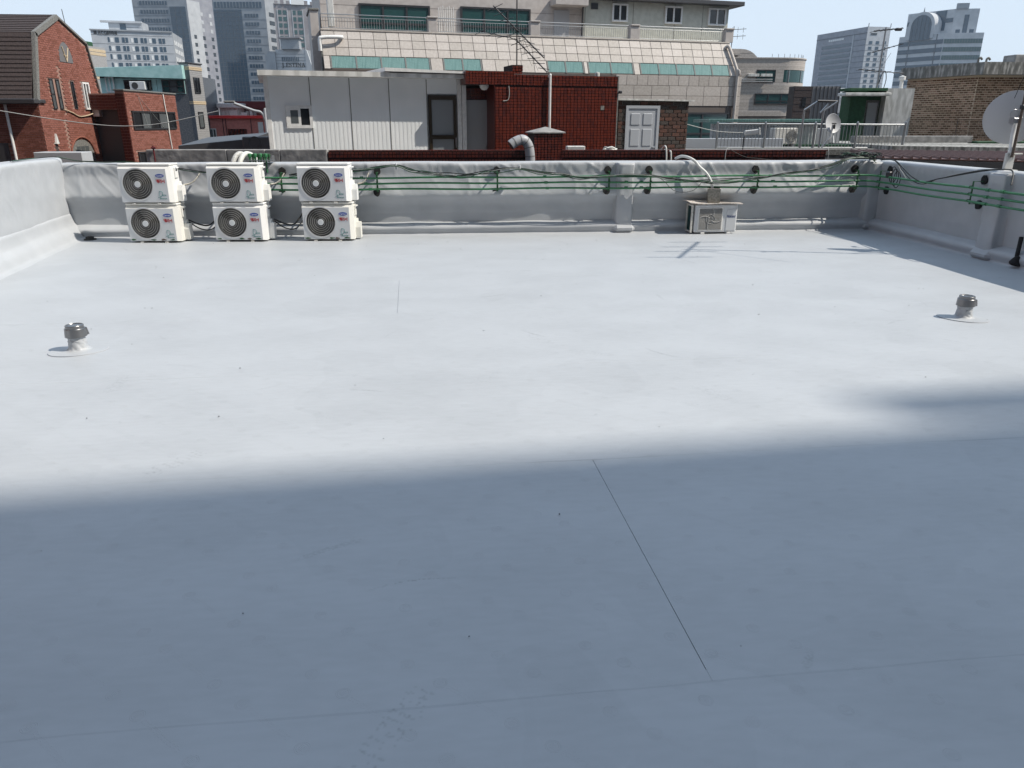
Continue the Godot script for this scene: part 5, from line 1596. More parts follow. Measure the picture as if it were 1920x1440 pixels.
func build_striped() -> void:
	# dark tiled building with cream bands, and the turquoise-trimmed upper floor beside it
	var o := thing("striped_building", "dark tiled block with cream bands behind the brick buildings", "building", Vector3(-13.41, 0, -42), 75.7)
	var g := G.new()
	g.span(Vector3(0.0, -10, -0.55), Vector3(1.15, 4.5, -0.01))
	part("wall", g, M.tile_grey, o)
	g = G.new()
	for k in 46: g.span(Vector3(0.01, 0.3 + k * 0.09, -0.012), Vector3(1.14, 0.306 + k * 0.09, -0.006))
	part("tile_joints", g, M.line_dark, o, "stuff")
	for b in [[4.20, 4.36], [2.55, 2.72]]:
		for k in 2: pspan("cream_band", o, Vector3(-0.02, b[0] + 0.085 * k, -0.57), Vector3(1.16, b[0] + 0.085 * k + 0.075, 0.012), M.tile_cream, 0.006)
	pspan("coping", o, Vector3(-0.04, 4.5, -0.6), Vector3(1.2, 4.56, 0.04), M.metal_dark, 0.01)
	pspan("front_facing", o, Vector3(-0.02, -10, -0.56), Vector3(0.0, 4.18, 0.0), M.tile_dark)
	window(o, 0.25, 0.78, 3.10, 3.86, -0.008, M.alu_dark, M.glass_dark, 2, 0.04)
	window(o, 0.27, 0.72, 1.38, 2.18, -0.008, M.alu_dark, M.glass_grey, 1, 0.04)
	var t := thing("turquoise_penthouse", "turquoise sheet-clad top floor with glazed windows among the brick buildings", "building", Vector3(-21.41, 0, -42.0))
	g = G.new()
	g.span(Vector3(3.5, -10, -5), Vector3(7.78, 4.0, -0.03))
	part("wall", g, M.tile_dark, t)
	g = G.new()
	g.hexa([Vector3(3.3, 3.86, -0.05), Vector3(7.75, 3.76, -0.05), Vector3(7.75, 3.76, 0.35), Vector3(3.3, 3.86, 0.35), Vector3(3.3, 4.28, -0.05), Vector3(7.75, 4.40, -0.05), Vector3(7.75, 4.40, 0.35), Vector3(3.3, 4.24, 0.35)])
	part("canopy_band", g, M.teal, t)
	for k in 3: pspan("cladding_panel", t, Vector3(3.5 + 1.4 * k, 3.05, -0.03), Vector3(4.88 + 1.4 * k, 3.78, 0.0), M.teal, 0.006)
	window(t, 4.67, 6.03, 3.22, 3.70, 0.0, M.alu_dark, M.glass_dark, 3, 0.04, [], M.glass_grey)
	window(t, 6.55, 7.66, 3.10, 3.72, 0.0, M.alu_dark, M.glass_teal_dark, 3, 0.05, [0.5], M.glass_grey)
	window(t, 3.78, 4.2, 3.10, 3.86, 0.02, M.white, M.teal, 2, 0.06)
	g = G.new()
	g.cbox(Vector3(5.45, 3.42, 0.25), Vector3(0.75, 0.40, 0.3), 0.02)
	var ac := part("outdoor_unit", g, M.ac_front, t)
	g = G.new()
	g.t = Transform3D(Basis(Vector3.RIGHT, PI / 2), Vector3(5.34, 3.42, 0.405))
	g.lathe([Vector2(0.0, 0.0), Vector2(0.16, 0.0)], 20)
	part("fan_guard", g, M.fan, ac)
	var s := thing("striped_building", "cream-banded grey tiled stair tower showing above the gabled house", "building", Vector3(-20.0, 0, -46), 80)
	g = G.new()
	g.span(Vector3(-0.2, -10, -2.4), Vector3(1.6, 5.65, 0.0))
	part("wall", g, M.tile_grey, s)
	for y in [5.2, 5.38, 3.95, 4.12]: pspan("cream_band", s, Vector3(-0.22, y, -2.4), Vector3(1.62, y + 0.15, 0.015), M.tile_cream, 0.008)
	pspan("green_tank", s, Vector3(-0.1, 5.651, -0.9), Vector3(0.9, 5.9, -0.2), M.green_wall, 0.03)

func build_shops() -> void:
	var o := thing("salmon_shop", "salmon-pink shop with a bright red fascia between the towers and the shed", "shop", Vector3(-13.8, 0, -45), 14)
	var g := G.new()
	g.span(Vector3(0.0, -10, -4), Vector3(3.3, 1.9, -0.8)); g.span(Vector3(0.0, -10, -0.8), Vector3(1.05, 1.9, 0.0)); g.span(Vector3(2.1, -10, -0.8), Vector3(3.3, 1.9, 0.0)); g.span(Vector3(1.05, 1.31, -0.8), Vector3(2.1, 1.9, -0.001)); g.span(Vector3(1.05, -10, -0.8), Vector3(2.1, 0.88, -0.001))
	part("wall", g, M.salmon, o)
	pspan("red_fascia", o, Vector3(-0.05, 1.87, -0.05), Vector3(3.32, 2.03, 0.12), M.sign_red, 0.01)
	window(o, 0.1, 0.45, 0.72, 1.34, 0.0, M.white, M.glass_grey, 2, 0.05)
	for k in 5:
		g = G.new()
		g.bar(Vector3(1.1 + 0.2 * k, 0.88, 0.06), Vector3(1.3 + 0.15 * k, 1.30, 0.06), 0.03)
		part("rack_bar", g, M.alu_dark, o)
	for u in [0.85, 1.0, 2.35]:
		g = G.new()
		g.tube([Vector3(u, 1.88, 0.03), Vector3(u, 0.5, 0.03)], 0.02, 6)
		part("downpipe", g, M.cable, o)
	pspan("sign_board", o, Vector3(2.72, 1.0, 0.0), Vector3(3.0, 1.68, 0.03), M.white, 0.006)
	pspan("notice", o, Vector3(2.80, 0.86, 0.0), Vector3(2.99, 1.05, 0.035), M.tile_cream)
	var w := thing("white_roof_room", "small white flat-roofed room above the salmon shop", "building", Vector3(-13.45, 0, -46.5))
	g = G.new()
	g.span(Vector3(0, -10, -2), Vector3(1.0, 2.45, 0))
	part("wall", g, M.white_dirty, w)
	pspan("roof_edge", w, Vector3(-0.1, 2.45, -2.1), Vector3(1.15, 2.70, 0.15), M.white, 0.02)
	pspan("door", w, Vector3(0.62, 1.4, 0.0), Vector3(0.98, 2.35, 0.03), M.white, 0.006)
	pspan("shutter", w, Vector3(1.1, 1.7, -0.3), Vector3(1.45, 2.2, -0.2), M.white, 0.006)
	var m := thing("maroon_canopy", "maroon awning roof with laundry under it behind the salmon shop", "canopy", Vector3(-13.2, 0, -48))
	g = G.new()
	g.hexa([Vector3(0.2, 2.45, -2), Vector3(2.3, 2.45, -2), Vector3(2.3, 2.45, 0), Vector3(0.2, 2.45, 0), Vector3(0, 2.85, -2), Vector3(2.3, 2.85, -2), Vector3(2.3, 2.85, 0), Vector3(0, 2.85, 0)])
	part("awning", g, M.maroon, m)
	g = G.new()
	g.span(Vector3(0.15, -10, -2), Vector3(2.3, 2.449, -0.1))
	part("wall", g, M.maroon, m)
	for k in 5: pspan("laundry", m, Vector3(0.4 + 0.22 * k, 2.02, 0.0), Vector3(0.57 + 0.22 * k, 2.3 + 0.02 * (k % 2), 0.02), [M.white, M.tile_grey, M.white_dirty][k % 3], 0.004)
	# street lamp
	var l := thing("street_lamp", "grey street lamp with a curved arm beside the white shed", "lamp", Vector3(-7.03, -10, -30))
	g = G.new()
	g.tube(curve([Vector3(0.0, 0, 0), Vector3(0.0, 11.2, 0), Vector3(-0.02, 11.74, 0), Vector3(-0.13, 12.0, 0), Vector3(-0.42, 12.08, 0), Vector3(-1.1, 12.33, 0)], 0.1), 0.05, 8)
	part("post", g, M.tower_pale, l)
	g = G.new()
	g.cbox(Vector3(-1.25, 12.38, 0), Vector3(0.4, 0.08, 0.16), 0.03)
	part("lantern", g, M.trim_grey, l)
	# overhead wires across the left of the view
	for q in [[[Vector3(-14.5, 2.45, -21), Vector3(-10.5, 1.70, -22), Vector3(-8.4, 1.58, -22), Vector3(-6.4, 1.95, -22)], "thin overhead wire sagging across the brick house fronts"]]:
		g = G.new()
		g.tube(curve(q[0], 0.2), 0.011, 5)
		tag(part("overhead_wire", g, M.cable_grey, self), q[1], "wire")

func face(a: Vector2, b: Vector2) -> Transform3D:
	var d := (b - a).normalized()
	return Transform3D(Basis(Vector3(d.x, 0, d.y), Vector3.UP, Vector3(-d.y, 0, d.x)), Vector3(a.x, 0, a.y))

func fbox(called: String, o: Node3D, f: Transform3D, u0: float, u1: float, y0: float, y1: float, proud: float, m: Material) -> MeshInstance3D:
	var b := pbox(called, o, Vector3.ZERO, Vector3(u1 - u0, y1 - y0, proud * 2.0), m)
	b.transform = Transform3D(f.basis, f * Vector3((u0 + u1) / 2, (y0 + y1) / 2, 0) - o.position)
	return b

func tower(called: String, label: String, l: Vector2, c: Vector2, r: Vector2, top: float, m: Material, m2: Material) -> Node3D:
	var o := thing(called, label, "tower", Vector3(c.x, -10, c.y))
	var k := l + r - c
	var g := G.new()
	var p := []
	for y in [-10.0, top]:
		for q in [l, c, r, k]: p.append(Vector3(q.x, y, q.y) - o.position)
	g.hexa(p)
	part("wall", g, m, o)
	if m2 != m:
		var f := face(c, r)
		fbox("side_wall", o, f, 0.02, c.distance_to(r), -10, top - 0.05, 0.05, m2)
	return o

func build_towers() -> void:
	var o: Node3D
	var f: Transform3D
	# pale office slab with small windows and rooftop lettering
	var l := Vector2(-100.5, -235.1); var c := Vector2(-80.1, -240.0); var r := Vector2(-83.1, -257.3)
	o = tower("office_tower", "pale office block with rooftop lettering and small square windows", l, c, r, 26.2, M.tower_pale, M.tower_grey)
	f = face(l, c)
	for row in 9:
		var y := 23.1 - 2.2 * row
		for w in [[4.1, 4.5], [5.9, 6.9], [7.7, 9.25], [10.8, 11.75], [12.5, 14.1], [15.55, 16.5], [17.25, 18.9]]:
			var b := fbox("window", o, f, w[0], w[1], y, y + 1.28, 0.08, M.glass_blue)
			if w[1] - w[0] > 1.2: fbox("mullion", o, f, (w[0] + w[1]) / 2 - 0.06, (w[0] + w[1]) / 2 + 0.06, y, y + 1.28, 0.14, M.tower_pale)
		for w in [[4.7, 5.5], [10.0, 10.6], [14.7, 15.3]]: fbox("louvre", o, f, w[0], w[1], y, y + 1.1, 0.06, M.white)
		fbox("floor_line", o, f, 0, 20.95, y - 0.5, y - 0.42, 0.03, M.line_dark)
	for y in [24.9, 25.6]: fbox("floor_line", o, f, 0, 20.95, y, y + 0.07, 0.03, M.line_dark)
	fbox("parapet_cap", o, f, -0.2, 21.1, 26.0, 26.35, 0.3, M.tower_grey)
	var tx := text("lettering", "KCC", o, Vector3.ZERO, 0.85, M.black, "Droid Sans", true, 1.3)
	tx.transform = Transform3D(f.basis, f * Vector3(2.9, 25.45, 0.15) - o.position) * Transform3D(Basis().scaled(Vector3(1, 1, 20)), Vector3.ZERO)
	var st := strokes("lettering", [[0.1, 0.35, 0.6, 0.35], [0.35, 0.35, 0.35, 0.15], [0.75, 1.0, 0.75, 0.4], [0.92, 1.0, 0.92, 0.4], [0.15, 0.25, 0.9, 0.25], [0.15, 0.0, 0.9, 0.0], [0.15, 0.25, 0.15, 0.0],
		[1.25, 0.9, 1.95, 0.9], [1.6, 0.85, 1.3, 0.4], [1.6, 0.85, 1.9, 0.4], [1.2, 0.15, 2.0, 0.15], [2.3, 0.9, 2.3, 0.3], [2.3, 0.9, 2.7, 0.9], [2.3, 0.6, 2.7, 0.6], [2.3, 0.3, 2.75, 0.3], [2.95, 1.0, 2.95, 0.0], [2.95, 0.55, 3.1, 0.55],
		[3.4, 0.35, 3.9, 0.35], [3.65, 0.35, 3.65, 0.1], [4.1, 1.0, 4.1, 0.0], [3.9, 0.5, 4.1, 0.5], [4.3, 1.0, 4.3, 0.0]], o, Vector3.ZERO, 0.62, 0.8, 0.14, M.black, [[0.35, 0.72, 0.24], [3.65, 0.72, 0.24]])
	st.transform = Transform3D(f.basis, f * Vector3(3.9, 25.08, 0.15) - o.position)
	fbox("emblem", o, f, 0.75, 1.5, 25.1, 25.9, 0.1, M.black)
	f = face(c, r)
	for row in 9:
		for k in 5: fbox("window", o, f, 2.0 + 3.0 * k, 3.4 + 3.0 * k, 23.0 - 2.2 * row, 24.2 - 2.2 * row, 0.12, M.white)
	var o2 := tower("rooftop_hall", "pale lift room standing on the lettered office block", Vector2(-98.7, -243.3), Vector2(-90.0, -245.0), Vector2(-90.5, -251.2), 29.3, M.tower_pale, M.tower_grey)
	var f2 := face(Vector2(-98.7, -243.3), Vector2(-90.0, -245.0))
	fbox("window", o2, f2, 3.0, 4.6, 26.6, 28.7, 0.1, M.glass_blue)
	fbox("roof_edge", o2, f2, -2.0, 9.0, 28.9, 29.4, 0.5, M.tower_pale)
	for y in [27.0, 27.7, 28.4]: fbox("floor_line", o2, f2, 4.8, 8.7, y, y + 0.07, 0.03, M.line_dark)
	# tall tower with a blue glass strip
	l = Vector2(-124.2, -331.6); c = Vector2(-103.0, -330.0); r = Vector2(-94.6, -351.0)
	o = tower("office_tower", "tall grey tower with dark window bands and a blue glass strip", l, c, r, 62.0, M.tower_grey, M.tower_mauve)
	f = face(l, c)
	for row in 18:
		var y := 54.4 - 3.1 * row
		var w := fbox("window_band", o, f, 2.8, 13.6, y, y + 1.35, 0.12, M.glass_blue)
		for k in 9: fbox("mullion", o, f, 3.9 + 1.1 * k, 4.0 + 1.1 * k, y, y + 1.35, 0.18, M.tower_grey)
		fbox("floor_line", o, f, 0, 14.2, y - 0.8, y - 0.68, 0.05, M.line_dark)
	fbox("glass_strip", o, f, 14.5, 20.6, -10, 44.5, 0.25, M.glass_blue)
	for k in 30: fbox("transom", o, f, 14.5, 20.6, 44.0 - 1.55 * k, 44.08 - 1.55 * k, 0.3, M.line_dark)
	for u in [16.5, 18.6]: fbox("mullion", o, f, u, u + 0.08, -10, 44.4, 0.31, M.line_dark)
	f = face(c, r)
	for row in 20:
		for k in 4: fbox("window", o, f, 2.0 + 5.2 * k, 3.5 + 5.2 * k, 42.0 - 2.9 * row, 43.4 - 2.9 * row, 0.12, M.glass_dark if row > 2 else M.tower_pale)
	fbox("pale_strip", o, f, 0.1, 7.5, -10.0, 47.0, 0.08, M.tower_pale)
	# glass-fronted tower
	l = Vector2(-85.1, -301.4); c = Vector2(-66.3, -300.0); r = Vector2(-60.5, -316.0)
	o = tower("office_tower", "tall tower with a full-height blue glass curtain wall", l, c, r, 58.0, M.tower_grey, M.tower_grey)
	f = face(l, c)
	fbox("glass_wall", o, f, 0.3, 10.2, -10, 39.9, 0.2, M.glass_blue)
	for k in 26: fbox("transom", o, f, 0.3, 10.2, 39.0 - 1.38 * k, 39.06 - 1.38 * k, 0.25, M.line_dark)
	for k in 7: fbox("mullion", o, f, 1.5 + 1.24 * k, 1.56 + 1.24 * k, -10, 39.8, 0.26, M.line_dark)
	for row in 15:
		var y := 37.35 - 2.78 * row
		fbox("window_band", o, f, 11.1, 16.1, y, y + 1.2, 0.12, M.glass_blue)
		for k in 4: fbox("mullion", o, f, 12.1 + 1.0 * k, 12.18 + 1.0 * k, y, y + 1.2, 0.18, M.tower_grey)
		fbox("floor_line", o, f, 10.3, 18.8, y - 0.75, y - 0.66, 0.05, M.line_dark)
	fbox("window_band", o, f, 0.6, 17.6, 40.4, 42.4, 0.12, M.glass_blue)
	for k in 14: fbox("mullion", o, f, 1.6 + 1.15 * k, 1.7 + 1.15 * k, 40.4, 42.4, 0.18, M.tower_grey)
	f = face(c, r)
	for row in 14:
		for k in 3: fbox("window", o, f, 2.0 + 5.0 * k, 5.2 + 5.0 * k, 38.0 - 2.78 * row, 39.3 - 2.78 * row, 0.12, M.glass_dark)
	# apartment tower
	l = Vector2(-56.5, -267.6); c = Vector2(-43.5, -270.0); r = Vector2(-43.7, -291.1)
	o = tower("apartment_tower", "mauve-grey apartment tower with paired windows behind the white shed", l, c, r, 37.6, M.tower_apt, M.tower_apt)
	f = face(l, c)
	for row in 13:
		var y := 34.5 - 1.9 * row
		for w in [[1.25, 2.3], [2.75, 3.8], [5.85, 6.75], [7.35, 8.6], [10.5, 12.75]]: fbox("window", o, f, w[0], w[1], y, y + 1.2, 0.08, M.glass_teal_dark if w[0] < 10 else M.glass_blue)
		for u in [1.0, 4.1, 5.6, 8.9]: fbox("pier", o, f, u - 0.12, u + 0.12, y - 0.5, y + 1.4, 0.14, M.tower_pale)
	for k in 7: fbox("crenel", o, f, 0.3 + 1.85 * k, 1.4 + 1.85 * k, 37.4, 38.4 + 0.25 * (k % 2), 0.4, M.tower_apt)
	fbox("lift_room", o, f, 5.5, 9.5, 37.4, 41.0, 0.6, M.white)
	# low modern block with lettering
	l = Vector2(-38.65, -180.5); c = Vector2(-32.1, -180.0); r = Vector2(-30.5, -192.0)
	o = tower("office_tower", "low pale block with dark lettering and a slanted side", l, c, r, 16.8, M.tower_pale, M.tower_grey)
	f = face(l, c)
	fbox("window_band", o, f, 1.25, 5.05, 14.4, 15.3, 0.08, M.glass_blue)
	for k in 9: fbox("mullion", o, f, 1.7 + 0.38 * k, 1.74 + 0.38 * k, 14.4, 15.3, 0.12, M.tower_pale)
	for k in 10: fbox("floor_line", o, f, 0.0, 6.5, 10.0 + 0.65 * k, 10.05 + 0.65 * k, 0.03, M.line_dark)
	tx = text("lettering", "J.ESTINA", o, Vector3.ZERO, 0.85, M.alu_dark, "Droid Serif", true, 1.05)
	tx.transform = Transform3D(f.basis, f * Vector3(3.8, 13.65, 0.12) - o.position) * Transform3D(Basis().scaled(Vector3(1, 1, 12)), Vector3.ZERO)
	var g := G.new()
	g.prism([Vector2(6.55, 8), Vector2(9.3, 8), Vector2(6.9, 16.6), Vector2(6.55, 16.8)], -0.6, 0.05)
	g.t = Transform3D()
	var sl := part("slanted_fin", g, M.tower_pale, o)
	sl.transform = Transform3D(f.basis, f.origin - o.position)
	fbox("lift_room", o, f, 1.6, 5.6, 16.8, 18.9, 1.0, M.tower_grey)
	fbox("roof_rim", o, f, 1.2, 6.0, 18.9, 19.2, 1.4, M.tower_apt)
	fbox("wing", o, f, -2.2, 0.0, -10, 16.4, 0.5, M.tower_grey)
	# right-hand pair
	l = Vector2(230.2, -494.5); c = Vector2(238.8, -450.0); r = Vector2(253.3, -451.4)
	o = tower("office_tower", "mauve-grey slab tower with dark window bands beyond the curved block", l, c, r, 53.6, M.tower_mauve, M.tower_pale)
	f = face(l, c)
	for row in 9:
		var y := 44.6 - 2.95 * row
		fbox("window_band", o, f, 6.0, 33.0, y, y + 1.75, 0.2, M.glass_blue)
		fbox("floor_line", o, f, 34.5, 45.2, y + 2.3, y + 2.6, 0.1, M.line_dark)
	fbox("rib", o, f, 33.8, 34.6, 14, 50.2, 0.4, M.tower_pale)
	fbox("parapet_line", o, f, 0, 45.3, 50.2, 50.6, 0.2, M.line_dark)
	for k in 8: fbox("letter", o, f, 12.0 + 1.75 * k, 13.2 + 1.75 * k, 48.4, 49.5, 0.2, M.white)
	f = face(c, r)
	for row in 11:
		for k in 3: fbox("window", o, f, 2.0 + 4.4 * k, 4.0 + 4.4 * k, 44.5 - 2.95 * row, 46.1 - 2.95 * row, 0.2, M.glass_blue)
		fbox("floor_line", o, f, 0.1, 14.5, 43.9 - 2.95 * row, 44.1 - 2.95 * row, 0.1, M.line_dark)
	fbox("window", o, f, 2.3, 6.2, 49.2, 50.3, 0.2, M.glass_dark)
	for u in [0.2, 14.2]: fbox("roof_rod", o, f, u, u + 0.25, 53.6, 55.5, 0.15, M.alu_dark)
	# tower with an arched window below its crown
	l = Vector2(217.8, -379.0); c = Vector2(228.4, -360.0); r = Vector2(245.2, -356.6)
	o = tower("office_tower", "blue-banded pale tower crowned by a big arched window", l, c, r, 40.8, M.tower_pale, M.tower_pale)
	f = face(l, c)
	for row in 9:
		var y := 36.4 - 3.5 * row
		fbox("window_band", o, f, 0.2, 21.5, y, y + 1.9, 0.15, M.glass_blue)
		fbox("window_band", o, face(c, r), 0.2, 17.0, y, y + 1.9, 0.15, M.glass_teal_dark)
		for k in 14: fbox("mullion", o, face(c, r), 1.2 + 1.15 * k, 1.3 + 1.15 * k, y, y + 1.9, 0.2, M.line_dark)
	for u in [5.2, 18.2]: fbox("groove", o, f, u, u + 0.35, 0, 40.6, 0.22, M.line_dark)
	# crown block
	var k2 := [Vector2(222.2, -382.0), Vector2(233.3, -363.0), Vector2(243.7, -360.6)]
	var k3: Vector2 = k2[0] + k2[2] - k2[1]
	g = G.new()
	var pts := []
	for y in [40.8, 51.3]:
		for q in [k2[0], k2[1], k2[2], k3]: pts.append(Vector3(q.x, y, q.y) - o.position)
	g.hexa(pts)
	part("crown", g, M.tower_pale, o)
	var fc := face(k2[1], k2[2])
	fbox("window", o, fc, 4.6, 6.6, 40.9, 48.8, 0.15, M.glass_blue)
	for u in [1.7, 7.7]: fbox("window", o, fc, u, u + 1.9, 40.9, 42.6, 0.15, M.glass_blue)
	fbox("roof_sign", o, fc, 0.5, 5.6, 51.3, 53.6, 0.6, M.tower_grey)
	var fl := face(k2[0], k2[1])
	for y in [45.8]: fbox("window_band", o, fl, 0.2, 21.8, y, y + 1.8, 0.15, M.glass_blue)
	fbox("glass_bay", o, fl, 13.5, 18.5, 42.5, 51.1, 0.2, M.glass_blue)
	# barrel-vaulted arch standing out of the long face
	g = G.new()
	var ao := []; var ai := []
	for k in 21:
		var a := PI * k / 20
		ao.append(Vector2(10.2 + 6.4 * cos(a), 44.6 + 6.2 * sin(a)))
		ai.append(Vector2(10.2 + 4.9 * cos(a), 44.6 + 4.9 * sin(a)))
	var ol := [Vector2(16.6, 39.2)]
	ol.append_array(ao); ol.append(Vector2(3.8, 39.2))
	g.prism(ol, -8.0, 0.6)
	var arch := part("arch", g, M.tower_pale, o)
	arch.transform = Transform3D(f.basis, f.origin - o.position)
	g = G.new()
	ol = [Vector2(15.1, 38.6)]
	ol.append_array(ai); ol.append(Vector2(5.3, 38.6))
	g.prism(ol, 0.6, 0.75)
	var ag := part("arched_window", g, M.glass_blue, o)
	ag.transform = arch.transform
	for k in 5:
		var b := G.new()
		b.span(Vector3(6.3 + 1.95 * k - 0.06, 38.6, 0.75), Vector3(6.3 + 1.95 * k + 0.06, 44.6 + 4.9 * sqrt(maxf(0, 1 - pow((6.3 + 1.95 * k - 10.2) / 4.9, 2))), 0.85))
		part("mullion", b, M.line_dark, ag)
	for rr in [[6.4, 50.8]]:
		var b := G.new()
		b.tube([Vector3(10.2, 50.8, 0), Vector3(10.2, 52.8, 0)], 0.35, 6, 0.05)
		var fin := part("finial", b, M.tower_grey, o)
		fin.transform = arch.transform
	o = tower("office_tower", "plain grey block showing between the ribbed metal block and the green hut", Vector2(29.0, -62.0), Vector2(36.0, -62.0), Vector2(37.0, -68.0), 3.6, M.tower_grey, M.tower_grey)
	for row in 3: fbox("window_band", o, face(Vector2(29.0, -62.0), Vector2(36.0, -62.0)), 0.3, 6.6, 2.4 - 1.6 * row, 3.1 - 1.6 * row, 0.05, M.tower_pale if row == 0 else M.glass_blue)
	# far apartment slab and hills
	o = tower("apartment_tower", "tiny cream apartment slab far off between the two tall towers", Vector2(-150.0, -500.0), Vector2(-143.0, -500.0), Vector2(-141.5, -505.0), 25.5, M.white, M.white)
	f = face(Vector2(-150.0, -500.0), Vector2(-143.0, -500.0))
	for row in 10:
		for k in 3: fbox("window", o, f, 3.6 + 1.1 * k, 4.3 + 1.1 * k, 23.5 - 2.4 * row, 24.7 - 2.4 * row, 0.2, M.glass_grey)
	o = tower("office_tower", "small pale block peeping between the curved block and the mauve tower", Vector2(62.0, -130.0), Vector2(66.5, -130.0), Vector2(67.5, -134.0), 7.2, M.white, M.white)
	for k in 3: fbox("window", o, face(Vector2(62.0, -130.0), Vector2(66.5, -130.0)), 0.4 + 1.4 * k, 1.4 + 1.4 * k, 3.0, 5.6, 0.1, M.glass_teal)

func build_beige() -> void:
	rng.seed = 91
	var o := thing("stone_building", "large beige stone-clad building with balconies and teal windows", "building", Vector3(-5.92, 0, -40.0), 12.6)
	var L := 22.75
	var g := G.new()
	g.span(Vector3(-0.4, -10, -9), Vector3(L - 0.1, 4.10, 0.86))
	part("lower_wall", g, M.joint, o)
	# battered band: slopes back from the wall foot to the balcony edge
	g = G.new()
	g.hexa([Vector3(-0.4, 4.1, -3), Vector3(L - 0.1, 4.1, -3), Vector3(L - 0.1, 4.1, 0.86), Vector3(-0.4, 4.1, 0.86), Vector3(-0.4, 5.86, -3), Vector3(L - 0.5, 5.86, -3), Vector3(L - 0.5, 5.86, -0.04), Vector3(-0.4, 5.86, -0.04)])
	part("battered_wall", g, M.joint, o)
	var wins := [[-0.05, 4.78, 4], [5.5, 7.45, 2], [11.05, 13.05, 2], [13.35, 15.95, 2], [16.4, 21.9, 5]]
	var tilt := -atan2(0.9, 1.76)
	var sl := sqrt(0.9 * 0.9 + 1.76 * 1.76)
	var at := func(s: float, off: float) -> Vector3: return Vector3(0, 4.1 + 1.76 * s / sl + off * sin(-tilt), 0.86 - 0.9 * s / sl + off * cos(tilt))
	var pw := 0.63
	for row in 4:
		var s0: float = [0.0, 0.68, 1.12, 1.56][row]; var s1: float = [0.66, 1.10, 1.54, 1.97][row]
		var u := -0.4
		while u < L - 0.5:
			var b := minf(u + pw, L - 0.45)
			var c := (u + b) / 2
			var hit := false
			if row == 0:
				for w in wins:
					hit = true
			if not hit and b - u > 0.1:
				var p: Vector3 = at.call((s0 + s1) / 2, rng.randf_range(-0.002, 0.006))
				pbox("stone_panel", o, Vector3(c, p.y, p.z), Vector3(snappedf(b - u - 0.022, 0.01), s1 - s0, 0.05), M.stone[rng.randi() % 3], 0.006, tilt)
			u += pw
	for gap in [[-0.4, -0.1, 1], [4.83, 5.45, 1], [7.5, 11.0, 5], [13.1, 13.3, 1], [16.0, 16.35, 1], [21.95, 22.3, 1]]:
		for k in gap[2]:
			var a := lerpf(gap[0], gap[1], float(k) / gap[2]); var b := lerpf(gap[0], gap[1], float(k + 1) / gap[2])
			var p: Vector3 = at.call(0.33, 0.002)
			pbox("stone_panel", o, Vector3((a + b) / 2, p.y, p.z), Vector3(b - a - 0.022, 0.66, 0.05), M.stone[rng.randi() % 3], 0.006, tilt)
	for w in wins:
		var f := Node3D.new()
		f.name = "window"
		o.add_child(f, true)
		var n: int = w[2]
		var p: Vector3 = at.call(0.35, 0.0)
		for k in n:
			var a := lerpf(w[0], w[1], float(k) / n) + 0.035; var b := lerpf(w[0], w[1], float(k + 1) / n) - 0.035
			pbox("pane", f, Vector3((a + b) / 2, p.y, p.z), Vector3(b - a, 0.60, 0.03), M.glass_teal, 0.0, tilt)
		for k in n + 1:
			var a := lerpf(w[0], w[1], float(k) / n)
			pbox("mullion", f, Vector3(a, p.y, p.z + 0.01), Vector3(0.07, 0.66, 0.05), M.trim_grey, 0.0, tilt)
	# lower wall panels where the wall can be seen
	for row in 10:
		var y := 3.58 - 0.52 * row
		var u := 14.9
		while u < L - 0.2:
			var b := minf(u + 1.08 if row > 0 else u + pw, L - 0.08)
			if not ((u + b) / 2 > 18.6 and (u + b) / 2 < 22.1 and y < 2.1 and y > 0.2) and b - u > 0.1:
				pbox("stone_panel", o, Vector3((u + b) / 2, y + 0.25, 0.87 + rng.randf_range(-0.002, 0.004)), Vector3(snappedf(b - u - 0.022, 0.01), 0.50, 0.05), M.stone[rng.randi() % 3], 0.006)
			u += 1.08 if row > 0 else pw
	window(o, 18.6, 22.05, 0.45, 2.19, 0.86, M.alu_dark, M.glass_teal_dark, 2, 0.09, [0.35])
	# balcony deck, pillars and railings
	pspan("balcony_edge", o, Vector3(-0.4, 5.865, -2.0), Vector3(L - 0.5, 5.95, 0.02), M.stone[1], 0.02)
	for u in [[4.92, 5.36], [10.33, 10.85], [16.05, 16.6], [21.95, 22.45]]:
		var q := pspan("pillar", o, Vector3(u[0], 5.95, -0.42), Vector3(u[1], 6.60, -0.02), M.render_beige, 0.01)
		pspan("pillar_cap", q, Vector3(-0.27, 0.325, -0.26), Vector3(0.27, 0.40, 0.26), M.render_beige, 0.015)
	for u in [[-0.3, 4.9], [5.4, 10.3], [10.9, 16.0], [16.65, 21.9]]:
		g = G.new()
		railing(g, u[0], u[1], 5.95, 6.62, -0.2, 0.13, 0.014)
		part("railing", g, M.alu, o)
	# set-back top storey
	g = G.new()
	g.span(Vector3(-0.2, 5.9, -9), Vector3(13.95, 10.5, -1.82))
	part("upper_wall", g, M.render_beige, o)
	g = G.new()
	for k in 5: g.span(Vector3(-0.2, 6.5 + 0.75 * k, -1.822), Vector3(13.9, 6.515 + 0.75 * k, -1.815))
	part("render_joints", g, M.joint, o, "stuff")
	window(o, 1.7, 5.36, 6.05, 7.36, -1.82, M.alu_dark, M.glass_teal_dark, 3, 0.09, [0.32])
	window(o, 7.0, 10.88, 6.05, 7.42, -1.82, M.alu_dark, M.glass_teal_dark, 3, 0.09, [0.32])
	pspan("door", o, Vector3(12.25, 5.96, -1.81), Vector3(13.15, 7.46, -1.77), M.door_grey, 0.01)
	pspan("door_canopy", o, Vector3(12.0, 7.6, -1.8), Vector3(13.9, 7.95, -0.9), M.render_beige, 0.02)
	g = G.new()
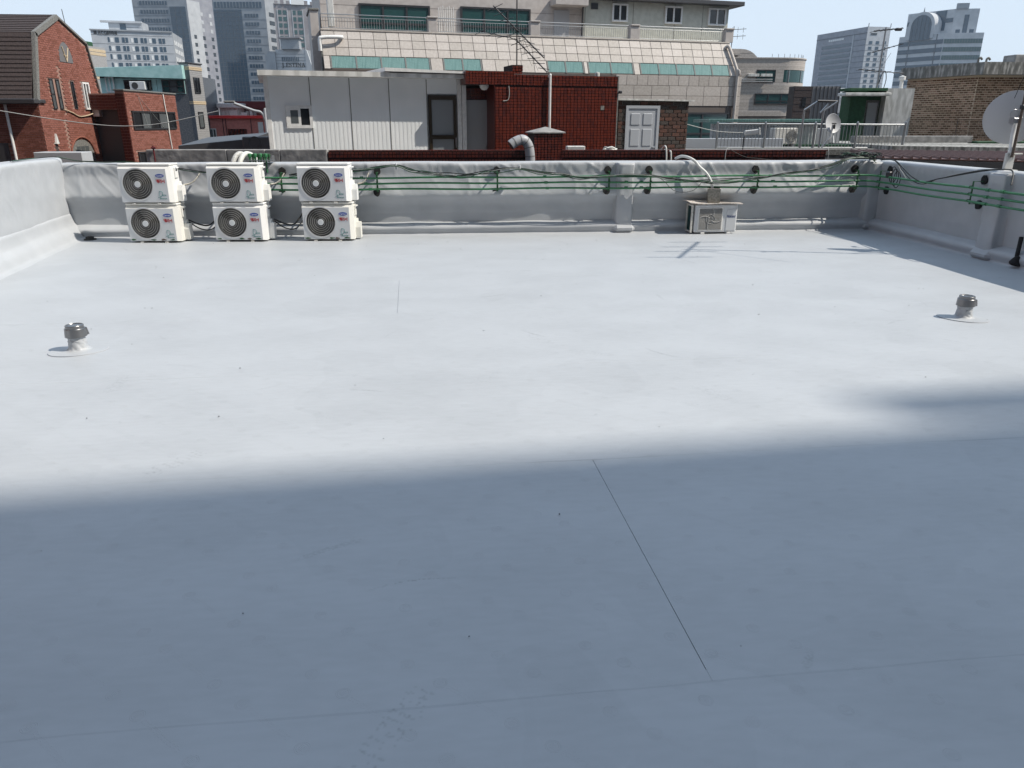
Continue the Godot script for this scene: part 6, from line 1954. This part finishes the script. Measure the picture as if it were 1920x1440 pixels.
	for k in 8: g.bar(Vector3(5.65 + 0.11 * k, 6.0, -0.9), Vector3(5.65 + 0.11 * k, 7.2 + 0.05 * (k % 3), -0.9), 0.03)
	part("picket_screen", g, M.white, o)
	pspan("louvre_unit", o, Vector3(0.05, 6.1, -0.9), Vector3(0.35, 7.4, -0.5), M.white_dirty, 0.02)
	# sheet-clad room at the end of the terrace
	g = G.new()
	g.span(Vector3(13.95, 5.95, -8), Vector3(23.0, 8.0, -1.62))
	var pr := part("sheet_room", g, M.sheet_olive, o)
	for u in [14.0, 16.9, 19.5, 21.3]: pspan("panel_joint", pr, Vector3(u, 5.96, -1.62), Vector3(u + 0.02, 7.98, -1.612), M.joint)
	pspan("roof_edge", pr, Vector3(13.7, 8.0, -8), Vector3(23.7, 8.22, -1.1), M.metal_dark, 0.02)
	pspan("roof_upstand", pr, Vector3(14.2, 8.22, -7), Vector3(21.9, 9.2, -1.9), M.render_beige, 0.02)
	pspan("wall_vent", pr, Vector3(14.35, 7.55, -1.62), Vector3(14.75, 7.85, -1.58), M.alu_dark)
	g = G.new()
	g.tube([Vector3(13.8, 8.0, -1.4), Vector3(13.75, 6.0, -1.4)], 0.045, 8)
	part("downpipe", g, M.alu_dark, pr)
	for w in [[15.6, 16.55], [18.87, 19.95], [21.65, 22.8]]: window(pr, w[0], w[1], 6.97, 7.88, -1.62, M.white, M.glass_dark, 2, 0.09)
	# end pier with a white bent pipe
	g = G.new()
	g.span(Vector3(-0.80, -10, -3.0), Vector3(-0.41, 6.8, -0.6))
	part("end_pier", g, M.render_beige, o)
	pspan("pier_cap", o, Vector3(-0.86, 6.8, -3.05), Vector3(-0.36, 6.9, -0.55), M.trim_grey, 0.02)
	g = G.new()
	g.tube(curve([Vector3(0.55, 5.55, 0.1), Vector3(0.5, 5.55, 0.45), Vector3(-0.35, 5.5, 0.55), Vector3(-0.5, 5.4, 0.55), Vector3(-0.5, 5.0, 0.55), Vector3(-0.5, 4.9, 0.55)]), 0.09, 10)
	part("white_pipe", g, M.white, o)
	g = G.new()
	g.tube([Vector3(-0.45, 5.0, 0.5), Vector3(-0.45, -2, 0.5)], 0.05, 8)
	part("downpipe", g, M.trim_grey, o)
	g = G.new()
	g.tube(curve([Vector3(21.9, 5.6, 0.1), Vector3(22.0, 5.72, 0.2), Vector3(22.1, 5.5, 0.35), Vector3(22.35, 4.2, 0.99), Vector3(22.3, 4.0, 1.0), Vector3(22.3, -2, 1.0)], 0.1), 0.09, 10)
	part("downpipe", g, M.stone[2], o)

func curved_band(o: Node3D, called: String, path: Array, y0: float, y1: float, m: Material, centre: Vector2) -> MeshInstance3D:
	var g := G.new()
	var out := Vector3(0, 0, 1)
	for i in path.size() - 1:
		var a: Vector2 = path[i]; var b: Vector2 = path[i + 1]
		var n0 := Vector3(a.x - centre.x, 0, a.y - centre.y).normalized() if a.x > centre.x else out
		var n1 := Vector3(b.x - centre.x, 0, b.y - centre.y).normalized() if b.x > centre.x else out
		var A := Vector3(a.x, y0, a.y); var B := Vector3(b.x, y0, b.y); var u := Vector3(0, y1 - y0, 0)
		g.tri(A, B, B + u, n0, n1, n1); g.tri(A, B + u, A + u, n0, n1, n0)
		g.poly([A + u, B + u, Vector3(centre.x, y1, centre.y)], Vector3.UP)
		g.poly([A, B, Vector3(centre.x, y0, centre.y)], Vector3.DOWN)
	return part(called, g, m, o)

func build_curved() -> void:
	var o := thing("curved_building", "beige stone building with a rounded corner and teal ribbon windows", "building", Vector3(19.1, 0, -52.0))
	var c := Vector2(3.1, -2.2)
	var mk := func(r: float, x0: float) -> Array:
		var p := [Vector2(x0, c.y + r)]
		for k in 6: p.append(Vector2(lerpf(x0, c.x, (k + 1) / 6.0), c.y + r))
		for k in range(1, 13): p.append(c + Vector2(sin(k * PI / 18), cos(k * PI / 18)) * r)
		return p
	# stacked courses with joints
	for k in 6:
		var y := 4.98 + 0.115 * k
		curved_band(o, "stone_course", mk.call(2.2, -0.4), y + 0.008, y + 0.115, M.stone[k % 3], c)
	curved_band(o, "joint_core", mk.call(2.18, -0.4), -10, 5.66, M.joint, c)
	curved_band(o, "coping", mk.call(2.26, -0.4), 5.67, 5.74, M.stone[2], c)
	for k in 3: curved_band(o, "stone_course", mk.call(2.2, -0.4), 3.55 + 0.215 * k + 0.01, 3.55 + 0.215 * (k + 1), M.stone[k % 3], c)
	for k in 4:
		for s in 2:
			var g := G.new()
			g.span(Vector3(-0.4 if s == 0 else 2.55, 4.2 + 0.195 * k + 0.01, -0.02), Vector3(1.2 if s == 0 else 3.1, 4.2 + 0.195 * (k + 1), 0.0))
			part("stone_course", g, M.stone[(k + s) % 3], o)
	var up: Array = mk.call(2.19, 3.11)
	curved_band(o, "ribbon_window", up.slice(6), 4.22, 4.96, M.glass_teal_dark, c)
	for k in [7, 10, 14, 17]:
		var q: Vector2 = up[k]
		var g := G.new()
		g.tube([Vector3(q.x, 4.22, q.y), Vector3(q.x, 4.96, q.y)], 0.04, 6)
		part("mullion", g, M.alu, o)
	window(o, 1.2, 2.54, 4.22, 4.96, -0.03, M.alu_dark, M.glass_teal_dark, 2, 0.05, [0.5])  # dark glazing in place of the shaded loggia recess
	for u in [0.6, 1.5]: pspan("awning", o, Vector3(u, 4.55, -0.02), Vector3(u + 0.75, 4.72, 0.2), M.white_dirty, 0.01)
	var g := G.new()
	g.tube([Vector3(0.0, 4.38, 0.15), Vector3(2.3, 4.38, 0.15)], 0.03, 6)
	g.tube([Vector3(0.0, 4.25, 0.15), Vector3(2.3, 4.25, 0.15)], 0.03, 6)
	part("handrail", g, M.alu, o)
	for k in 7: curved_band(o, "stone_course", mk.call(2.21, -0.4), 2.06 + 0.213 * k + 0.01, 2.06 + 0.213 * (k + 1), M.stone[(k + 1) % 3], c)
	window(o, 1.25, 4.0, 2.82, 3.50, 0.02, M.alu_dark, M.glass_teal_dark, 3, 0.06, [0.3])
	g = G.new()
	for k in 9:
		var q := c + Vector2(sin(k * 0.2 - 0.4), cos(k * 0.2 - 0.4)) * 2.0
		g.bar(Vector3(q.x, 5.74, q.y), Vector3(q.x, 5.98, q.y), 0.03)
	part("roof_rail", g, M.alu, o)
	# round-backed upper drum behind
	var d := thing("drum_room", "beige curved rooftop room above the rounded building", "building", Vector3(19.4, 0, -56))
	g = G.new()
	var ol := [Vector2(-0.6, 4), Vector2(-0.6, 6.62), Vector2(1.2, 6.6)]
	for k in 8: ol.append(Vector2(1.2 + 1.5 * sin(k * PI / 14), 5.3 + 1.3 * cos(k * PI / 14)))
	ol.append(Vector2(2.7, 4))
	g.prism(ol, -3, 0)
	part("wall", g, M.stone[0], d)
	for y in [5.7, 6.0, 6.3]: pspan("joint_line", d, Vector3(-0.6, y, 0.0), Vector3(2.0, y + 0.015, 0.006), M.joint)
	pspan("window", d, Vector3(0.1, 5.6, 0.0), Vector3(0.7, 6.1, 0.02), M.white)
	pspan("canopy", d, Vector3(-0.3, 6.15, 0.0), Vector3(1.0, 6.25, 0.4), M.stone[1], 0.01)
	var a := thing("tv_aerial", "small television aerial over the curved rooftop room", "aerial", Vector3(20.0, 6.5, -56.5))
	g = G.new()
	g.tube([Vector3.ZERO, Vector3(0.1, 1.6, 0)], 0.03, 5)
	part("mast", g, M.alu_dark, a)
	for y in [0.9, 1.35]:
		g = G.new()
		g.bar(Vector3(-0.5, y, 0), Vector3(1.0, y + 0.1, 0), 0.03)
		for k in 4: g.bar(Vector3(-0.4 + 0.4 * k, y - 0.15, 0), Vector3(-0.4 + 0.4 * k, y + 0.2, 0), 0.02)
		part("element", g, M.alu_dark, a)
	# standing-seam clad volume
	var s := thing("metal_clad_block", "dark slate-sided block with a ribbed metal front", "building", Vector3(18.62, 0, -42), 0)
	g = G.new()
	g.hexa([Vector3(0.1, -10, -0.7), Vector3(2.9, -10, -0.7), Vector3(2.9, -10, 0), Vector3(0.2, -10, 0), Vector3(0.0, 3.52, -0.7), Vector3(2.55, 3.52, -0.7), Vector3(2.55, 3.52, 0), Vector3(0.0, 3.52, 0)])
	part("core", g, M.metal_dark, s)
	for k in 10: pspan("slate_course", s, Vector3(0.02, 1.7 + 0.18 * k, 0.0), Vector3(1.0, 1.87 + 0.18 * k, 0.02 + 0.01 * (k % 2)), M.slate, 0.004)
	for k in 7:
		pspan("metal_sheet", s, Vector3(1.03 + 0.222 * k, -2, 0.0), Vector3(1.03 + 0.222 * k + 0.2, 3.5, 0.03), M.metal_seam, 0.004)
		pspan("standing_seam", s, Vector3(1.03 + 0.222 * k + 0.2, -2, 0.0), Vector3(1.03 + 0.222 * (k + 1), 3.52, 0.07), M.metal_dark)
	pspan("window", s, Vector3(0.5, 2.45, 0.03), Vector3(0.72, 2.95, 0.05), M.glass_dark)

func build_right_roofs() -> void:
	# terrace railing and the clutter behind it
	var o := thing("terrace_railing", "thin grey metal railing along the terrace below the curved building", "railing", Vector3(6.55, 0, -19.0), 0.5)
	var g := G.new()
	g.tube([Vector3(0, 1.62, 0), Vector3(4.95, 1.60, 0)], 0.022, 8)
	part("top_rail", g, M.alu, o)
	g = G.new()
	g.tube([Vector3(0, 1.06, 0), Vector3(4.95, 1.04, 0)], 0.018, 8)
	part("bottom_rail", g, M.alu, o)
	for k in 56: pbox("baluster", o, Vector3(0.05 + 0.088 * k, 1.33, 0), Vector3(0.013, 0.55, 0.013), M.alu)
	for u in [0.02, 1.25, 2.55, 3.65, 4.93]:
		var q := G.new()
		q.t = Transform3D(Basis(), Vector3(u, 0, 0))
		q.lathe([Vector2(0.028, 0.9), Vector2(0.028, 1.66), Vector2(0.0, 1.68)], 10)
		part("post", q, M.alu, o)
	var b := thing("terrace_building", "dark-edged flat-roofed block below the terrace railing", "building", Vector3(5.5, 0, -18.6), 0)
	g = G.new()
	g.span(Vector3(0.0, -10, -6), Vector3(6.1, 0.88, 0.0))
	part("wall", g, M.concrete_dark, b)
	pspan("roof_kerb", b, Vector3(-0.03, 0.88, -0.7), Vector3(6.15, 1.03, 0.03), M.trim_grey, 0.01)
	pspan("inner_wall", b, Vector3(0.1, 0.88, -1.0), Vector3(3.0, 1.27, -0.85), M.door_blue, 0.01)
	for k in 16: pspan("cladding_board", b, Vector3(3.4 + 0.0, 0.02 + 0.05 * k, 0.0), Vector3(6.1, 0.062 + 0.05 * k, 0.018), M.metal_seam)
	var w := thing("corrugated_screen", "white corrugated sheet screen behind the terrace railing", "screen", Vector3(6.83, 0, -20.3), -2)
	for k in 34:
		var q := G.new()
		var u := 0.085 * k
		q.hexa([Vector3(u, 1.0, -0.02), Vector3(u + 0.045, 1.0, 0.02), Vector3(u + 0.085, 1.0, -0.02), Vector3(u + 0.045, 1.0, -0.03), Vector3(u, 1.62, -0.02), Vector3(u + 0.045, 1.62, 0.02), Vector3(u + 0.085, 1.62, -0.02), Vector3(u + 0.045, 1.62, -0.03)])
		part("sheet_rib", q, M.fence_white, w)
	pspan("clear_canopy", w, Vector3(-0.1, 1.66, -1.4), Vector3(2.95, 1.74, 0.1), M.glass_teal, 0.01)
	pspan("back_wall", w, Vector3(2.95, 0.4, -1.2), Vector3(4.0, 1.5, -1.0), M.tower_pale, 0.01)
	pspan("green_mat", w, Vector3(1.6, 0.9, -0.2), Vector3(4.4, 1.10, 0.3), M.green_wall)
	var ac := thing("outdoor_unit", "weathered outdoor unit behind the terrace railing", "outdoor unit", Vector3(8.6, 0.9, -19.8), 8)
	g = G.new()
	g.cbox(Vector3(0.03, 0.42, 0), Vector3(0.66, 0.40, 0.26), 0.015)
	part("casing", g, M.ac_dirty, ac)
	g = G.new()
	g.t = Transform3D(Basis(Vector3.RIGHT, PI / 2), Vector3(0.2, 0.42, 0.132))
	g.lathe([Vector2(0.0, 0.0), Vector2(0.13, 0.0), Vector2(0.13, 0.012), Vector2(0.15, 0.012), Vector2(0.15, 0.0)], 24)
	part("fan_guard", g, M.trim_grey, ac)
	for k in 4:
		g = G.new()
		var pts := []
		for s in 25: pts.append(Vector3(0.2 + cos(TAU * s / 24) * (0.03 + 0.03 * k), 0.42 + sin(TAU * s / 24) * (0.03 + 0.03 * k), 0.145))
		g.tube(pts, 0.004, 4)
		part("guard_ring", g, M.wire, ac)
	for s in [-0.2, 0.28]: pbox("stand", ac, Vector3(s, 0.11, 0), Vector3(0.05, 0.22, 0.25), M.alu)
	var cm := thing("post_camera", "white camera-like head on a short post behind the tiled parapet", "lamp", Vector3(7.0, 0.9, -18.3), -20)  # camera-like white head on a post; gives no light
	g = G.new()
	g.tube([Vector3(0, 0, 0), Vector3(0, 0.42, 0)], 0.016, 8)
	part("post", g, M.alu_dark, cm)
	g = G.new()
	g.t = Transform3D(Basis(Vector3(0, 0, 1), 0.12), Vector3(0.17, 0.53, 0))
	g.cbox(Vector3.ZERO, Vector3(0.34, 0.12, 0.12), 0.02)
	g.cbox(Vector3(0.18, 0.0, 0), Vector3(0.03, 0.17, 0.15), 0.01)
	part("head", g, M.white, cm)
	g = G.new()
	g.tube(curve([Vector3(5.3, 1.62, -17.5), Vector3(6.2, 1.46, -18), Vector3(7.0, 1.42, -18.3)], 0.1), 0.008, 5)
	tag(part("wire", g, M.cable_grey, self), "pale wire strung from the dark brick hut to the white camera", "wire")
	# second dish on its frame
	var d := thing("satellite_dish", "small white satellite dish on a tube frame at the terrace railing", "satellite dish", Vector3(8.6, 0.9, -17.6), 0)
	g = G.new()
	g.t = Transform3D(Basis(Vector3.UP, 0.25) * Basis(Vector3.RIGHT, PI / 2 - 0.18), Vector3(0.18, 0.72, 0.0))
	var prof := []
	for k in 11: prof.append(Vector2(0.215 * k / 10.0, 0.03 + 0.05 * pow(k / 10.0, 2)))
	prof.append(Vector2(0.22, 0.075)); prof.append(Vector2(0.212, 0.07))
	for k in 11: prof.append(Vector2(0.21 * (1.0 - k / 10.0), 0.024 + 0.048 * pow(1.0 - k / 10.0, 2)))
	g.lathe(prof, 36)
	part("reflector", g, M.dish, d)
	g = G.new()
	g.tube([Vector3(0.18, 0.7, 0.1), Vector3(0.15, 0.45, 0.14), Vector3(-0.02, 0.2, 0.1)], 0.022, 8)
	g.tube([Vector3(0.2, 0.46, 0.16), Vector3(0.17, 0.30, 0.28)], 0.012, 6)
	part("arm", g, M.white, d)
	g = G.new()
	g.cbox(Vector3(0.19, 0.73, 0.14), Vector3(0.10, 0.03, 0.06), 0.01)
	g.cbox(Vector3(0.20, 0.66, 0.15), Vector3(0.03, 0.10, 0.06), 0.01)
	part("receiver", g, M.alu_dark, d)
	g = G.new()
	for q in [[Vector3(-0.50, 0.2, 0), Vector3(-0.50, 1.02, 0)], [Vector3(-0.06, 0.2, 0.05), Vector3(-0.06, 1.0, 0.05)], [Vector3(-0.50, 1.02, 0), Vector3(-0.20, 1.21, 0)], [Vector3(-0.06, 1.0, 0.05), Vector3(0.24, 1.20, 0.05)], [Vector3(-0.12, 0.96, 0.03), Vector3(0.04, 1.15, 0.03)]]: g.tube(q, 0.024, 8)
	part("frame_tube", g, M.alu, d)
	g = G.new()
	g.tube([Vector3(-0.22, 1.22, 0.02), Vector3(0.26, 1.21, 0.02)], 0.028, 8)
	part("crossbar", g, M.metal_dark, d)
	# green-and-white stair hut with its aerial
	var h := thing("stair_hut", "white rendered hut with a dark green flank and grey door", "hut", Vector3(13.55, 0, -26.0), -4)
	g = G.new()
	g.span(Vector3(0.0, -10, -0.75), Vector3(0.55, 2.66, 0.0)); g.span(Vector3(0.551, -10, -0.75), Vector3(1.2, 2.66, -0.35))
	part("green_wall", g, M.green_wall, h)
	g = G.new()
	g.span(Vector3(1.201, -10, -0.75), Vector3(2.15, 2.75, 0.0))
	part("white_wall", g, M.white_dirty, h)
	pspan("canopy", h, Vector3(-0.35, 2.50, -0.3), Vector3(1.2, 2.60, 0.35), M.white_dirty, 0.015)
	pspan("roof_edge", h, Vector3(-0.1, 2.67, -0.75), Vector3(1.2, 2.76, 0.08), M.green_wall, 0.01)
	pspan("door_frame", h, Vector3(0.66, 0.3, -0.35), Vector3(1.15, 2.38, -0.30), M.trim_grey)
	pspan("door", h, Vector3(0.74, 0.3, -0.32), Vector3(1.08, 2.30, -0.27), M.door_grey, 0.006)
	g = G.new()
	g.t = Transform3D(Basis(), Vector3(1.95, 2.75, -0.6))
	g.lathe([Vector2(0.06, 0.0), Vector2(0.06, 0.28), Vector2(0.11, 0.29), Vector2(0.11, 0.40), Vector2(0.0, 0.44)], 12)
	part("roof_vent", g, M.white, h)
	var a := thing("tv_aerial", "tall television aerial with three arms on the green-sided hut", "aerial", Vector3(14.75, 2.76, -26.6), 0)
	g = G.new()
	g.tube([Vector3(0, 0, 0), Vector3(0.0, 1.95, 0)], 0.03, 8)
	part("mast", g, M.alu, a)
	for q in [[1.82, -0.42, 0.62, 0.10, 6], [1.16, -0.35, 0.7, 0.28, 6], [0.62, -0.75, 0.9, -0.12, 5]]:
		g = G.new()
		g.bar(Vector3(q[1], q[0], 0), Vector3(q[2], q[0] + q[3], 0), 0.024)
		part("boom", g, M.alu_dark, a)
		for k in q[4]:
			var e := G.new()
			var p := Vector3(lerpf(q[1], q[2], (k + 0.2) / q[4]), q[0] + q[3] * (k + 0.2) / q[4], 0)
			e.bar(p - Vector3(0.03, 0.02, 0.25 - 0.02 * k), p + Vector3(0.03, 0.02, 0.25 - 0.02 * k), 0.012)
			e.cbox(p, Vector3(0.06, 0.04, 0.04), 0.008)
			part("element", e, M.alu_dark, a)
	g = G.new()
	g.cbox(Vector3(0.45, 1.88, 0), Vector3(0.22, 0.09, 0.12), 0.02)
	part("amplifier", g, M.alu_dark, a)
	g = G.new()
	g.tube(curve([Vector3(0.02, 0.1, 0), Vector3(0.1, 0.5, 0.05), Vector3(0.2, 0.55, 0.05), Vector3(0.26, 0.3, 0.05), Vector3(0.22, 0.0, 0.05)]), 0.014, 5)
	part("lead", g, M.cable, a)
	for q in [[Vector3(0, 1.1, 0), Vector3(-0.28, 0.75, 0.1)], [Vector3(0, 0.6, 0), Vector3(0.32, 1.15, 0)]]:
		g = G.new()
		g.bar(q[0], q[1], 0.01)
		part("stay", g, M.alu_dark, a)

func build_brown_house() -> void:
	rng.seed = 113
	var o := thing("brown_brick_house", "brown patterned brick house with a stained concrete roof slab", "house", Vector3(16.6, 0, -27.9), 0)
	# corner stands at x +0.9, z +2.6; one face looks along -x, the other towards us
	var c := Vector3(0.9, 0, 2.6)
	var g := G.new()
	g.t = Transform3D(Basis(Vector3.RIGHT, -PI / 2), Vector3.ZERO)
	g.prism([Vector2(0.0, 0.0), Vector2(0.9, -2.6), Vector2(6.5, -2.75), Vector2(6.5, 1.0)], -10.0, 3.14)
	part("wall", g, M.mortar_tan, o)
	for i in 2:
		var ga := G.new(); var gb := G.new(); var gc := G.new()
		var f := face(Vector2(0, 0), Vector2(0.9, 2.6)) if i == 0 else face(Vector2(0.9, 2.6), Vector2(6.5, 2.75))
		ga.t = f; gb.t = f; gc.t = f
		bricks([ga, gb, ga] if i == 0 else [ga, ga, gb], 0.01, 2.74 if i == 0 else 4.0, 0.5, 3.12, 0.16, 0.072, 0.024, -0.006, 0.018, always)
		part("brown_bricks", ga, M.brick_brown, o, "stuff")
		part("tan_bricks", gb, M.brick_tan, o, "stuff")
	g = G.new()
	g.t = Transform3D(Basis(Vector3.RIGHT, -PI / 2), Vector3.ZERO)
	g.prism([Vector2(-0.2, 0.2), Vector2(0.75, -3.0), Vector2(6.6, -3.1), Vector2(6.6, 1.3)], 3.141, 3.52)
	var slab := part("roof_slab", g, M.concrete_stained, o)
	for p in [Vector3(0.85, 3.52, 2.5), Vector3(1.2, 3.52, 2.4)]:
		var q := G.new()
		q.tube(curve([p, p + Vector3(0, 0.12, 0), p + Vector3(0.06, 0.16, 0), p + Vector3(0.12, 0.1, 0)]), 0.035, 8)
		part("roof_vent", q, M.trim_grey, slab)
	pspan("tank", slab, Vector3(2.05, 3.52, 2.0), Vector3(3.0, 3.78, 2.6), M.concrete, 0.02)
	# wire-mesh rail in front of it
	var m := thing("mesh_railing", "rusty framed wire-mesh railing before the brown brick house", "railing", Vector3(16.2, 0, -24.2), 0)
	g = G.new()
	g.tube([Vector3(0.12, 0.9, 0), Vector3(0.12, 1.76, 0), Vector3(3.2, 1.76, 0)], 0.022, 6)
	part("frame", g, M.rust, m)
	for k in 34:
		g = G.new()
		g.bar(Vector3(0.16 + 0.09 * k, 0.9, 0), Vector3(0.16 + 0.09 * k, 1.75, 0), 0.006)
		part("mesh_wire", g, M.rust, m)
	for k in 9:
		g = G.new()
		g.bar(Vector3(0.12, 0.95 + 0.09 * k, 0), Vector3(3.2, 0.95 + 0.09 * k, 0), 0.006)
		part("mesh_wire", g, M.rust, m)
	# concrete ledge and ribbed roof between
	var l := thing("concrete_ledge", "stained concrete roof edge below the brown brick house", "ledge", Vector3(10.6, 0, -18.0), 0)
	g = G.new()
	g.hexa([Vector3(0, -10, -6), Vector3(9, -10, -6), Vector3(9, -10, 0.8), Vector3(0, -10, 0), Vector3(0, 1.12, -6), Vector3(9, 1.0, -6), Vector3(9, 1.0, 0.8), Vector3(0, 1.12, 0)])
	part("slab", g, M.concrete_stained, l)
	pspan("upstand", l, Vector3(0.5, 1.12, -3.0), Vector3(3.9, 1.30, -2.7), M.concrete, 0.01)
	pspan("moss_edge", l, Vector3(3.9, 1.1, -2.9), Vector3(8.0, 1.16, -2.5), M.green_wall, 0.01)
	var r := thing("ribbed_roof", "red-brown ribbed metal lean-to roof beyond the shaded parapet", "roof", Vector3(7.5, 0, -13.0), -3)
	for k in 30:
		var u := 0.17 * k
		g = G.new()
		var a := Vector3(u, 1.07 - 0.022 * u, 0.0); var b := Vector3(u + 0.9, 1.08 - 0.012 * u, -3.2)
		var s := Vector3(0.165, -0.003, 0)
		g.hexa([a - Vector3(0, 0.02, 0), a + s - Vector3(0, 0.02, 0), b + s - Vector3(0, 0.02, 0), b - Vector3(0, 0.02, 0), a, a + s, b + s, b])
		g.hexa([a, a + Vector3(0.045, 0, 0), b + Vector3(0.045, 0, 0), b, a + Vector3(0.01, 0.035, 0), a + Vector3(0.035, 0.035, 0), b + Vector3(0.035, 0.035, 0), b + Vector3(0.01, 0.035, 0)])
		part("roof_sheet", g, M.roof_red, r)
	g = G.new()
	g.hexa([Vector3(0.8, -10, -3.2), Vector3(6.0, -10, -3.2), Vector3(5.2, -10, 0.06), Vector3(-0.05, -10, 0.06), Vector3(0.8, 1.0, -3.2), Vector3(6.0, 0.9, -3.2), Vector3(5.2, 0.92, 0.06), Vector3(-0.05, 1.04, 0.06)])
	part("fascia", g, M.metal_dark, r)

func build_setting() -> void:
	var g := G.new()
	g.poly([Vector3(-1500, -10.2, 300), Vector3(1500, -10.2, 300), Vector3(1500, -10.2, -2500), Vector3(-1500, -10.2, -2500)], Vector3.UP)
	tag(part("ground", g, M.street, self), "", "", "", "structure")
	g = G.new()
	g.hexa([Vector3(-6.0, -10.2, -12.05), Vector3(7.05, -10.2, -12.05), Vector3(7.05, -10.2, 4.7), Vector3(-4.4, -10.2, 4.7), Vector3(-6.0, -0.42, -12.05), Vector3(7.05, -0.42, -12.05), Vector3(7.05, -0.42, 4.7), Vector3(-4.4, -0.42, 4.7)])
	var own := tag(part("own_building", g, M.concrete, self), "", "", "", "structure")
	own.set_meta("label", "body of the building under the membrane roof")
	g = G.new()
	var rows := []
	var f := FastNoiseLite.new()
	f.seed = 9; f.frequency = 0.004
	for j in 6:
		var line := PackedVector3Array()
		for i in 61:
			var x := -1400.0 + i * 46.0
			line.append(Vector3(x, -12.0 + (0.0 if j == 0 else (60.0 + 45.0 * f.get_noise_2d(x, 3.0) + 15.0 * f.get_noise_2d(x * 4.0, 40.0)) * sin(j * PI / 6.0)), -1500.0 - j * 90.0))
		rows.append(line)
	g.grid(rows, Vector3(0, 1, 0.5))
	tag(part("hills", g, M.hill, self), "", "", "", "structure")
	# tall block behind us on the sunny side: its roof edge throws the broad shadow over the near roof
	var bx := -14.0   # the block's near corner, widened leftwards to cut sky light on the parapets; its front runs at a slight angle to our roof
	var bz := 7.73 - 0.094 * (bx + 2.0)
	var o := thing("unseen_block", "tall block out of view whose roof edge shades the near roof", "building", Vector3(bx, -10.2, bz), 0)
	o.set_meta("kind", "structure")
	var hh := TOWER_H + 10.2
	var bl := 58.0 - bx
	g = G.new()
	g.hexa([Vector3(0, 0, 0), Vector3(bl, 0, -0.094 * bl), Vector3(bl, 0, 16), Vector3(0, 0, 16), Vector3(0, hh, 0), Vector3(bl, hh, -0.094 * bl), Vector3(bl, hh, 16), Vector3(0, hh, 16)])
	part("wall", g, M.render_beige, o)
	for row in 14:
		for k in int(bl / 3.2) - 1: pbox("window", o, Vector3(2.0 + 3.2 * k, 3.0 + 3.3 * row, -0.094 * (2.0 + 3.2 * k) - 0.02), Vector3(1.8, 1.5, 0.12), M.glass_blue)
	# roof-top sign beam along the edge
	var cx := 38.65 - bx
	var cz := 4.11 - bz
	g = G.new()
	var ring := [Vector3(cx, 0, cz), Vector3(cx + 15, 0, cz - 1.41), Vector3(cx + 15, 0, cz - 0.38), Vector3(cx, 0, cz + 0.34)]
	var pts := []
	for y in [hh + 2.1, hh + 2.5]:
		for p in ring: pts.append(p + Vector3(0, y, 0))
	g.hexa(pts)
	var can := part("roof_beam", g, M.tower_grey, o)
	for x in [1.0, 7.5, 14.0]: pspan("post", can, Vector3(cx + x, hh, cz + 0.27 - 0.06 * x), Vector3(cx + x + 0.15, hh + 2.1, cz + 0.37 - 0.06 * x), M.tower_grey)
	# unseen dark brick block, added to dim the sky light on the shaded parapet
	o = thing("unseen_block", "unseen dark brick block added to cut sky light on the shaded parapet", "building", Vector3(-16.0, -10.2, 14.0), 90)
	o.set_meta("kind", "structure")
	g = G.new()
	g.span(Vector3(0, 0, -14), Vector3(34, 30.0, 0))
	part("wall", g, M.brick_b, o)
	for row in 8:
		for k in 9: pbox("window", o, Vector3(2.0 + 3.6 * k, 3.0 + 3.3 * row, 0.02), Vector3(1.8, 1.5, 0.12), M.glass_blue)
